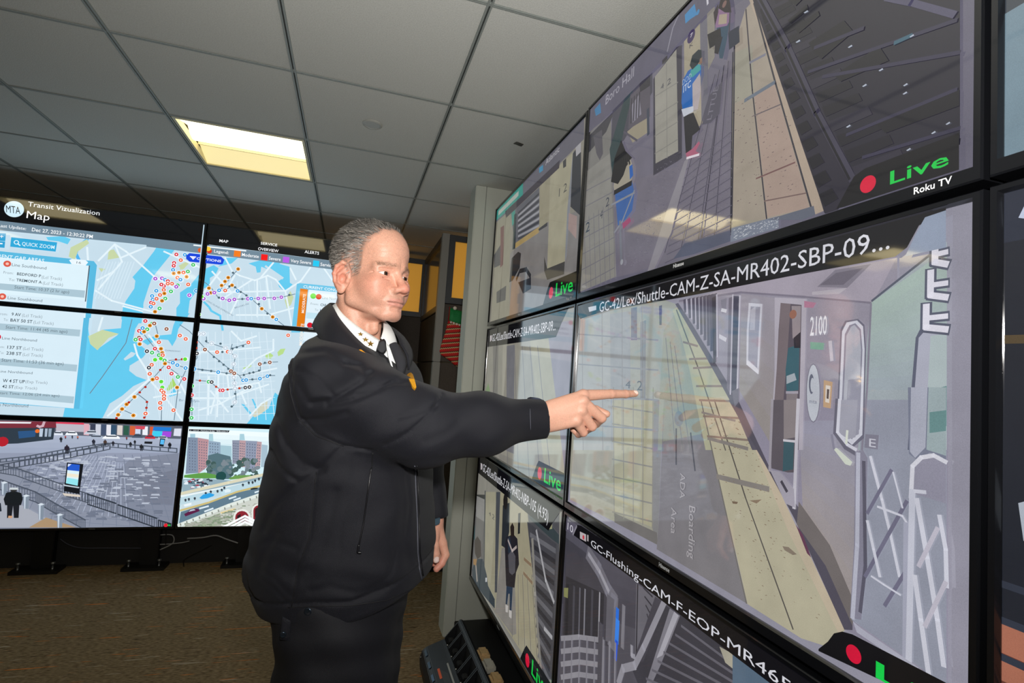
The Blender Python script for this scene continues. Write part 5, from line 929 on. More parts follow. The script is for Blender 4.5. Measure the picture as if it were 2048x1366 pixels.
# ---- far top: Atlantic ------------------------------------------------------
def feed_atlantic(pc):
    pc.fill('8a867c')
    D = T1
    pc.poly(D((150, 1366), (130, 1100), (260, 880), (480, 700), (680, 620), (680, 1180), (300, 1320)), '807d7c')
    pc.poly(D((160, 690), (250, 620), (245, 1300), (130, 1320)), '8c8878'); pc.poly(D((150, 900), (200, 820), (195, 960), (150, 980)), '4a4a4e'); pc.poly(D((190, 730), (212, 715), (205, 960), (188, 980)), '6d4a4a'); pc.poly(D((165, 1130), (225, 1090), (220, 1180), (165, 1200)), '4c4c4e')
    pc.poly(D((255, 640), (430, 480), (430, 740), (280, 860)), '5f6068')
    for k in range(11): pc.line(D((300, 640+20*k-4*k), (428, 520+22*k)), 0.006, '9a9aa0' if k % 2 else '3f4048')
    pc.poly(D((258, 640), (280, 620), (278, 700), (262, 720)), '3a8f82'); pc.poly(D((275, 650), (288, 640), (282, 860), (264, 868)), '26333a'); pc.line(D((285, 840), (425, 745)), 0.015, 'a8905e'); pc.poly(D((425, 740), (482, 690), (480, 720), (430, 750)), '3a3a40')
    pc.poly(D((435, 470), (498, 410), (490, 690), (430, 735)), '97917c'); pc.poly(D((500, 400), (640, 260), (605, 620), (590, 940), (480, 985), (490, 700)), 'a29d87'); pc.poly(D((605, 620), (640, 265), (655, 255), (620, 630), (600, 900), (590, 940)), '83868e'); pc.poly(D((462, 910), (480, 985), (590, 940), (585, 1020), (480, 1055), (462, 1000)), '474645')
    pc.poly(D((640, 270), (690, 200), (690, 660), (625, 600)), '33353c'); pc.poly(D((615, 640), (665, 660), (660, 800), (610, 740)), 'a08a86'); txt(pc, D, '1 2', (552, 540), (600, 515), '4c4c4c', 490); pc.poly(D((578, 320), (598, 300), (598, 350), (580, 362)), '3c3c40')
    pc.poly(D((655, 205), (690, 175), (690, 260), (660, 290)), 'a6a4a8')
    pc.poly(D((260, 920), (300, 880), (318, 890), (310, 980), (265, 1060), (245, 1070)), '2e2f33'); pc.line(D((290, 1050), (310, 1000), (350, 990), (375, 1030), (370, 1090)), 0.012, '2c2c30'); pc.poly(D((300, 1070), (380, 1040), (380, 1110), (330, 1140)), '2a2c34')
    pc.poly(D((100, 680), (155, 610), (710, 30), (710, 180), (560, 330), (230, 640), (150, 710)), '62606c'); pc.poly(D((155, 610), (330, 440), (330, 540), (160, 690)), '2f8f84')
    pc.poly(D((220, 630), (560, 310), (555, 360), (225, 670)), '3a3440'); pc.line(D((180, 640), (300, 520)), 0.014, 'a8b0a8'); txt(pc, D, 'Atlantic', (470, 345), (555, 270), 'b8b6bc', 312); pc.poly(D((430, 360), (455, 340), (455, 375), (432, 392)), '3f8ab0')
    live_std(pc, 1.0)
def feed_far_mid(pc):
    pc.fill('8f8c84')
    D = M1
    pc.poly(D((90, 240), (215, 230), (210, 620), (60, 640)), '8a887f'); pc.poly(D((150, 250), (185, 245), (180, 620), (148, 630)), '6c6a68'); pc.poly(D((215, 240), (660, 200), (640, 1200), (200, 1000)), '9a978c'); pc.poly(D((240, 300), (290, 290), (285, 1000), (235, 980)), '7b7b80')
    pc.poly(D((380, 180), (500, 160), (640, 900), (640, 1320), (500, 1240)), 'a7a490'); pc.poly(D((500, 160), (670, 130), (670, 1330), (640, 1310)), '8f8b98')
    for k in range(5): pc.line(D((240+50*k, 300), (245+70*k, 1150)), 0.004, '76757a')
    pc.poly(D((80, 640), (120, 540), (140, 640)), '6d8a5c')
    header_std(pc, 'GC-42/Lex/Shuttle-CAM-Z-SA-MR402-SBP-09...', 0, 0.86); live_std(pc, 1.0)
# ---- bottom far: person with backpack ---------------------------------------
def feed_backpack(pc):
    pc.fill('8d8b83')
    D = B1
    pc.poly(D((395, 0), (490, -40), (480, 500), (370, 600), (385, 300)), '6c6b6a'); pc.poly(D((415, -40), (485, -40), (480, 110), (415, 90)), '3a3c3c')
    for k in range(6): pc.line(D((420, -20+26*k), (482, 10+28*k)), 0.010, '8d8c8a')
    pc.poly(D((490, -60), (600, -60), (575, 680), (560, 820), (480, 640)), 'a09c86'); pc.poly(D((568, -60), (600, -60), (575, 690), (558, 690)), '4b4f55'); pc.line(D((487, -60), (478, 500)), 0.012, '454a4e')
    pc.poly(D((600, -60), (800, -60), (840, 500), (900, 1300), (860, 1290), (560, 830), (580, 680)), 'a39d85'); pc.poly(D((610, 360), (700, 330), (720, 1000), (690, 1010), (560, 830)), '8a8782')
    pc.poly(D((790, -60), (1040, -60), (1040, 1366), (900, 1310), (850, 620)), '55555a'); pc.poly(D((800, 160), (1020, 330), (985, 1330), (905, 1300), (850, 620)), '4a4a50')
    for k in range(14): pc.line(D((825+5*k, 260+75*k), (1010-4*k, 380+80*k)), 0.012, '34343a' if k % 2 else '6c6c72')
    pc.line(D((870, 230), (940, 600), (1000, 760)), 0.010, 'b0b0b4'); pc.line(D((930, 960), (985, 1025)), 0.010, 'b0b0b4'); pc.line(D((840, 300), (860, 700), (905, 1290)), 0.016, '8d8a84')
    for k in range(5): pc.line(D((700+34*k, 560), (690+48*k, 1020+60*k)), 0.004, '726f6a')
    pc.line(D((780, 440), (830, 485)), 0.008, '8a7560'); pc.line(D((775, 545), (840, 620)), 0.008, '8a7560')
    txt(pc, D, '4', (515, 108), (530, 115), '40444c', 80); txt(pc, D, '2', (540, 135), (556, 142), '40444c', 98)
    pc.poly(D((620, 40), (670, 20), (668, 240), (640, 360), (610, 340)), '2b3036'); pc.poly(D((735, 100), (752, 95), (748, 250), (732, 255)), '24282c'); pc.disc(D((640, 10))[0], 0.02, '201c1c')
    # seated figure at left
    pc.poly(D((390, 520), (420, 440), (470, 440), (500, 560), (510, 640), (560, 740), (560, 810), (500, 740), (400, 620)), '33404a'); pc.poly(D((410, 300), (430, 270), (455, 310), (458, 420), (430, 440), (412, 400)), '3c3432'); pc.poly(D((398, 200), (412, 195), (410, 300), (400, 290)), '2f4a4c'); pc.line(D((418, 480), (428, 600)), 0.012, 'a8a098'); pc.poly(D((400, 440), (428, 440), (420, 490), (400, 480)), 'a07c50'); pc.poly(D((490, 580), (502, 580), (502, 610), (490, 612)), 'c8ccd0')
    # walker
    pc.poly(D((648, 640), (695, 640), (685, 830), (672, 830), (672, 700), (662, 700), (652, 780), (642, 775)), '23374e'); pc.poly(D((635, 330), (650, 275), (700, 255), (730, 290), (742, 480), (720, 540), (708, 655), (645, 640), (640, 500)), '25242c'); pc.poly(D((655, 290), (672, 270), (690, 380), (662, 400)), '2c3644')
    pc.poly(D((660, 410), (690, 370), (715, 420), (712, 540), (690, 560), (668, 540)), '57565e'); pc.line(D((660, 300), (690, 380), (722, 350)), 0.007, 'b4a8a6'); pc.poly(D((676, 200), (692, 170), (706, 200), (706, 275), (680, 270)), '2a2220'); pc.poly(D((640, 780), (658, 790), (655, 840), (642, 835)), 'c8c4c0'); pc.poly(D((666, 820), (684, 825), (682, 885), (668, 870)), 'c8c4c0')
    # train front at top right
    pc.poly(D((820, 60), (990, 200), (1040, 260), (1040, 330), (985, 290), (820, 140)), '3c474b'); pc.poly(D((845, 90), (985, 160), (990, 215), (960, 220), (850, 130)), 'a0a07c')
    header_std(pc, 'GC-42/Lex/Shuttle-Z-SA-MR402-NBP-105 (4.93)', 0, 0.90, hh=0.042); live_std(pc, 1.0)
# ---- bottom middle: escalator -------------------------------------------------
def feed_escalator(pc):
    pc.fill('57555f')
    D = B2
    pc.grad(D((60, 200), (2100, 900), (2100, 1400), (60, 700)), '5a5864', '4a4852', 6)
    pc.poly(D((100, 250), (270, 380), (390, 620), (400, 1000), (80, 920), (100, 520)), '48464f'); pc.poly(D((110, 520), (370, 640), (360, 960), (90, 920)), '35343b')
    for x, c_, w_ in ((120, '2a2a30', 34), (165, '4d4c55', 24), (205, '6a6973', 16), (240, '86858e', 16), (290, '4a4952', 24), (340, 'a8a6ae', 14)): pc.line(D((x, 560+x*0.22), (x-8, 900+x*0.1)), w_/3.4/600, c_)
    pc.poly(D((95, 600), (125, 600), (122, 670), (95, 660)), '8a8c5c')
    pc.line(D((265, 370), (330, 470), (395, 610), (440, 680), (420, 980)), 0.04, '76747e'); pc.line(D((265, 370), (340, 490), (400, 620)), 0.012, 'a6a4ae'); pc.poly(D((390, 640), (440, 680), (420, 980), (380, 960)), '68666f')
    pc.poly(D((590, 570), (760, 680), (620, 1100), (580, 1080)), '6f6d76'); pc.line(D((600, 580), (590, 1050)), 0.006, '33323a')
    for k in range(6): pc.line(D((640+8*k, 600+60*k), (700-6*k, 660+60*k)), 0.005, '3a3942')
    pc.line(D((462, 750), (460, 800)), 0.016, '2c74e0'); pc.line(D((462, 830), (456, 960)), 0.020, '3c8cf6'); pc.line(D((456, 970), (448, 1080)), 0.014, '2a5ce0'); pc.line(D((505, 730), (495, 1000)), 0.016, '85838c')
    # escalator
    pc.poly(D((760, 700), (900, 790), (1250, 1050), (1250, 1249), (600, 1249), (560, 1150), (640, 1000)), '403f48'); pc.poly(D((720, 660), (790, 700), (640, 1100), (560, 1130), (600, 1010)), '4b4953')
    pc.poly(D((820, 740), (890, 790), (760, 1120), (700, 1249), (660, 1249)), '84828c'); pc.poly(D((850, 760), (880, 790), (770, 1060), (730, 1080)), 'b2b0ba'); pc.line(D((780, 700), (640, 1010), (580, 1130), (500, 1150), (470, 1249)), 0.020, '9a98a2')
    for k in range(7): pc.line(D((900-40*k, 860+60*k), (1250, 1120+60*k)), 0.007, '6a6872')
    pc.poly(D((1160, 1000), (1250, 1050), (1250, 1150), (1200, 1110)), 'b2ad9c'); pc.poly(D((1250, 1050), (1500, 1249), (1250, 1249)), '5c7084'); pc.poly(D((1250, 1050), (1900, 1500), (1250, 1600)), '5c7084')
    pc.line(D((560, 1000), (560, 1060), (580, 1070)), 0.012, 'a09ea8')
    # railing mesh
    for k in range(4): pc.line(D((80, 945+88*k), (200, 935+85*k), (340, 955+85*k)), 0.012, '96949c')
    for k in range(6): pc.line(D((100+52*k, 940), (95+52*k, 1249)), 0.007, '8d8b94')
    pc.line(D((350, 860), (340, 1249)), 0.024, '54525b')
    for k in range(3): pc.line(D((370+40*k, 960+10*k), (365+40*k, 1249)), 0.008, '8d8b94')
    # header and number
    pc.poly(D((90, 100), (190, 180), (165, 240), (90, 200)), '5e5a6a')
    pc.poly(D((190, 170), (215, 175), (2100, 1400), (2100, 1700), (600, 560), (165, 240)), '0b0a10'); pc.line(D((185, 180), (160, 235)), 0.006, '8d8a96'); txt(pc, D, '10', (122, 200), (160, 215), 'd8d6e0', 150)
    pc.poly(D((208, 215), (250, 235), (250, 285), (208, 262)), 'c2b8bc'); pc.disc(D((232, 255))[0], 0.006, 'd04050', 8); pc.line(D((262, 245), (262, 275)), 0.008, 'c2b8bc')
    pc.text('GC-Flushing-CAM-F-EOP-MR465-P-047...', D((282, 312))[0], 'e4e4ec', p_end=(1810, 1478), h=abs(pc.uv(D((282, 312))[0])[1]-pc.uv(D((282, 262))[0])[1])*0.95)
def feed_edge(pc, top):
    pc.fill('4d5a66' if top else '1e222c'); u0, u1, v0, v1 = pc.rect
    if top:
        pc.poly_uv([(u0, v0), (u1, v0), (u1, v0+0.5), (u0, v0+0.45)], '7d96a4'); pc.poly_uv([(u0, v0+0.18), (u0+0.3, v0+0.2), (u0+0.3, v0+0.24), (u0, v0+0.21)], '39424c'); live_std(pc)
    else:
        pc.poly_uv([(u0, v1), (u0, v1-0.06), (u0+0.12, v1-0.06), (u0+0.2, v1)], '2a3040'); pc.text('7', (2031, 440), 'd2dcf4', h=0.045)
        pc.poly_uv([(u0, v1-0.17), (u1, v1-0.2), (u1, v1-0.21), (u0, v1-0.18)], '5a4a30'); pc.poly_uv([(u0+0.015, v1-0.36), (u0+0.07, v1-0.33), (u0+0.07, v1-0.38), (u0+0.02, v1-0.40)], 'b8c0cc')
        pc.poly_uv([(u0, v0), (u1, v0), (u1, v0+0.15), (u0, v0+0.16)], 'b0705a')
        for k in range(5): pc.poly_uv([(u0, v0+0.03*k), (u1, v0+0.03*k), (u1, v0+0.03*k+0.003), (u0, v0+0.03*k+0.003)], '6a3a30')
        for k in range(4): pc.poly_uv([(u0, v1-0.45-0.04*k), (u1, v1-0.46-0.04*k), (u1, v1-0.468-0.04*k), (u0, v1-0.458-0.04*k)], '323846')
FEED = {(1, 0): feed_boro, (1, 1): feed_train, (0, 0): feed_atlantic, (0, 1): feed_far_mid, (0, 2): feed_backpack, (1, 2): feed_escalator, (2, 0): lambda p: feed_edge(p, True), (2, 1): lambda p: feed_edge(p, False)}
M_logo = mat('logo_silver', 'e6e8ea', 0.3, emis='9a9da0', estr=0.0)
def logo(parent, kind, s, uc, vc, h, plane, bold=False):
    vs, fs = text_mesh(s, bold); x0 = min(a for a, _ in vs); x1 = max(a for a, _ in vs); k = h/0.70
    me = bpy.data.meshes.new('maker_logo'); me.from_pydata([(plane-0.0006, -(uc+(a-(x0+x1)/2)*k), vc+b*k) for a, b in vs], [], fs); me.materials.append(M_logo)
    return link('maker_logo', me, parent)
for k, (t, sc, pic) in TV.items():
    FEED[k](pic); pic.build('picture', M_scr, sc)
    u0, u1, v0, v1 = pic.rect
    logo(t, 'x', 'Hisense', (u0+u1)/2-0.02, v0-0.0155, 0.0095, RX, True)
    logo(t, 'x', 'Roku TV', u1-0.045, v0-0.0155, 0.0095, RX, True)
# ------------------------------------------------------------------ the man: organic surfaces from blended distance fields
def NV(*a): return np.array(a, np.float32)
def capsule(P, a, b, ra, rb=None):
    rb = ra if rb is None else rb; a = np.asarray(a, np.float32); b = np.asarray(b, np.float32); ba = b-a; pa = P-a
    t = np.clip((pa@ba)/max(float(ba@ba), 1e-12), 0, 1)
    return np.sqrt(((pa-t[:, None]*ba)**2).sum(1)) - (ra+(rb-ra)*t)
def ell(P, c, r, R=None):
    p = P-np.asarray(c, np.float32)
    if R is not None: p = p@R
    r = np.asarray(r, np.float32); k0 = np.sqrt(((p/r)**2).sum(1)); k1 = np.sqrt(((p/r**2)**2).sum(1))+1e-9
    return k0*(k0-1)/k1
def smin(a, b, k):
    h = np.clip(0.5+0.5*(b-a)/k, 0, 1); return b+(a-b)*h-k*h*(1-h)
def smax(a, b, k): return -smin(-a, -b, k)
def chain(P, pts, rs, k=0.004):
    d = None
    for i in range(len(pts)-1):
        c = capsule(P, pts[i], pts[i+1], rs[i], rs[i+1]); d = c if d is None else smin(d, c, k)
    return d
def surfnet(f, lo, hi, h, cs=4):
    lo = np.asarray(lo, np.float32); n = np.ceil((np.asarray(hi)-lo)/h/cs).astype(int); N = n*cs+1
    ax = [lo[i]+h*np.arange(N[i], dtype=np.float32) for i in range(3)]
    cg = np.stack(np.meshgrid(*[a[::cs] for a in ax], indexing='ij'), -1).reshape(-1, 3)
    cd_ = f(cg).reshape(n+1); H = h*cs
    near = np.abs(cd_) < 1.7*H
    cell = np.zeros(n, bool)
    for dx in (0, 1):
        for dy in (0, 1):
            for dz in (0, 1): cell |= near[dx:n[0]+dx, dy:n[1]+dy, dz:n[2]+dz]
    m = np.zeros(N, bool)
    big = cell.repeat(cs, 0).repeat(cs, 1).repeat(cs, 2)
    for dx in (0, 1):
        for dy in (0, 1):
            for dz in (0, 1): m[dx:N[0]-1+dx, dy:N[1]-1+dy, dz:N[2]-1+dz] |= big
    D = np.empty(N, np.float32)
    ix = [np.minimum((np.arange(N[i])+cs//2)//cs, n[i]) for i in range(3)]
    D[...] = np.where(cd_[np.ix_(*ix)] < 0, -1.0, 1.0)
    I = np.argwhere(m); out = np.empty(len(I), np.float32)
    for s_ in range(0, len(I), 400000):
        q = I[s_:s_+400000]; out[s_:s_+400000] = f(lo+q.astype(np.float32)*h)
    D[m] = out
    sg = D < 0; c = [slice(0, -1), slice(1, None)]
    cnt = np.zeros(np.array(N)-1, np.int8)
    for dx in (0, 1):
        for dy in (0, 1):
            for dz in (0, 1): cnt += sg[c[dx], c[dy], c[dz]]
    act = (cnt > 0) & (cnt < 8); A = np.argwhere(act); idx = np.full(act.shape, -1, np.int32); idx[act] = np.arange(len(A))
    acc = np.zeros((len(A), 3), np.float32); num = np.zeros(len(A), np.float32)
    cor = [(dx, dy, dz) for dx in (0, 1) for dy in (0, 1) for dz in (0, 1)]
    for a in cor:
        for k in range(3):
            if a[k]: continue
            b = list(a); b[k] = 1
            da = D[A[:, 0]+a[0], A[:, 1]+a[1], A[:, 2]+a[2]]; db = D[A[:, 0]+b[0], A[:, 1]+b[1], A[:, 2]+b[2]]
            x = (da < 0) != (db < 0); t = np.where(x, da/np.where(x, da-db, 1), 0)
            pt = np.tile(np.array(a, np.float32), (len(A), 1)); pt[:, k] += t
            acc += pt*x[:, None]; num += x
    V = lo+(A+acc/num[:, None])*h
    F = []
    for k in range(3):
        sl0 = [slice(None)]*3; sl1 = [slice(None)]*3; sl0[k] = slice(0, -1); sl1[k] = slice(1, None)
        e = sg[tuple(sl0)] != sg[tuple(sl1)]; i, j = [(1, 2), (2, 0), (0, 1)][k]
        E = np.argwhere(e); ok = (E[:, i] > 0) & (E[:, j] > 0) & (E[:, i] < N[i]-1) & (E[:, j] < N[j]-1); E = E[ok]
        def g(di, dj):
            q = E.copy(); q[:, i] -= di; q[:, j] -= dj; return idx[q[:, 0], q[:, 1], q[:, 2]]
        quad = np.stack([g(1, 1), g(0, 1), g(0, 0), g(1, 0)], 1)
        fl_ = ~sg[E[:, 0], E[:, 1], E[:, 2]]; quad[fl_] = quad[fl_][:, ::-1]; F.append(quad)
    F = np.concatenate(F); F = F[(F >= 0).all(1)]
    return V, F
def np_mesh(name, V, F, m, cols=None, parent=None):
    me = bpy.data.meshes.new(name); me.vertices.add(len(V)); me.vertices.foreach_set('co', np.ascontiguousarray(V, np.float32).ravel())
    me.loops.add(F.size); me.loops.foreach_set('vertex_index', np.ascontiguousarray(F, np.int32).ravel()); me.polygons.add(len(F))
    me.polygons.foreach_set('loop_start', np.arange(0, F.size, F.shape[1], dtype=np.int32)); me.polygons.foreach_set('loop_total', np.full(len(F), F.shape[1], np.int32))
    me.polygons.foreach_set('use_smooth', np.ones(len(F), bool)); me.update(calc_edges=True); me.validate()
    if cols is not None:
        at = me.color_attributes.new('Col', 'FLOAT_COLOR', 'POINT'); a = np.ones((len(V), 4), np.float32); a[:, :3] = cols; at.data.foreach_set('color', a.ravel())
    me.materials.append(m); return link(name, me, parent)
def attr_mat(name, rough, spec=0.4, sss=0, bump=0, bscale=400, sheen=0):
    m = bpy.data.materials.new(name); m.use_nodes = True; nt = m.node_tree; b = nt.nodes['Principled BSDF']
    a = nt.nodes.new('ShaderNodeAttribute'); a.attribute_name = 'Col'; nt.links.new(a.outputs['Color'], b.inputs['Base Color'])
    b.inputs['Roughness'].default_value = rough; b.inputs['Specular IOR Level'].default_value = spec
    if sss:
        b.inputs['Subsurface Weight'].default_value = sss; b.inputs['Subsurface Radius'].default_value = (1, 0.35, 0.2); b.inputs['Subsurface Scale'].default_value = 0.004
    if bump:
        tc = nt.nodes.new('ShaderNodeTexCoord'); n = nt.nodes.new('ShaderNodeTexNoise'); n.inputs['Scale'].default_value = bscale; n.inputs['Detail'].default_value = 4; nt.links.new(tc.outputs['Object'], n.inputs[0])
        bp = nt.nodes.new('ShaderNodeBump'); bp.inputs['Strength'].default_value = bump; bp.inputs['Distance'].default_value = 0.001; nt.links.new(n.outputs['Fac'], bp.inputs['Height']); nt.links.new(bp.outputs[0], b.inputs['Normal'])
    return m
def pv(px, py, y):
    q = ony(px, py, y); return NV(q.x, q.y, q.z)
# head frame: X forward, Y to his left, Z up ---------------------------------
HA = math.radians(43)
HF = NV(math.sin(HA), -math.cos(HA), 0); HL = NV(math.cos(HA), math.sin(HA), 0); HU = NV(0, 0, 1)
HB = np.stack([HF, HL, HU], 1)               # local -> world columns
tilt = math.radians(1.0)
HO = pv(742, 555, 1.31)
def head_sdf(P):
    p = P.copy(); sy = p[:, 1].copy(); p[:, 1] = np.abs(p[:, 1])
    d = ell(p, (-0.012, 0, 0.050), (0.097, 0.0755, 0.086))                                # cranium
    d = smin(d, ell(p, (0.026, 0, 0.056), (0.066, 0.060, 0.060)), 0.02)                    # forehead
    d = smin(d, ell(p, (0.030, 0, -0.035), (0.055, 0.0575, 0.066)), 0.034)                # mid face
    d = smin(d, capsule(p, (-0.008, 0.056, -0.030), (0.002, 0.0525, -0.070), 0.0135, 0.0125), 0.018)   # jaw back
    d = smin(d, capsule(p, (0.002, 0.0515, -0.074), (0.066, 0.018, -0.104), 0.0125, 0.014), 0.022)    # jaw line
    d = smin(d, ell(p, (0.072, 0, -0.099), (0.0215, 0.024, 0.018)), 0.016)                  # chin
    d = smin(d, ell(p, (0.052, 0.043, -0.022), (0.026, 0.022, 0.024)), 0.028)               # cheek bones
    d = smin(d, ell(p, (0.055, 0.032, -0.052), (0.024, 0.022, 0.026)), 0.016)               # cheeks
    d = smin(d, ell(p, (0.028, 0.0385, -0.046), (0.032, 0.0165, 0.032)), 0.026)               # flesh between cheek bone and jaw
    d = smin(d, ell(p, (0.071, 0, -0.066), (0.0265, 0.031, 0.029)), 0.015)                 # muzzle
    d = smin(d, capsule(p, (0.0800, 0.010, 0.020), (0.062, 0.050, 0.014), 0.0100, 0.0085), 0.020)    # brow ridge
    # eye sockets
    d = smax(d, -ell(p, (0.093, 0.033, 0.001), (0.017, 0.020, 0.0125)), 0.012)
    # nose
    n_ = capsule(p, (0.0815, 0, 0.008), (0.1035, 0, -0.030), 0.0072, 0.0100)
    n_ = smin(n_, ell(p, (0.1060, 0, -0.036), (0.0130, 0.0135, 0.0115)), 0.008)
    n_ = smin(n_, ell(p, (0.0955, 0.0145, -0.041), (0.0115, 0.0085, 0.0085)), 0.006)
    d = smin(d, n_, 0.010)
    d = smax(d, -ell(p, (0.102, 0.0068, -0.0495), (0.006, 0.0035, 0.0045)), 0.003)
    # folds from nose to mouth, philtrum
    d = smax(d, -capsule(p, (0.097, 0.023, -0.040), (0.083, 0.036, -0.066), 0.0022, 0.0016), 0.007)
    d = smax(d, -capsule(p, (0.1015, 0, -0.052), (0.0985, 0, -0.062), 0.0022, 0.0022), 0.004)
    # lips
    d = smin(d, chain(p, [(0.0955, 0, -0.0665), (0.0925, 0.010, -0.0665), (0.0815, 0.0245, -0.0705)], [0.0032, 0.0032, 0.0018]), 0.005)
    d = smin(d, chain(p, [(0.0935, 0, -0.0780), (0.0905, 0.011, -0.0772), (0.0815, 0.0240, -0.0728)], [0.0044, 0.0040, 0.0018]), 0.005)
    d = smax(d, -chain(p, [(0.1005, 0, -0.0720), (0.0965, 0.012, -0.0718), (0.0850, 0.0270, -0.0722)], [0.0017, 0.0017, 0.0017]), 0.002)
    d = smax(d, -capsule(p, (0.0965, 0, -0.0890), (0.091, 0.014, -0.0885), 0.0030, 0.0022), 0.008)
    # eyelids over the eyeballs
    e = p-NV(0.0665, 0.0325, 0.0); r_ = np.sqrt((e**2).sum(1)); lid = r_-0.0146
    yy = e[:, 1]/0.0155; zt = 0.0041*(1-np.clip(np.abs(yy), 0, 1)**2.2)+0.0002; zb = -0.0040*(1-np.clip(np.abs(yy), 0, 1)**2.0)-0.0006
    ap = np.maximum(e[:, 2]-zt, zb-e[:, 2]); ap = np.maximum(ap, np.abs(e[:, 1])-0.0148); ap = np.maximum(ap, -e[:, 0]+0.0)
    d = smin(d, lid, 0.006); d = smax(d, -ap, 0.0012)
    d = smax(d, -capsule(p, (0.0855, 0.019, 0.0105), (0.0745, 0.046, 0.0085), 0.0012, 0.0012), 0.004)   # crease above the lid
    d = smax(d, -capsule(p, (0.0820, 0.024, -0.0135), (0.0740, 0.044, -0.0130), 0.0010, 0.0010), 0.006)
    # temples slightly hollow, forehead lines
    d = smax(d, -ell(p, (0.054, 0.076, 0.028), (0.034, 0.013, 0.036)), 0.028)
    for z_ in (0.040, 0.053, 0.066): d = d+0.0005*np.exp(-((p[:, 2]-z_-0.004*np.cos(p[:, 1]*60))/0.0022)**2)*(p[:, 0] > 0.05)
    # crow's feet
    for q in (-0.004, 0.003): d = smax(d, -capsule(p, (0.061, 0.0530, 0.0+q*0.3), (0.050, 0.060, q), 0.0006, 0.0004), 0.003)
    # ears
    c, s_ = math.cos(0.18), math.sin(0.18); R = np.array([[c, 0, s_], [0, 1, 0], [-s_, 0, c]], np.float32)
    eo = NV(-0.003, 0.0725, -0.018); w_ = -0.42
    R2 = np.array([[math.cos(w_), math.sin(w_), 0], [-math.sin(w_), math.cos(w_), 0], [0, 0, 1]], np.float32)
    q = (p-eo)@R@R2.T/1.16                          # ear frame: x fwd, y out, z up; flared outward at the back
    ear = ell(q, (-0.006, 0.004, 0.0), (0.0175, 0.0052, 0.031))
    rim = chain(q, [(0.006, 0.005, 0.016), (0.000, 0.008, 0.028), (-0.010, 0.0095, 0.030), (-0.020, 0.0095, 0.020), (-0.0225, 0.0090, 0.004), (-0.018, 0.0075, -0.012), (-0.010, 0.006, -0.022)], [0.0030, 0.0036, 0.0038, 0.0038, 0.0036, 0.0033, 0.0034], 0.003)
    ear = smin(ear, rim, 0.003); ear = smin(ear, ell(q, (-0.003, 0.0045, -0.027), (0.0080, 0.0048, 0.0095)), 0.004)
    ear = smin(ear, chain(q, [(-0.004, 0.0075, 0.018), (-0.0125, 0.009, 0.004), (-0.0095, 0.008, -0.012), (-0.003, 0.007, -0.016)], [0.0026, 0.0030, 0.0028, 0.0026]), 0.004)
    ear = smax(ear, -ell(q, (-0.002, 0.010, -0.003), (0.0075, 0.0065, 0.0105)), 0.003)
    ear = smin(ear, ell(q, (0.0065, 0.006, -0.006), (0.0040, 0.0040, 0.0060)), 0.003)
    d = smin(d, ear*1.16, 0.0045)
    # neck
    nk = capsule(p, (-0.026, 0, -0.055), (-0.058, 0, -0.235), 0.053, 0.061)
    nk = smin(nk, capsule(p, (-0.030, 0.052, -0.055), (0.012, 0.018, -0.190), 0.014, 0.012), 0.018)     # neck muscle
    nk = smin(nk, ell(p, (0.022, 0, -0.138), (0.014, 0.012, 0.018)), 0.014)
    nk = smin(nk, ell(p, (0.026, 0, -0.104), (0.038, 0.036, 0.016)), 0.014)
    d = smin(d, nk, 0.007)
    return d
def hairline(p):
    """signed height above the hair edge (positive = hair)"""
    x, y, z = p[:, 0], np.abs(p[:, 1]), p[:, 2]
    zl = np.interp(x, [-0.2, -0.060, -0.040, -0.026, -0.020, 0.006, 0.010, 0.024, 0.030, 0.040, 0.052, 0.064, 0.075, 0.1], [-0.062, -0.062, -0.048, -0.010, 0.028, 0.020, -0.014, -0.010, 0.030, 0.052, 0.074, 0.100, 0.122, 0.2])
    zl = zl-0.012*np.clip(1-y/0.03, 0, 1)*(x > 0.04)+0.006*np.sin(y*240)*(x > 0.03)
    return z-zl
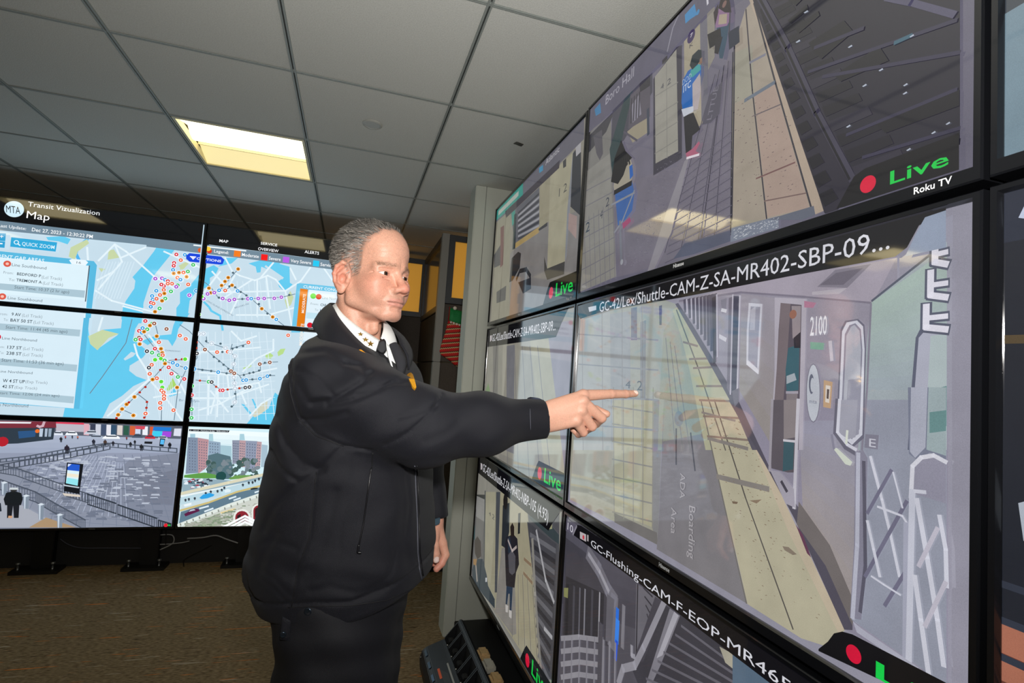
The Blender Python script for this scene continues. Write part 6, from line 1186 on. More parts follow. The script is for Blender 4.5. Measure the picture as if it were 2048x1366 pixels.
def skin_cols(p):
    n = len(p); c = np.tile(np.array(lin('cd9a83'), np.float32), (n, 1)); ay = np.abs(p[:, 1])
    def mix(mask, col, k=1.0):
        m_ = np.clip(mask, 0, 1)[:, None]*k; c[:] = c*(1-m_)+np.array(lin(col), np.float32)*m_
    def blob(cx, cy, cz, r): return np.exp(-(((p[:, 0]-cx)**2+(ay-cy)**2+(p[:, 2]-cz)**2)/r**2))
    mix(blob(0.110, 0, -0.036, 0.019), 'c8604f', 0.5); mix(blob(0.062, 0.045, -0.030, 0.030), 'cc7a66', 0.5); mix(blob(-0.018, 0.085, -0.012, 0.034)*np.clip((ay-0.066)/0.012, 0, 1), 'd07660', 0.6)
    mix(blob(0.070, 0.0, -0.095, 0.035), 'cf9482', 0.5); mix(blob(0.05, 0.03, -0.085, 0.045)*np.clip((-0.05-p[:, 2])/0.03, 0, 1), 'b48a78', 0.35); mix(blob(0.092, 0.012, -0.057, 0.016), 'a98a78', 0.5)
    lip = np.maximum(np.exp(-((p[:, 2]+0.0665)/0.0036)**2), np.exp(-((p[:, 2]+0.0775)/0.0046)**2))*(ay < 0.0245)*(p[:, 0] > 0.080); mix(lip, 'c07a70', 0.65)
    mix(np.exp(-((p[:, 2]+0.0719)/0.0016)**2)*(ay < 0.026)*(p[:, 0] > 0.078), '6e3a34', 0.8)
    bz = 0.0205-0.06*np.clip(ay-0.030, 0, 1)-0.1*np.clip(0.014-ay, 0, 1)
    mix(np.exp(-((p[:, 2]-bz)/0.0042)**2)*(ay > 0.009)*(ay < 0.052)*(p[:, 0] > 0.05), '8d6d58', 0.4)
    mix(blob(0.077, 0.033, 0.0, 0.014), 'c98f7c', 0.4)
    nz = rng.normal(0, 1, n).astype(np.float32); h = hairline(p)
    mix(np.clip(h/0.030+0.15, 0, 1), '5d544c', 0.62); c *= (1+0.05*nz[:, None]*(h[:, None] < 0)+0.03*nz[:, None])
    return np.clip(c, 0, 1)
Vh, Fh = surfnet(lambda P: head_sdf(P), (-0.13, -0.115, -0.25), (0.14, 0.115, 0.150), 0.0015)
cols_h = skin_cols(Vh)
SQ = lambda V: np.stack([V[:, 0], V[:, 1], np.where(V[:, 2] < 0, V[:, 2]*0.88, V[:, 2])], 1)
Wh = SQ(Vh)@HB.T+HO
# hands ------------------------------------------------------------------------
SK = lambda n: np.tile(np.array(lin('d5a28b'), np.float32), (n, 1))*(1+0.04*rng.normal(0, 1, (n, 1)).astype(np.float32))
wr = pv(1086, 833, 1.176); wr2 = pv(1040, 838, 1.17)
RF = {'index': ([(1166, 791, 1.166), (1222, 788, 1.182), (1251, 788, 1.196), (1270, 787, 1.208)], [0.0140, 0.0112, 0.0100, 0.0086]),
      'middle': ([(1165, 803, 1.154), (1203, 836, 1.160), (1192, 847, 1.192), (1172, 838, 1.205)], [0.0138, 0.0116, 0.0105, 0.0095]),
      'ring': ([(1162, 822, 1.152), (1184, 853, 1.160), (1172, 860, 1.190), (1156, 848, 1.200)], [0.0132, 0.0110, 0.0098, 0.0088]),
      'pinky': ([(1152, 842, 1.155), (1167, 865, 1.164), (1157, 868, 1.188), (1146, 858, 1.195)], [0.0122, 0.0098, 0.0088, 0.0080]),
      'thumb': ([(1120, 815, 1.196), (1158, 812, 1.214), (1192, 820, 1.218), (1213, 828, 1.206)], [0.0160, 0.0125, 0.0108, 0.0092])}
RFp = {k: ([pv(*q) for q in a], b) for k, (a, b) in RF.items()}
def rhand(P):
    d = capsule(P, wr2, wr, 0.030, 0.0285)
    tops = [(1100, 815, 1.172, 'index'), (1098, 826, 1.166, 'middle'), (1098, 838, 1.166, 'ring'), (1098, 850, 1.170, 'pinky')]
    for x, y, z, k in tops: d = smin(d, capsule(P, pv(x, y, z), RFp[k][0][0], 0.0175, 0.0135), 0.010)
    d = smin(d, capsule(P, pv(1112, 838, 1.178), pv(1150, 828, 1.176), 0.022, 0.018), 0.012)
    for k in ('index', 'middle', 'ring', 'pinky'):
        c = chain(P, *RFp[k], 0.003); d = smin(d, c, 0.0042)
        m = RFp[k][0][0]; d = smin(d, ell(P, m+NV(0, -0.0035, 0.002), (0.0105, 0.0115, 0.0105)), 0.006)      # knuckle
    for k in ('index',):
        for q in (1, 2): d = smin(d, ell(P, RFp[k][0][q], (0.0112-0.0012*q,)*3), 0.004)
    d = smin(d, chain(P, *RFp['thumb'], 0.004), 0.006)
    tp = RFp['index'][0][3]
    # nail bed
    d = smax(d, -ell(P, tp+NV(-0.001, -0.0088, 0.0052), (0.0085, 0.0022, 0.0050)), 0.0012)
    # wrinkles over the joints
    for f_ in (0.0, 0.004, -0.004):
        c_ = RFp['index'][0][1]; d = d+0.00045*np.exp(-((P[:, 0]-c_[0]-f_)/0.0010)**2)*(np.abs(P[:, 2]-c_[2]) < 0.02)
    return d
lo_ = np.min([wr2]+[q for a, _ in RFp.values() for q in a], 0)-0.045; hi_ = np.max([wr2]+[q for a, _ in RFp.values() for q in a], 0)+0.03
Vr, Fr = surfnet(rhand, lo_, hi_, 0.0015)
cr_ = SK(len(Vr))
for k, (a, b) in RFp.items():
    for q in a[:3]:
        m_ = np.exp(-((Vr-q)**2).sum(1)/0.011**2)[:, None]; cr_ = cr_*(1-0.35*m_)+np.array(lin('cc8473'), np.float32)*0.35*m_
m_ = (((Vr-(RFp['index'][0][3]+NV(0.0, -0.0075, 0.0045)))/NV(0.0085, 0.0060, 0.0062))**2).sum(1) < 1; cr_[m_] = lin('f2d3c6')
LW = pv(868, 1040, 1.47); LW0 = pv(862, 985, 1.49)
LFp = {'thumb': ([(866, 1070, 1.452), (869, 1092, 1.440), (871, 1108, 1.437), (872, 1119, 1.436)], [0.0150, 0.0122, 0.0112, 0.0098]),
       'index': ([(884, 1086, 1.462), (891, 1110, 1.455), (883, 1127, 1.450), (873, 1138, 1.447)], [0.0130, 0.0108, 0.0098, 0.0085]),
       'middle': ([(882, 1090, 1.485), (884, 1117, 1.480), (872, 1126, 1.474), (862, 1126, 1.470)], [0.0130, 0.0108, 0.0098, 0.0088]),
       'ring': ([(878, 1090, 1.505), (878, 1115, 1.502), (866, 1124, 1.495), (858, 1120, 1.490)], [0.0125, 0.0104, 0.0094, 0.0085]),
       'pinky': ([(872, 1086, 1.520), (870, 1106, 1.520), (862, 1114, 1.512), (856, 1110, 1.508)], [0.0115, 0.0092, 0.0084, 0.0078])}
LFp = {k: ([pv(*q) for q in a], b) for k, (a, b) in LFp.items()}
def lhand(P):
    d = capsule(P, LW0, LW, 0.027, 0.026)
    for k in ('index', 'middle', 'ring', 'pinky'): d = smin(d, capsule(P, LW, LFp[k][0][0], 0.018, 0.0135), 0.010)
    for k in LFp: d = smin(d, chain(P, *LFp[k], 0.003), 0.004)
    d = smin(d, capsule(P, LW, LFp['thumb'][0][0], 0.018, 0.015), 0.010)
    return d
allp = np.array([LW0]+[q for a, _ in LFp.values() for q in a])
Vl, Fl = surfnet(lhand, allp.min(0)-0.04, allp.max(0)+0.03, 0.0018)
cl_ = SK(len(Vl))*np.array([0.98, 0.92, 0.9]); m_ = (((Vl-(LFp['thumb'][0][3]+NV(0.0, -0.0085, 0.002)))/NV(0.0075, 0.0065, 0.0085))**2).sum(1) < 1; cl_[m_] = lin('efd6cc')
for q in [LFp['index'][0][3], LFp['index'][0][2], LFp['middle'][0][3]]:
    m_ = np.exp(-((Vl-q)**2).sum(1)/0.014**2)[:, None]; cl_ = cl_*(1-0.5*m_)+np.array(lin('cf6f62'), np.float32)*0.5*m_
# torso, arms and legs under the clothes ------------------------------------------
TA = math.radians(22); TF = NV(math.cos(TA), -math.sin(TA), 0); TL = NV(math.sin(TA), math.cos(TA), 0)
YB = 1.33
prof = []
for py, l, r_ in ((690, 640, 800), (720, 612, 838), (760, 585, 850), (800, 570, 856), (850, 558, 860), (900, 548, 862), (1000, 528, 866), (1060, 512, 867), (1100, 502, 866), (1130, 500, 862), (1160, 512, 852), (1190, 532, 842), (1240, 545, 832)):
    a, b = pv(l, py, YB), pv(r_, py, YB); prof.append(((a[2]+b[2])/2, (a[0]+b[0])/2, (b[0]-a[0])/2))
prof = np.array(prof[::-1]); PZ, PC, PE = prof[:, 0], prof[:, 1], prof[:, 2]
BW = np.interp(PZ, [0.85, 1.0, 1.2, 1.35, 1.45, 1.5], [0.205, 0.215, 0.215, 0.215, 0.20, 0.17])
DA = np.sqrt(np.maximum(PE**2-(BW*math.sin(TA))**2, 0.01))/math.cos(TA)
def torso(P, grow=0.0, ex=2.3):
    z = P[:, 2]; cx = np.interp(z, PZ, PC); a = np.interp(z, PZ, DA)+grow; b = np.interp(z, PZ, BW)+grow
    dx, dy = P[:, 0]-cx, P[:, 1]-YB; u = dx*TF[0]+dy*TF[1]; v = dx*TL[0]+dy*TL[1]
    k = (np.abs(u/a)**ex+np.abs(v/b)**ex+1e-9)**(1/ex)
    return (k-1)*np.minimum(a, b)*0.9
RS, RE, RWp = pv(652, 760, 1.168), pv(846, 856, 1.125), pv(1086, 838, 1.172)
LS = pv(716, 735, 1.52); LE = pv(838, 900, 1.56); LWp = LW
NB = HO+HB@NV(-0.05, 0, -0.19)
def core(P):
    d = np.maximum(torso(P, -0.035), P[:, 2]-1.44)
    d = smin(d, capsule(P, NB, NB+NV(0, 0, -0.12), 0.055, 0.08), 0.05)
    d = smin(d, chain(P, [RS, RE, RWp], [0.058, 0.047, 0.028]), 0.03); d = smin(d, chain(P, [LS, LE, LWp], [0.055, 0.045, 0.026]), 0.03)
    for hp, kn, an in LEGS: d = smin(d, chain(P, [hp, kn, an], [0.085, 0.055, 0.040]), 0.03)
    return d
HIP = (np.interp(0.95, PZ, PC), YB)
LEGS = []
for sgn, y in ((-1, 1.235), (1, 1.43)):
    x = HIP[0]+0.005*sgn
    LEGS.append((NV(x-0.01, y, 0.92), NV(x+0.01, y-0.005, 0.50), NV(x-0.01, y, 0.10)))
Vc, Fc = surfnet(core, (-0.33, 0.95, 0.03), (0.60, 1.72, 1.62), 0.012)
M_skin = attr_mat('skin', 0.48, 0.45, 0.12, bump=0.25, bscale=700)
V_all = np.concatenate([Wh, Vr, Vl, Vc]); o1 = len(Wh); o2 = o1+len(Vr); o3 = o2+len(Vl)
F_all = np.concatenate([Fh, Fr+o1, Fl+o2, Fc+o3]); C_all = np.concatenate([cols_h, cr_, cl_, SK(len(Vc))])
man = np_mesh('person', V_all, F_all, M_skin, C_all)
tag(man, 'grey-haired man in dark jacket, white shirt and black tie pointing at a screen', 'person')
# eyes
M_white = mat('eye_white', 'd2c8c2', 0.12); M_iris = mat('iris_brown', '4a2c1a', 0.1); M_pupil = mat('pupil', '070505', 0.08)
GAZE = NV(0.93, 0.33, -0.03)                     # he looks past us at the monitors, to his left
GAZE = np.array([0.985, 0.09, -0.02]); GAZE /= np.linalg.norm(GAZE)
def hw(q): return Vector((HB@np.asarray(q, np.float32)+HO).tolist())
for s_ in (-1, 1):
    c = np.array([0.0672, 0.0325*s_, 0.0]); r = 0.0128
    mb = MB(); n1, n2 = 22, 24; z_ = GAZE; x_ = np.cross([0, 0, 1], z_); x_ /= np.linalg.norm(x_); y_ = np.cross(z_, x_)
    vs = []; fs = []; mi = []
    for i in range(n1+1):
        t = math.pi*i/n1
        for k in range(n2): q = 2*math.pi*k/n2; vs.append(hw(c+r*(math.cos(t)*z_+math.sin(t)*(math.cos(q)*x_+math.sin(q)*y_))))
    for i in range(n1):
        for k in range(n2): fs.append((i*n2+k, i*n2+(k+1) % n2, (i+1)*n2+(k+1) % n2, (i+1)*n2+k)); mi.append(2 if i < 1.5 else 1 if i < 4 else 0)
    me = bpy.data.meshes.new('eye'); me.from_pydata([tuple(v) for v in vs], [], fs); [me.materials.append(m) for m in (M_white, M_iris, M_pupil)]
    me.polygons.foreach_set('material_index', mi); me.polygons.foreach_set('use_smooth', [True]*len(fs)); me.update(); link('eye', me, man)
# hair -------------------------------------------------------------------------------
def strands(mask, n, len_f, col_f, wid, dir_f, lift=0.001):
    tri = Vh[Fh]; cen = tri.mean(1); nr = np.cross(tri[:, 2]-tri[:, 0], tri[:, 3]-tri[:, 1]); ar = np.linalg.norm(nr, axis=1); nr = nr/(ar[:, None]+1e-12)
    w_ = ar*mask(cen); w_ /= w_.sum(); pick = rng.choice(len(cen), n, p=w_)
    base = cen[pick]+rng.normal(0, 0.0007, (n, 3)); N_ = nr[pick]; D_ = dir_f(base, N_)+rng.normal(0, 0.22, (n, 3)); D_ /= np.linalg.norm(D_, axis=1)[:, None]
    L_ = len_f(base)*rng.uniform(0.7, 1.25, n); S_ = np.cross(D_, N_); S_ /= np.linalg.norm(S_, axis=1)[:, None]+1e-9
    V = []; wd = wid*rng.uniform(0.7, 1.5, n)
    fall = NV(0, 0, -0.12)
    for j, t in enumerate((0, 0.5, 1.0)):
        tang = D_-N_*np.clip((D_*N_).sum(1), 0, 1)[:, None]*0.55*t + fall*t
        c = base-N_*0.0012+(tang*(L_*t)[:, None]); ww = (wd*(1-0.8*t))[:, None]
        V += [c-S_*ww, c+S_*ww]
    V = np.stack(V, 1).reshape(-1, 3); o = np.arange(n)[:, None]*6
    F = np.concatenate([o+np.array([0, 1, 3, 2]), o+np.array([2, 3, 5, 4])]); C = np.repeat(col_f(base, n), 6, 0)
    return SQ(V)@HB.T+HO, F, C
def hdir(b, N_):
    # swept back on top and sides, slightly down at the nape
    back = np.tile(NV(-0.75, 0, 0.10), (len(b), 1)); back[:, 2] -= 0.9*np.clip((0.05-b[:, 2])/0.08, 0, 1); back[:, 0] += 0.5*np.clip((0.02-b[:, 2])/0.05, 0, 1)
    side = np.sign(b[:, 1])*0.15; back[:, 1] += side*np.clip(b[:, 2]/0.1, 0, 1)
    fr = np.clip((b[:, 0]-0.02)/0.05, 0, 1)*np.clip((b[:, 2]-0.06)/0.05, 0, 1)
    out = back+N_*(0.42+0.45*fr[:, None]); t = out/np.linalg.norm(out, axis=1)[:, None]; return t
def hcol(b, n):
    g = np.clip(rng.normal(0.40, 0.17, n), 0.06, 0.85); side = np.clip((0.06-b[:, 2])/0.08, 0, 1); g = np.clip(g+0.14*side+0.10*np.clip((b[:, 1]-0.02)/0.05, 0, 1), 0, 0.8)
    g = 0.85*g**2.0; return np.stack([g*1.06, g*0.98, g*0.88], 1)
hm = lambda c: np.clip(hairline(c)/0.030+0.16, 0, 1)*(np.abs(c[:, 1])*(c[:, 0] > -0.04)*(c[:, 2] < 0.022)*(c[:, 0] < 0.004) < 0.069)
hl = lambda b: np.interp(b[:, 2], [-0.07, -0.02, 0.03, 0.09, 0.13], [0.006, 0.009, 0.014, 0.024, 0.030])*np.clip(hairline(b)/0.02+0.55, 0.4, 1.0)
V1, F1, C1 = strands(hm, 17000, hl, hcol, 0.00042, hdir)
M_hair = attr_mat('hair', 0.45, 0.4)
np_mesh('hair', V1, F1, M_hair, C1, man)
bm_ = lambda c: np.exp(-((c[:, 2]-(0.0205-0.06*np.clip(np.abs(c[:, 1])-0.030, 0, 1)))/0.0032)**2)*(np.abs(c[:, 1]) > 0.011)*(np.abs(c[:, 1]) < 0.051)*(c[:, 0] > 0.05)+1e-12
V2, F2, C2 = strands(bm_, 900, lambda b: np.full(len(b), 0.0065), lambda b, n: np.tile(np.array(lin('6a5140'), np.float32), (n, 1))*rng.uniform(0.8, 2.2, (n, 1)), 0.00022, lambda b, N_: np.stack([-0.3+0*b[:, 0], np.sign(b[:, 1])*0.9, 0.25+0*b[:, 0]], 1)+N_*0.25)
np_mesh('eyebrows', V2, F2, M_hair, C2, man)
# ------------------------------------------------------------------ clothing
J = crop(480, 600, 1.784)
def xz(pts, y=1.12): return [tuple(pv(a, b, y)[[0, 2]]) for a, b in J(*pts)]
def seg2(P, pts):
    d = None
    for (x0, z0), (x1, z1) in zip(pts, pts[1:]):
        bx, bz = x1-x0, z1-z0; t = np.clip(((P[:, 0]-x0)*bx+(P[:, 2]-z0)*bz)/(bx*bx+bz*bz+1e-12), 0, 1)
        q = np.hypot(P[:, 0]-x0-t*bx, P[:, 2]-z0-t*bz); d = q if d is None else np.minimum(d, q)
    return d
FOLDS = [  # (crop polyline, depth (+ groove, - ridge), width, y)
    ([(182, 165), (174, 240), (180, 330), (205, 420), (270, 485), (370, 522), (470, 538)], 0.0045, 0.004, 1.10),
    ([(150, 260), (200, 300), (250, 380), (300, 372)], 0.004, 0.010, 1.08), ([(250, 372), (330, 360), (430, 300), (470, 262)], 0.0075, 0.007, 1.06), ([(250, 350), (330, 335), (410, 285)], -0.007, 0.012, 1.06),
    ([(310, 380), (400, 360), (500, 320), (560, 285)], 0.0060, 0.006, 1.06), ([(320, 400), (420, 375), (520, 335)], -0.006, 0.013, 1.06),
    ([(520, 520), (600, 470), (680, 400), (730, 340)], 0.0055, 0.006, 1.06), ([(480, 510), (560, 455), (640, 390), (690, 340)], -0.006, 0.013, 1.06),
    ([(370, 225), (430, 235), (450, 262)], 0.006, 0.008, 1.08), ([(200, 190), (300, 180), (380, 220)], 0.004, 0.010, 1.10),
    ([(150, 130), (260, 150), (350, 205)], -0.005, 0.016, 1.12),
    ([(360, 522), (280, 605), (190, 670), (110, 760), (70, 850)], 0.0095, 0.009, 1.14), ([(330, 520), (240, 590), (150, 660), (95, 740)], -0.010, 0.020, 1.14), ([(400, 540), (310, 640), (220, 720), (140, 810)], -0.008, 0.020, 1.14),
    ([(120, 430), (160, 520), (230, 590), (290, 600)], 0.006, 0.012, 1.14), ([(100, 480), (150, 560), (170, 640)], -0.006, 0.016, 1.16),
    ([(275, 610), (262, 720), (250, 850), (205, 960), (185, 1095)], 0.0045, 0.004, 1.12), ([(340, 690), (320, 790), (285, 900), (245, 980)], 0.007, 0.012, 1.10), ([(310, 680), (290, 780), (255, 890)], -0.006, 0.014, 1.10),
    ([(130, 830), (90, 900), (60, 980)], 0.008, 0.011, 1.18), ([(70, 1000), (120, 1010), (180, 1060)], 0.006, 0.010, 1.14), ([(330, 1090), (400, 1085), (520, 1060)], 0.004, 0.008, 1.10),
    ([(250, 1060), (320, 1035), (420, 1060), (520, 1040)], 0.006, 0.010, 1.10), ([(560, 560), (590, 700), (585, 860), (610, 960)], 0.005, 0.016, 1.14), ([(480, 560), (520, 700), (500, 900)], -0.004, 0.03, 1.10),
    ([(600, 590), (680, 570), (760, 575)], 0.003, 0.012, 1.06), ([(660, 500), (740, 470), (780, 440)], 0.003, 0.012, 1.06)]
FOLDS += [([(420, 330), (470, 318), (540, 300), (600, 296)], 0.005, 0.005, 1.06), ([(560, 420), (620, 405), (700, 380)], 0.004, 0.006, 1.06), ([(215, 440), (300, 430), (380, 400)], 0.005, 0.007, 1.08), ([(200, 250), (270, 280), (330, 340)], 0.004, 0.007, 1.08),
    ([(95, 560), (130, 600), (200, 640)], 0.006, 0.007, 1.14), ([(60, 900), (120, 870), (200, 880)], 0.005, 0.008, 1.15), ([(420, 560), (400, 680), (360, 800), (350, 900)], 0.004, 0.008, 1.10), ([(560, 900), (540, 980), (480, 1030)], 0.005, 0.009, 1.12), ([(50, 1020), (110, 1040), (170, 1085)], 0.005, 0.006, 1.14), ([(600, 640), (612, 740), (600, 850)], 0.004, 0.006, 1.14)]
FOLDS = [(xz(a, y), d*(0.45 if a[0][1]+a[-1][1] > 1300 else 1.0)*(0.75 if d > 0 else 0.6), w_*(0.75 if d > 0 else 1.5)) for a, d, w_, y in FOLDS]
hem_near = pv(620, 1262, 1.11)[2]; ZH = hem_near
NECKC = HO+HB@NV(-0.035, 0, -0.150)
CF_ = pv(784, 700, 1.22)                                      # middle of the open neck
def jacket(P):
    zz = P[:, 2]
    d = torso(P, 0.0)
    d = smax(d, zz-1.475, 0.06)
    # shoulders and neck base
    d = smin(d, capsule(P, NECKC+NV(-0.01, 0, -0.045), RS+NV(-0.005, 0.03, -0.004), 0.070, 0.058), 0.05); d = smin(d, capsule(P, NECKC+NV(0, 0.0, -0.045), LS+NV(0, -0.02, -0.0), 0.066, 0.066), 0.05)
    # sleeves
    arm = chain(P, [RS+NV(0.0, 0.012, -0.01), RS*0.5+RE*0.5, RE, RE*0.55+RWp*0.45, RWp+NV(0.004, 0, 0)], [0.072, 0.073, 0.072, 0.060, 0.0435], 0.05)
    arm = np.maximum(arm, (P-(RWp+NV(0.003, 0, 0)))@NV(0.985, 0.0, 0.10))
    la = chain(P, [LS, LE, LWp+NV(0, 0, 0.012)], [0.08, 0.066, 0.037], 0.04); la = np.maximum(la, (LWp[2]+0.012)-zz)
    d = smin(d, arm, 0.028); d = smin(d, la, 0.02)
    # folds on the near side
    m_ = np.clip((1.36-P[:, 1])/0.05, 0, 1); f_ = np.zeros(len(P), np.float32)
    for pts, dep, w_ in FOLDS:
        q = seg2(P, pts); f_ += dep*np.exp(-(q/w_)**2)
    d = d+f_*m_
    d = d+0.0022*np.sin(P[:, 0]*37+P[:, 2]*23+2*np.sin(P[:, 2]*31))*np.sin(P[:, 2]*29-P[:, 0]*17+P[:, 1]*13)
    # gathered elastic at the back of the hem
    gb = np.clip((-0.10-P[:, 0])/0.08, 0, 1)*np.exp(-((zz-ZH-0.035)/0.03)**2); d = d+0.0035*gb*np.sin(P[:, 0]*260+P[:, 1]*260)
    # hem band and waist hem cut
    d = d+0.0035*np.exp(-((zz-0.048-(ZH-0.04*np.clip((-0.02-P[:, 0])/0.2, 0, 1)+0.04*np.clip((P[:, 0]-0.04)/0.15, 0, 1)))/0.0035)**2)
    d = smax(d, (ZH-0.04*np.clip((-0.02-P[:, 0])/0.2, 0, 1)+0.04*np.clip((P[:, 0]-0.04)/0.15, 0, 1))-zz, 0.012)
    # open neck
    ax = NECKC+NV(0, 0, 0.03)
    d = smax(d, -capsule(P, NECKC+NV(0.0, 0, 0.10), NECKC+NV(0.0, 0, -0.09), 0.076, 0.068), 0.008)
    d = smax(d, -chain(P, [NECKC+NV(0.02, -0.03, 0.05), CF_+NV(0.035, -0.03, 0.035), pv(800, 738, 1.20)+NV(0.02, -0.03, 0.0)], [0.070, 0.052, 0.012], 0.01), 0.010)
    return d
Vj, Fj = surfnet(jacket, (-0.34, 0.94, ZH-0.06), (0.60, 1.74, 1.64), 0.0038)
def jack_mat():
    m = mat('jacket_cloth', '11121a', 0.6, spec=0.32, noise=0.25, nscale=900, bump=0.5, bscale=1400, sheen=0.05); return m
M_jack = jack_mat()
jk = np_mesh('jacket', Vj, Fj, M_jack, None, man)
# hidden lower layer: shirt front -------------------------------------------------
M_shirt = mat('shirt_white', 'eef0ee', 0.75, bump=0.2, bscale=1200); M_tie = mat('tie_black', '14151a', 0.55, bump=0.4, bscale=1500)
def shirt(P):
    d = np.maximum(torso(P, -0.022), P[:, 2]-1.44); d = smax(d, 1.25-P[:, 2], 0.01)
    d = smin(d, capsule(P, NECKC+NV(-0.01, 0, -0.045), NECKC+NV(-0.01, 0, -0.10), 0.060, 0.072), 0.03)
    d = smin(d, capsule(P, NECKC+NV(0.01, 0.0, -0.07), CF_+NV(-0.02, 0.03, -0.03), 0.055, 0.05), 0.03)
    return d
Vs, Fs = surfnet(shirt, (-0.25, 1.0, 1.22), (0.33, 1.66, 1.60), 0.006)
sh = np_mesh('shirt', Vs, Fs, M_shirt, None, man)
from mathutils.bvhtree import BVHTree
def tree(o):
    me = o.data; return BVHTree.FromPolygons([v.co for v in me.vertices], [p.vertices[:] for p in me.polygons])
TJ = tree(jk); TS = tree(sh)
def hit(px, py, T=None, back=0.0):
    d = ray(px, py).normalized(); loc, n, i, dist = (T or TJ).ray_cast(CP, d)
    if loc is None: return None, None
    if n.dot(d) > 0: n = -n
    return loc, n
def ribbon(name, top, bot, m, parent, th=0.004, sub=6, roll=0.0):
    """cloth band between two 3D polylines, rounded section"""
    def sm(pts):
        out = []; pts = [Vector(p) for p in pts]
        for i in range(len(pts)-1):
            p0, p1, p2, p3 = pts[max(i-1, 0)], pts[i], pts[i+1], pts[min(i+2, len(pts)-1)]
            for s_ in range(sub):
                t = s_/sub; out.append(0.5*((2*p1)+(p2-p0)*t+(2*p0-5*p1+4*p2-p3)*t*t+(3*p1-p0-3*p2+p3)*t**3))
        return out+[pts[-1]]
    A_, B_ = sm(top), sm(bot); n = len(A_); cc = sum(A_, Vector())/n
    rows = 5; vs = []; fs = []
    for side in (0, 1):
        for r in range(rows):
            t = r/(rows-1)
            for i in range(n):
                p = A_[i].lerp(B_[i], t); tan = (A_[min(i+1, n-1)]-A_[max(i-1, 0)]); nn = tan.cross(B_[i]-A_[i]); nn.normalize()
                if nn.dot(p-cc) < 0: nn = -nn
                bulge = 0.006*math.sin(math.pi*t)
                vs.append(p+nn*(bulge+(th if side else 0.0)))
    g = lambda s_, r, i: (s_*rows+r)*n+i
    for s_ in (0, 1):
        for r in range(rows-1):
            for i in range(n-1): fs.append((g(s_, r, i), g(s_, r, i+1), g(s_, r+1, i+1), g(s_, r+1, i)))
    for i in range(n-1): fs += [(g(0, 0, i), g(0, 0, i+1), g(1, 0, i+1), g(1, 0, i)), (g(0, rows-1, i), g(0, rows-1, i+1), g(1, rows-1, i+1), g(1, rows-1, i))]
    for r in range(rows-1): fs += [(g(0, r, 0), g(0, r+1, 0), g(1, r+1, 0), g(1, r, 0)), (g(0, r, n-1), g(0, r+1, n-1), g(1, r+1, n-1), g(1, r, n-1))]
    return MB().add(vs, fs).build(name, m, parent, smooth=True)
V3 = lambda a: Vector([float(v) for v in a])
# shirt collar: far side, round the back, near side to the point
ctop = [pv(761, 677, 1.225), pv(766, 656, 1.265), pv(762, 640, 1.335), pv(735, 622, 1.385), pv(700, 606, 1.385), pv(676, 606, 1.345), pv(676, 614, 1.285), pv(692, 634, 1.245), pv(722, 658, 1.222), pv(760, 682, 1.212)]
cbot = [pv(786, 712, 1.215), pv(793, 690, 1.270), pv(780, 665, 1.345), pv(740, 645, 1.400), pv(695, 628, 1.405), pv(664, 630, 1.355), pv(664, 644, 1.275), pv(684, 668, 1.225), pv(712, 695, 1.200), pv(748, 712, 1.192)]
ribbon('shirt_collar', [V3(p) for p in ctop], [V3(p) for p in cbot], M_shirt, man, 0.003)
# jacket collar, folded outwards
jtop = [pv(800, 690, 1.262), pv(793, 672, 1.300), pv(775, 652, 1.370), pv(735, 634, 1.425), pv(692, 613, 1.425), pv(664, 608, 1.365), pv(668, 616, 1.275), pv(684, 644, 1.222), pv(712, 678, 1.190), pv(745, 708, 1.178), pv(765, 724, 1.180)]
jbot = [pv(815, 740, 1.240), pv(823, 712, 1.310), pv(810, 690, 1.400), pv(750, 668, 1.480), pv(680, 648, 1.475), pv(630, 652, 1.385), pv(634, 664, 1.255), pv(654, 698, 1.180), pv(692, 724, 1.150), pv(738, 738, 1.150), pv(766, 738, 1.168)]
ribbon('jacket_collar', [V3(p) for p in jtop], [V3(p) for p in jbot], M_jack, man, 0.005)
# open collar end on his left with zip tape
ze = [pv(795, 690, 1.235), pv(806, 708, 1.215), pv(812, 726, 1.200), pv(806, 748, 1.190), pv(800, 764, 1.182)]; zi = [pv(778, 690, 1.215), pv(786, 712, 1.200), pv(793, 732, 1.192), pv(792, 750, 1.186), pv(792, 766, 1.180)]
M_tape = mat('zip_tape', '2a2b31', 0.7, bump=0.8, bscale=2500); M_zip = mat('zip_teeth', '121215', 0.35)
ribbon('zip_tape', [V3(p) for p in ze], [V3(p) for p in zi], M_tape, man, 0.003)
MB().tube([V3(p)+Vector((0.001, -0.003, 0)) for p in ze], 0.0028, 6).build('zip_teeth', M_zip, man, smooth=True)
# tie
def flat(name, pts, ys, m, parent, th=0.010):
    P3 = [V3(pv(a, b, y)) for (a, b), y in zip(pts, ys)]; n = len(P3); c = sum(P3, Vector())/n; vw = (c-CP).normalized()
    vs = [p+vw*th for p in P3]+[p for p in P3]+[c+(p-c)*0.72-vw*th*0.5 for p in P3]; fs = [tuple(range(n)), tuple(range(2*n, 3*n))]
    for r in (0, 1): fs += [(r*n+i, r*n+(i+1) % n, (r+1)*n+(i+1) % n, (r+1)*n+i) for i in range(n)]
    return MB().add(vs, fs).build(name, m, parent, smooth=False, bevel=0.001)
flat('tie_knot', [(758, 682), (768, 677), (772, 682), (773, 702), (766, 710), (757, 706), (752, 700)], [1.188]*7, M_tie, man, 0.016)
flat('tie_blade', [(757, 706), (768, 708), (776, 718), (786, 748), (786, 772), (772, 772), (762, 742)], [1.186, 1.186, 1.184, 1.176, 1.170, 1.168, 1.176], M_tie, man, 0.012)
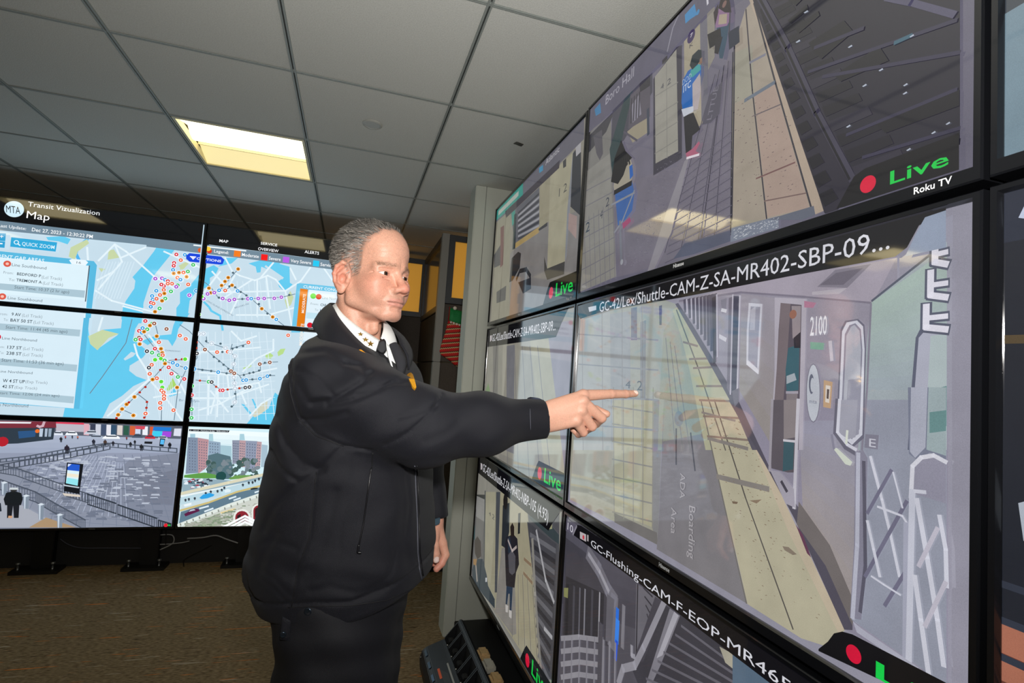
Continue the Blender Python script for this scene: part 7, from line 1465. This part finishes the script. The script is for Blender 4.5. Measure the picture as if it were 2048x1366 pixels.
flat('shirt_placket', [(770, 680), (776, 690), (786, 735), (792, 752), (788, 752), (776, 714)], [1.194, 1.194, 1.186, 1.182, 1.180, 1.186], M_shirt, man, 0.012)
# stars on the shirt collar
M_gold = mat('gold_pin', 'c8a04a', 0.25, metal=0.85); M_emb = mat('gold_embroidery', 'd99a1e', 0.5, noise=0.5, nscale=900, metal=0.3)
TSC = tree(bpy.data.objects['shirt_collar'])
def star(px, py, r, T, yf):
    loc, n = hit(px, py, T)
    if loc is None: loc = V3(pv(px, py, yf)); n = -ray(px, py).normalized()
    a = n.cross(Vector((0, 0, 1))); a.normalize(); b_ = n.cross(a); o = loc+n*0.0015
    vs = [o+n*0.0022]+[o+(a*math.sin(q*math.pi/5)+b_*-math.cos(q*math.pi/5))*(r if q % 2 == 0 else r*0.42) for q in range(10)]
    MB().add(vs, [(0, 1+q, 1+(q+1) % 10) for q in range(10)]).build('star_pin', M_gold, man)
star(741, 688, 0.0082, TSC, 1.19); star(731, 680, 0.0078, TSC, 1.19); star(721, 669, 0.007, TSC, 1.2)
def on_jacket(pts, lift=0.001):
    out = []
    for a, b_ in pts:
        loc, n = hit(a, b_)
        if loc is not None: out.append(loc+n*lift)
    return out
def dens(pts, n=8):
    out = []
    for (a, b_), (c_, d_) in zip(pts, pts[1:]):
        for i in range(n): t = i/n; out.append((a+(c_-a)*t, b_+(d_-b_)*t))
    return out+[pts[-1]]
def patch(name, pts, m, th=0.0015, T=None):
    q = []
    for a, b_ in pts:
        loc, n = hit(a, b_, T)
        if loc is not None: q.append((loc+n*th, loc-n*0.002))
    n_ = len(q)
    return MB().add([a for a, _ in q]+[b_ for _, b_ in q], [tuple(range(n_)), tuple(range(n_, 2*n_))]+[(i, (i+1) % n_, n_+(i+1) % n_, n_+i) for i in range(n_)]).build(name, m, man)
TJC = tree(bpy.data.objects['jacket_collar'])
patch('collar_embroidery', [(718, 700), (722, 700), (736, 711), (733, 714)], M_emb, 0.0015, TJC)
patch('chest_badge', [(814, 750), (818, 746), (822, 750), (827, 762), (832, 778), (829, 781), (824, 776), (818, 762)], M_emb, 0.005)
# zips, seams, hem details
M_seam = mat('seam_thread', '0b0b0f', 0.7); M_stitch = mat('stitch_grey', '4c4e58', 0.7)
def seam(name, pts, r, m, lift=0.0005):
    q = on_jacket(dens(J(*pts)), lift)
    if len(q) > 2: MB().tube(q, r, 5).build(name, m, man, smooth=True)
seam('pocket_zip', [(468, 600), (455, 690), (440, 800), (424, 875)], 0.0018, M_zip, 0.0008)
seam('pocket_welt', [(474, 545), (470, 600)], 0.0012, M_seam); seam('zip_pull', [(424, 872), (420, 900), (432, 900)], 0.0026, M_zip, 0.002)
seam('front_zip', [(624, 592), (628, 700), (633, 800), (634, 900), (640, 960), (650, 1005)], 0.0016, M_stitch, 0.0003); seam('front_zip_edge', [(632, 592), (638, 750), (642, 900), (656, 1010)], 0.0018, M_zip, 0.0006)
seam('side_seam', [(272, 615), (262, 720), (248, 850), (206, 960), (184, 1095)], 0.0010, M_seam); seam('sleeve_seam', [(182, 165), (174, 240), (180, 330), (205, 420), (270, 485), (370, 522)], 0.0010, M_seam)
seam('hem_stitch', [(172, 1097), (260, 1093), (400, 1090), (520, 1072), (640, 1020)], 0.0008, M_seam)
M_snap = mat('snap_metal', '3a4450', 0.25, metal=0.8)
def snap(px, py, r=0.008, T=None):
    loc, n = hit(px, py, T)
    if loc is None: return
    a = n.cross(Vector((0, 0, 1))); a.normalize(); b_ = n.cross(a); vs = []; k = 16
    for rr, h in ((r, 0.0), (r, 0.0016), (r*0.8, 0.0026), (r*0.55, 0.0018), (r*0.2, 0.0020)): vs += [loc+n*h+(a*math.cos(q*2*math.pi/k)+b_*math.sin(q*2*math.pi/k))*rr for q in range(k)]
    MB().add(vs, [(i*k+q, i*k+(q+1) % k, (i+1)*k+(q+1) % k, (i+1)*k+q) for i in range(4) for q in range(k)]+[tuple(range(4*k, 5*k))]).build('snap_button', M_snap, man, smooth=True)
snap(*J((243, 1112))[0])
# adjuster strap hanging at the side
q0, n0 = hit(*J((165, 1090))[0])
if q0 is not None:
    st_ = flat('hem_strap', J((150, 1128), (182, 1145), (176, 1216), (142, 1212)), [q0.y-0.004]*4, M_jack, man, 0.004)
    snap(*J((154, 1194))[0], 0.006, tree(st_))
# cuffs: teal tab on the left wrist, dark blue tab on the right
tb = [V3(pv(866, 1040, 1.43)), V3(pv(881, 1035, 1.43)), V3(pv(880, 1048, 1.43)), V3(pv(864, 1055, 1.43))]
mbt = MB().prism(tb, Vector((0, 0.06, 0))); mbt.build('cuff_tab', mat('cuff_teal', '2c4452', 0.6), man, bevel=0.002)
rt = [V3(pv(x, y, 1.165)) for x, y in ((1060, 800), (1066, 795), (1078, 796), (1089, 801), (1089, 806), (1076, 805))]
MB().prism(rt, Vector((0, 0.03, 0))).build('cuff_tab', mat('cuff_blue', '1c2438', 0.6, noise=0.5, nscale=600), man, bevel=0.002)
seam('cuff_stitch', [((1060-480)*1.784, (818-600)*1.784), ((1061-480)*1.784, (860-600)*1.784)], 0.0007, M_stitch)
# trousers and shoes ----------------------------------------------------------------
def trousers(P):
    d = None
    for hp, kn, an in LEGS:
        c = chain(P, [hp, kn, an], [0.118, 0.094, 0.080], 0.03); d = c if d is None else smin(d, c, 0.025)
    d = smin(d, np.maximum(torso(P, -0.03), P[:, 2]-1.0), 0.04); d = np.maximum(d, P[:, 2]-1.0); d = np.maximum(d, 0.06-P[:, 2])
    d = d+0.003*np.sin(P[:, 2]*40+P[:, 0]*25)*np.sin(P[:, 0]*30+1)+0.0015*np.sin(P[:, 2]*90+P[:, 1]*40)
    return d
Vt, Ft = surfnet(trousers, (-0.30, 1.0, 0.03), (0.28, 1.66, 1.03), 0.008)
np_mesh('trousers', Vt, Ft, mat('trouser_cloth', '0f1017', 0.7, noise=0.2, nscale=800, bump=0.3, bscale=1400), None, man)
def shoe(P, c):
    d = ell(P, c+NV(0.10, 0, 0.04), (0.15, 0.05, 0.052)); d = smin(d, capsule(P, c+NV(0.0, 0, 0.05), c+NV(-0.01, 0, 0.10), 0.046, 0.046), 0.03); return smax(d, 0.004-P[:, 2], 0.004)
for hp, kn, an in LEGS:
    c = NV(an[0]-0.02, an[1], 0.0); Vz, Fz = surfnet(lambda P: shoe(P, c), c+NV(-0.1, -0.08, -0.01), c+NV(0.28, 0.08, 0.16), 0.007)
    np_mesh('shoe', Vz, Fz, mat('shoe_leather', '0c0c0d', 0.3), None, man)
# ------------------------------------------------------------------ low plinth, radio charger and plugs under the far monitors
M_plinth = mat('plinth_black', '0b0b0c', 0.6)
pl_ = MB().box(0.658, 0.855, 1.2, 2.925, 0.0, 0.09).build('low_plinth', M_plinth, bevel=0.004, at=(0.7, 2.0, 0))
tag(pl_, 'low black plinth on the carpet beneath the monitors', 'plinth')
M_ch = mat('charger_plastic', '17181a', 0.45, bump=0.15, bscale=900); M_chd = mat('charger_pocket', '060607', 0.5)
Y0, Y1 = 2.02, 2.66; ch = thing('radio_charger', 'black multi bay radio charger standing on floor beside the column', 'charger', (0.56, 2.35, 0))
prof_ = [(0.445, 0.0), (0.440, 0.05), (0.452, 0.085), (0.47, 0.098), (0.545, 0.125), (0.556, 0.13), (0.56, 0.115), (0.60, 0.118), (0.615, 0.205), (0.628, 0.218), (0.645, 0.21), (0.655, 0.10), (0.655, 0.0)]
MB().prism([(x, Y0, z) for x, z in prof_], (0, Y1-Y0, 0)).build('body', M_ch, ch, bevel=0.003)
for k in range(6):
    y = Y0+0.055+k*(Y1-Y0-0.11)/5
    # one bay: side cheeks, dark well, radio foot
    for s_ in (-1, 1): MB().prism([(0.556, y+s_*0.044, 0.112), (0.556, y+s_*0.044, 0.138), (0.61, y+s_*0.044, 0.20), (0.616, y+s_*0.044, 0.205), (0.604, y+s_*0.044, 0.115)], (0, s_*0.006, 0)).build('bay_divider', M_ch, ch)
    MB().prism([(0.561, y-0.036, 0.1155), (0.598, y-0.036, 0.1185), (0.598, y-0.036, 0.1200), (0.561, y-0.036, 0.1170)], (0, 0.072, 0)).build('bay_well', M_chd, ch)
    MB().box(0.566, 0.592, y-0.022, y+0.022, 0.117, 0.150).build('charging_post', M_chd, ch, bevel=0.004)
    MB().lathe((0.5555, y-0.026, 0.136), [(0.003, 0.0), (0.003, 0.002), (1e-4, 0.0025)], n=8).build('status_lamp', mat('lamp_dot', 'c8c8c0', 0.3), ch)
    c_ = ['30485c', '3c5a74', '4a6a8c', '5a84b4', '6c9ed0', '6cb0d0'][5-k]
    MB().prism([(0.4565, y-0.026, 0.0905), (0.4655, y-0.026, 0.0968), (0.4650, y-0.026, 0.0985), (0.4555, y-0.026, 0.0920)], (0, 0.05, 0)).build('bay_label', mat('label_'+c_, c_, 0.5), ch)
sl = lambda x: 0.098+(x-0.47)*0.36+0.0006
def plate(x0, x1, y0, y1, m, name): MB().add([(x0, y0, sl(x0)), (x1, y0, sl(x1)), (x1, y1, sl(x1)), (x0, y1, sl(x0))], [(0, 1, 2, 3)]).add([(x0, y0, sl(x0)-0.001), (x1, y0, sl(x1)-0.001), (x1, y1, sl(x1)-0.001), (x0, y1, sl(x0)-0.001)], [(0, 1, 2, 3)]).build(name, m, ch)
plate(0.487, 0.497, 2.36, 2.44, mat('label_orange', 'e05a20', 0.5), 'orange_label'); plate(0.530, 0.537, 2.27, 2.45, mat('label_white', '9c9c98', 0.5), 'printed_strip')
for k in range(5): plate(0.500+0.005*k, 0.502+0.005*k, 2.30, 2.42-0.01*k, mat('print_dim', '4a4a48', 0.5), 'printed_line')
MB().lathe((0.492, 2.255, sl(0.492)), [(0.0035, 0.0), (0.0035, 0.002), (1e-4, 0.003)], n=10).build('power_lamp', mat('green_led', '30e060', 0.3, emis='30ff70', estr=1.5), ch, smooth=True)
for k in range(4): MB().lathe((0.4405, Y1-0.02-0.008*k, 0.06+0.004*k), [(0.002, -0.0008), (0.002, 0.0004)], axis='x', n=8).build('speaker_hole', mat('hole_light', 'a0a09c', 0.5), ch)
# plugs standing on the plinth
M_plug = mat('plug_cream', 'c9a878', 0.5, noise=0.2, nscale=80); M_plugw = mat('plug_white', 'b9b6aa', 0.5); M_strap = mat('plug_dark', '1a1a1c', 0.5)
def plug(x, y, z, lab_, white):
    t = thing('power_plug', lab_, 'plug', (x, y, z))
    MB().box(x-0.03, x+0.03, y-0.045, y+0.045, z, z+0.05).build('body', M_strap, t, bevel=0.008); MB().box(x-0.026, x+0.026, y-0.038, y+0.038, z+0.05, z+0.085).build('cap', M_plugw if white else M_plug, t, bevel=0.01)
plug(0.692, 2.43, 0.09, 'cream power plug behind the charger, nearer the column', False); plug(0.692, 2.33, 0.09, 'pale grey power plug between two cream plugs behind the charger', True); plug(0.695, 2.22, 0.09, 'cream power plug behind the charger, lowest in the photo', False)
q = [Vector((0.70, 2.17, 0.12)), Vector((0.71, 2.11, 0.13)), Vector((0.72, 2.04, 0.115)), Vector((0.715, 1.95, 0.098)), Vector((0.70, 1.85, 0.096))]
tag(MB().tube(q, 0.004, 8).build('floor_cable', M_cb, smooth=True, at=q[-1]), 'thin black power cord behind the radio charger', 'cord')
for o in list(bpy.data.objects):
    if '_w' in o: del o['_w']
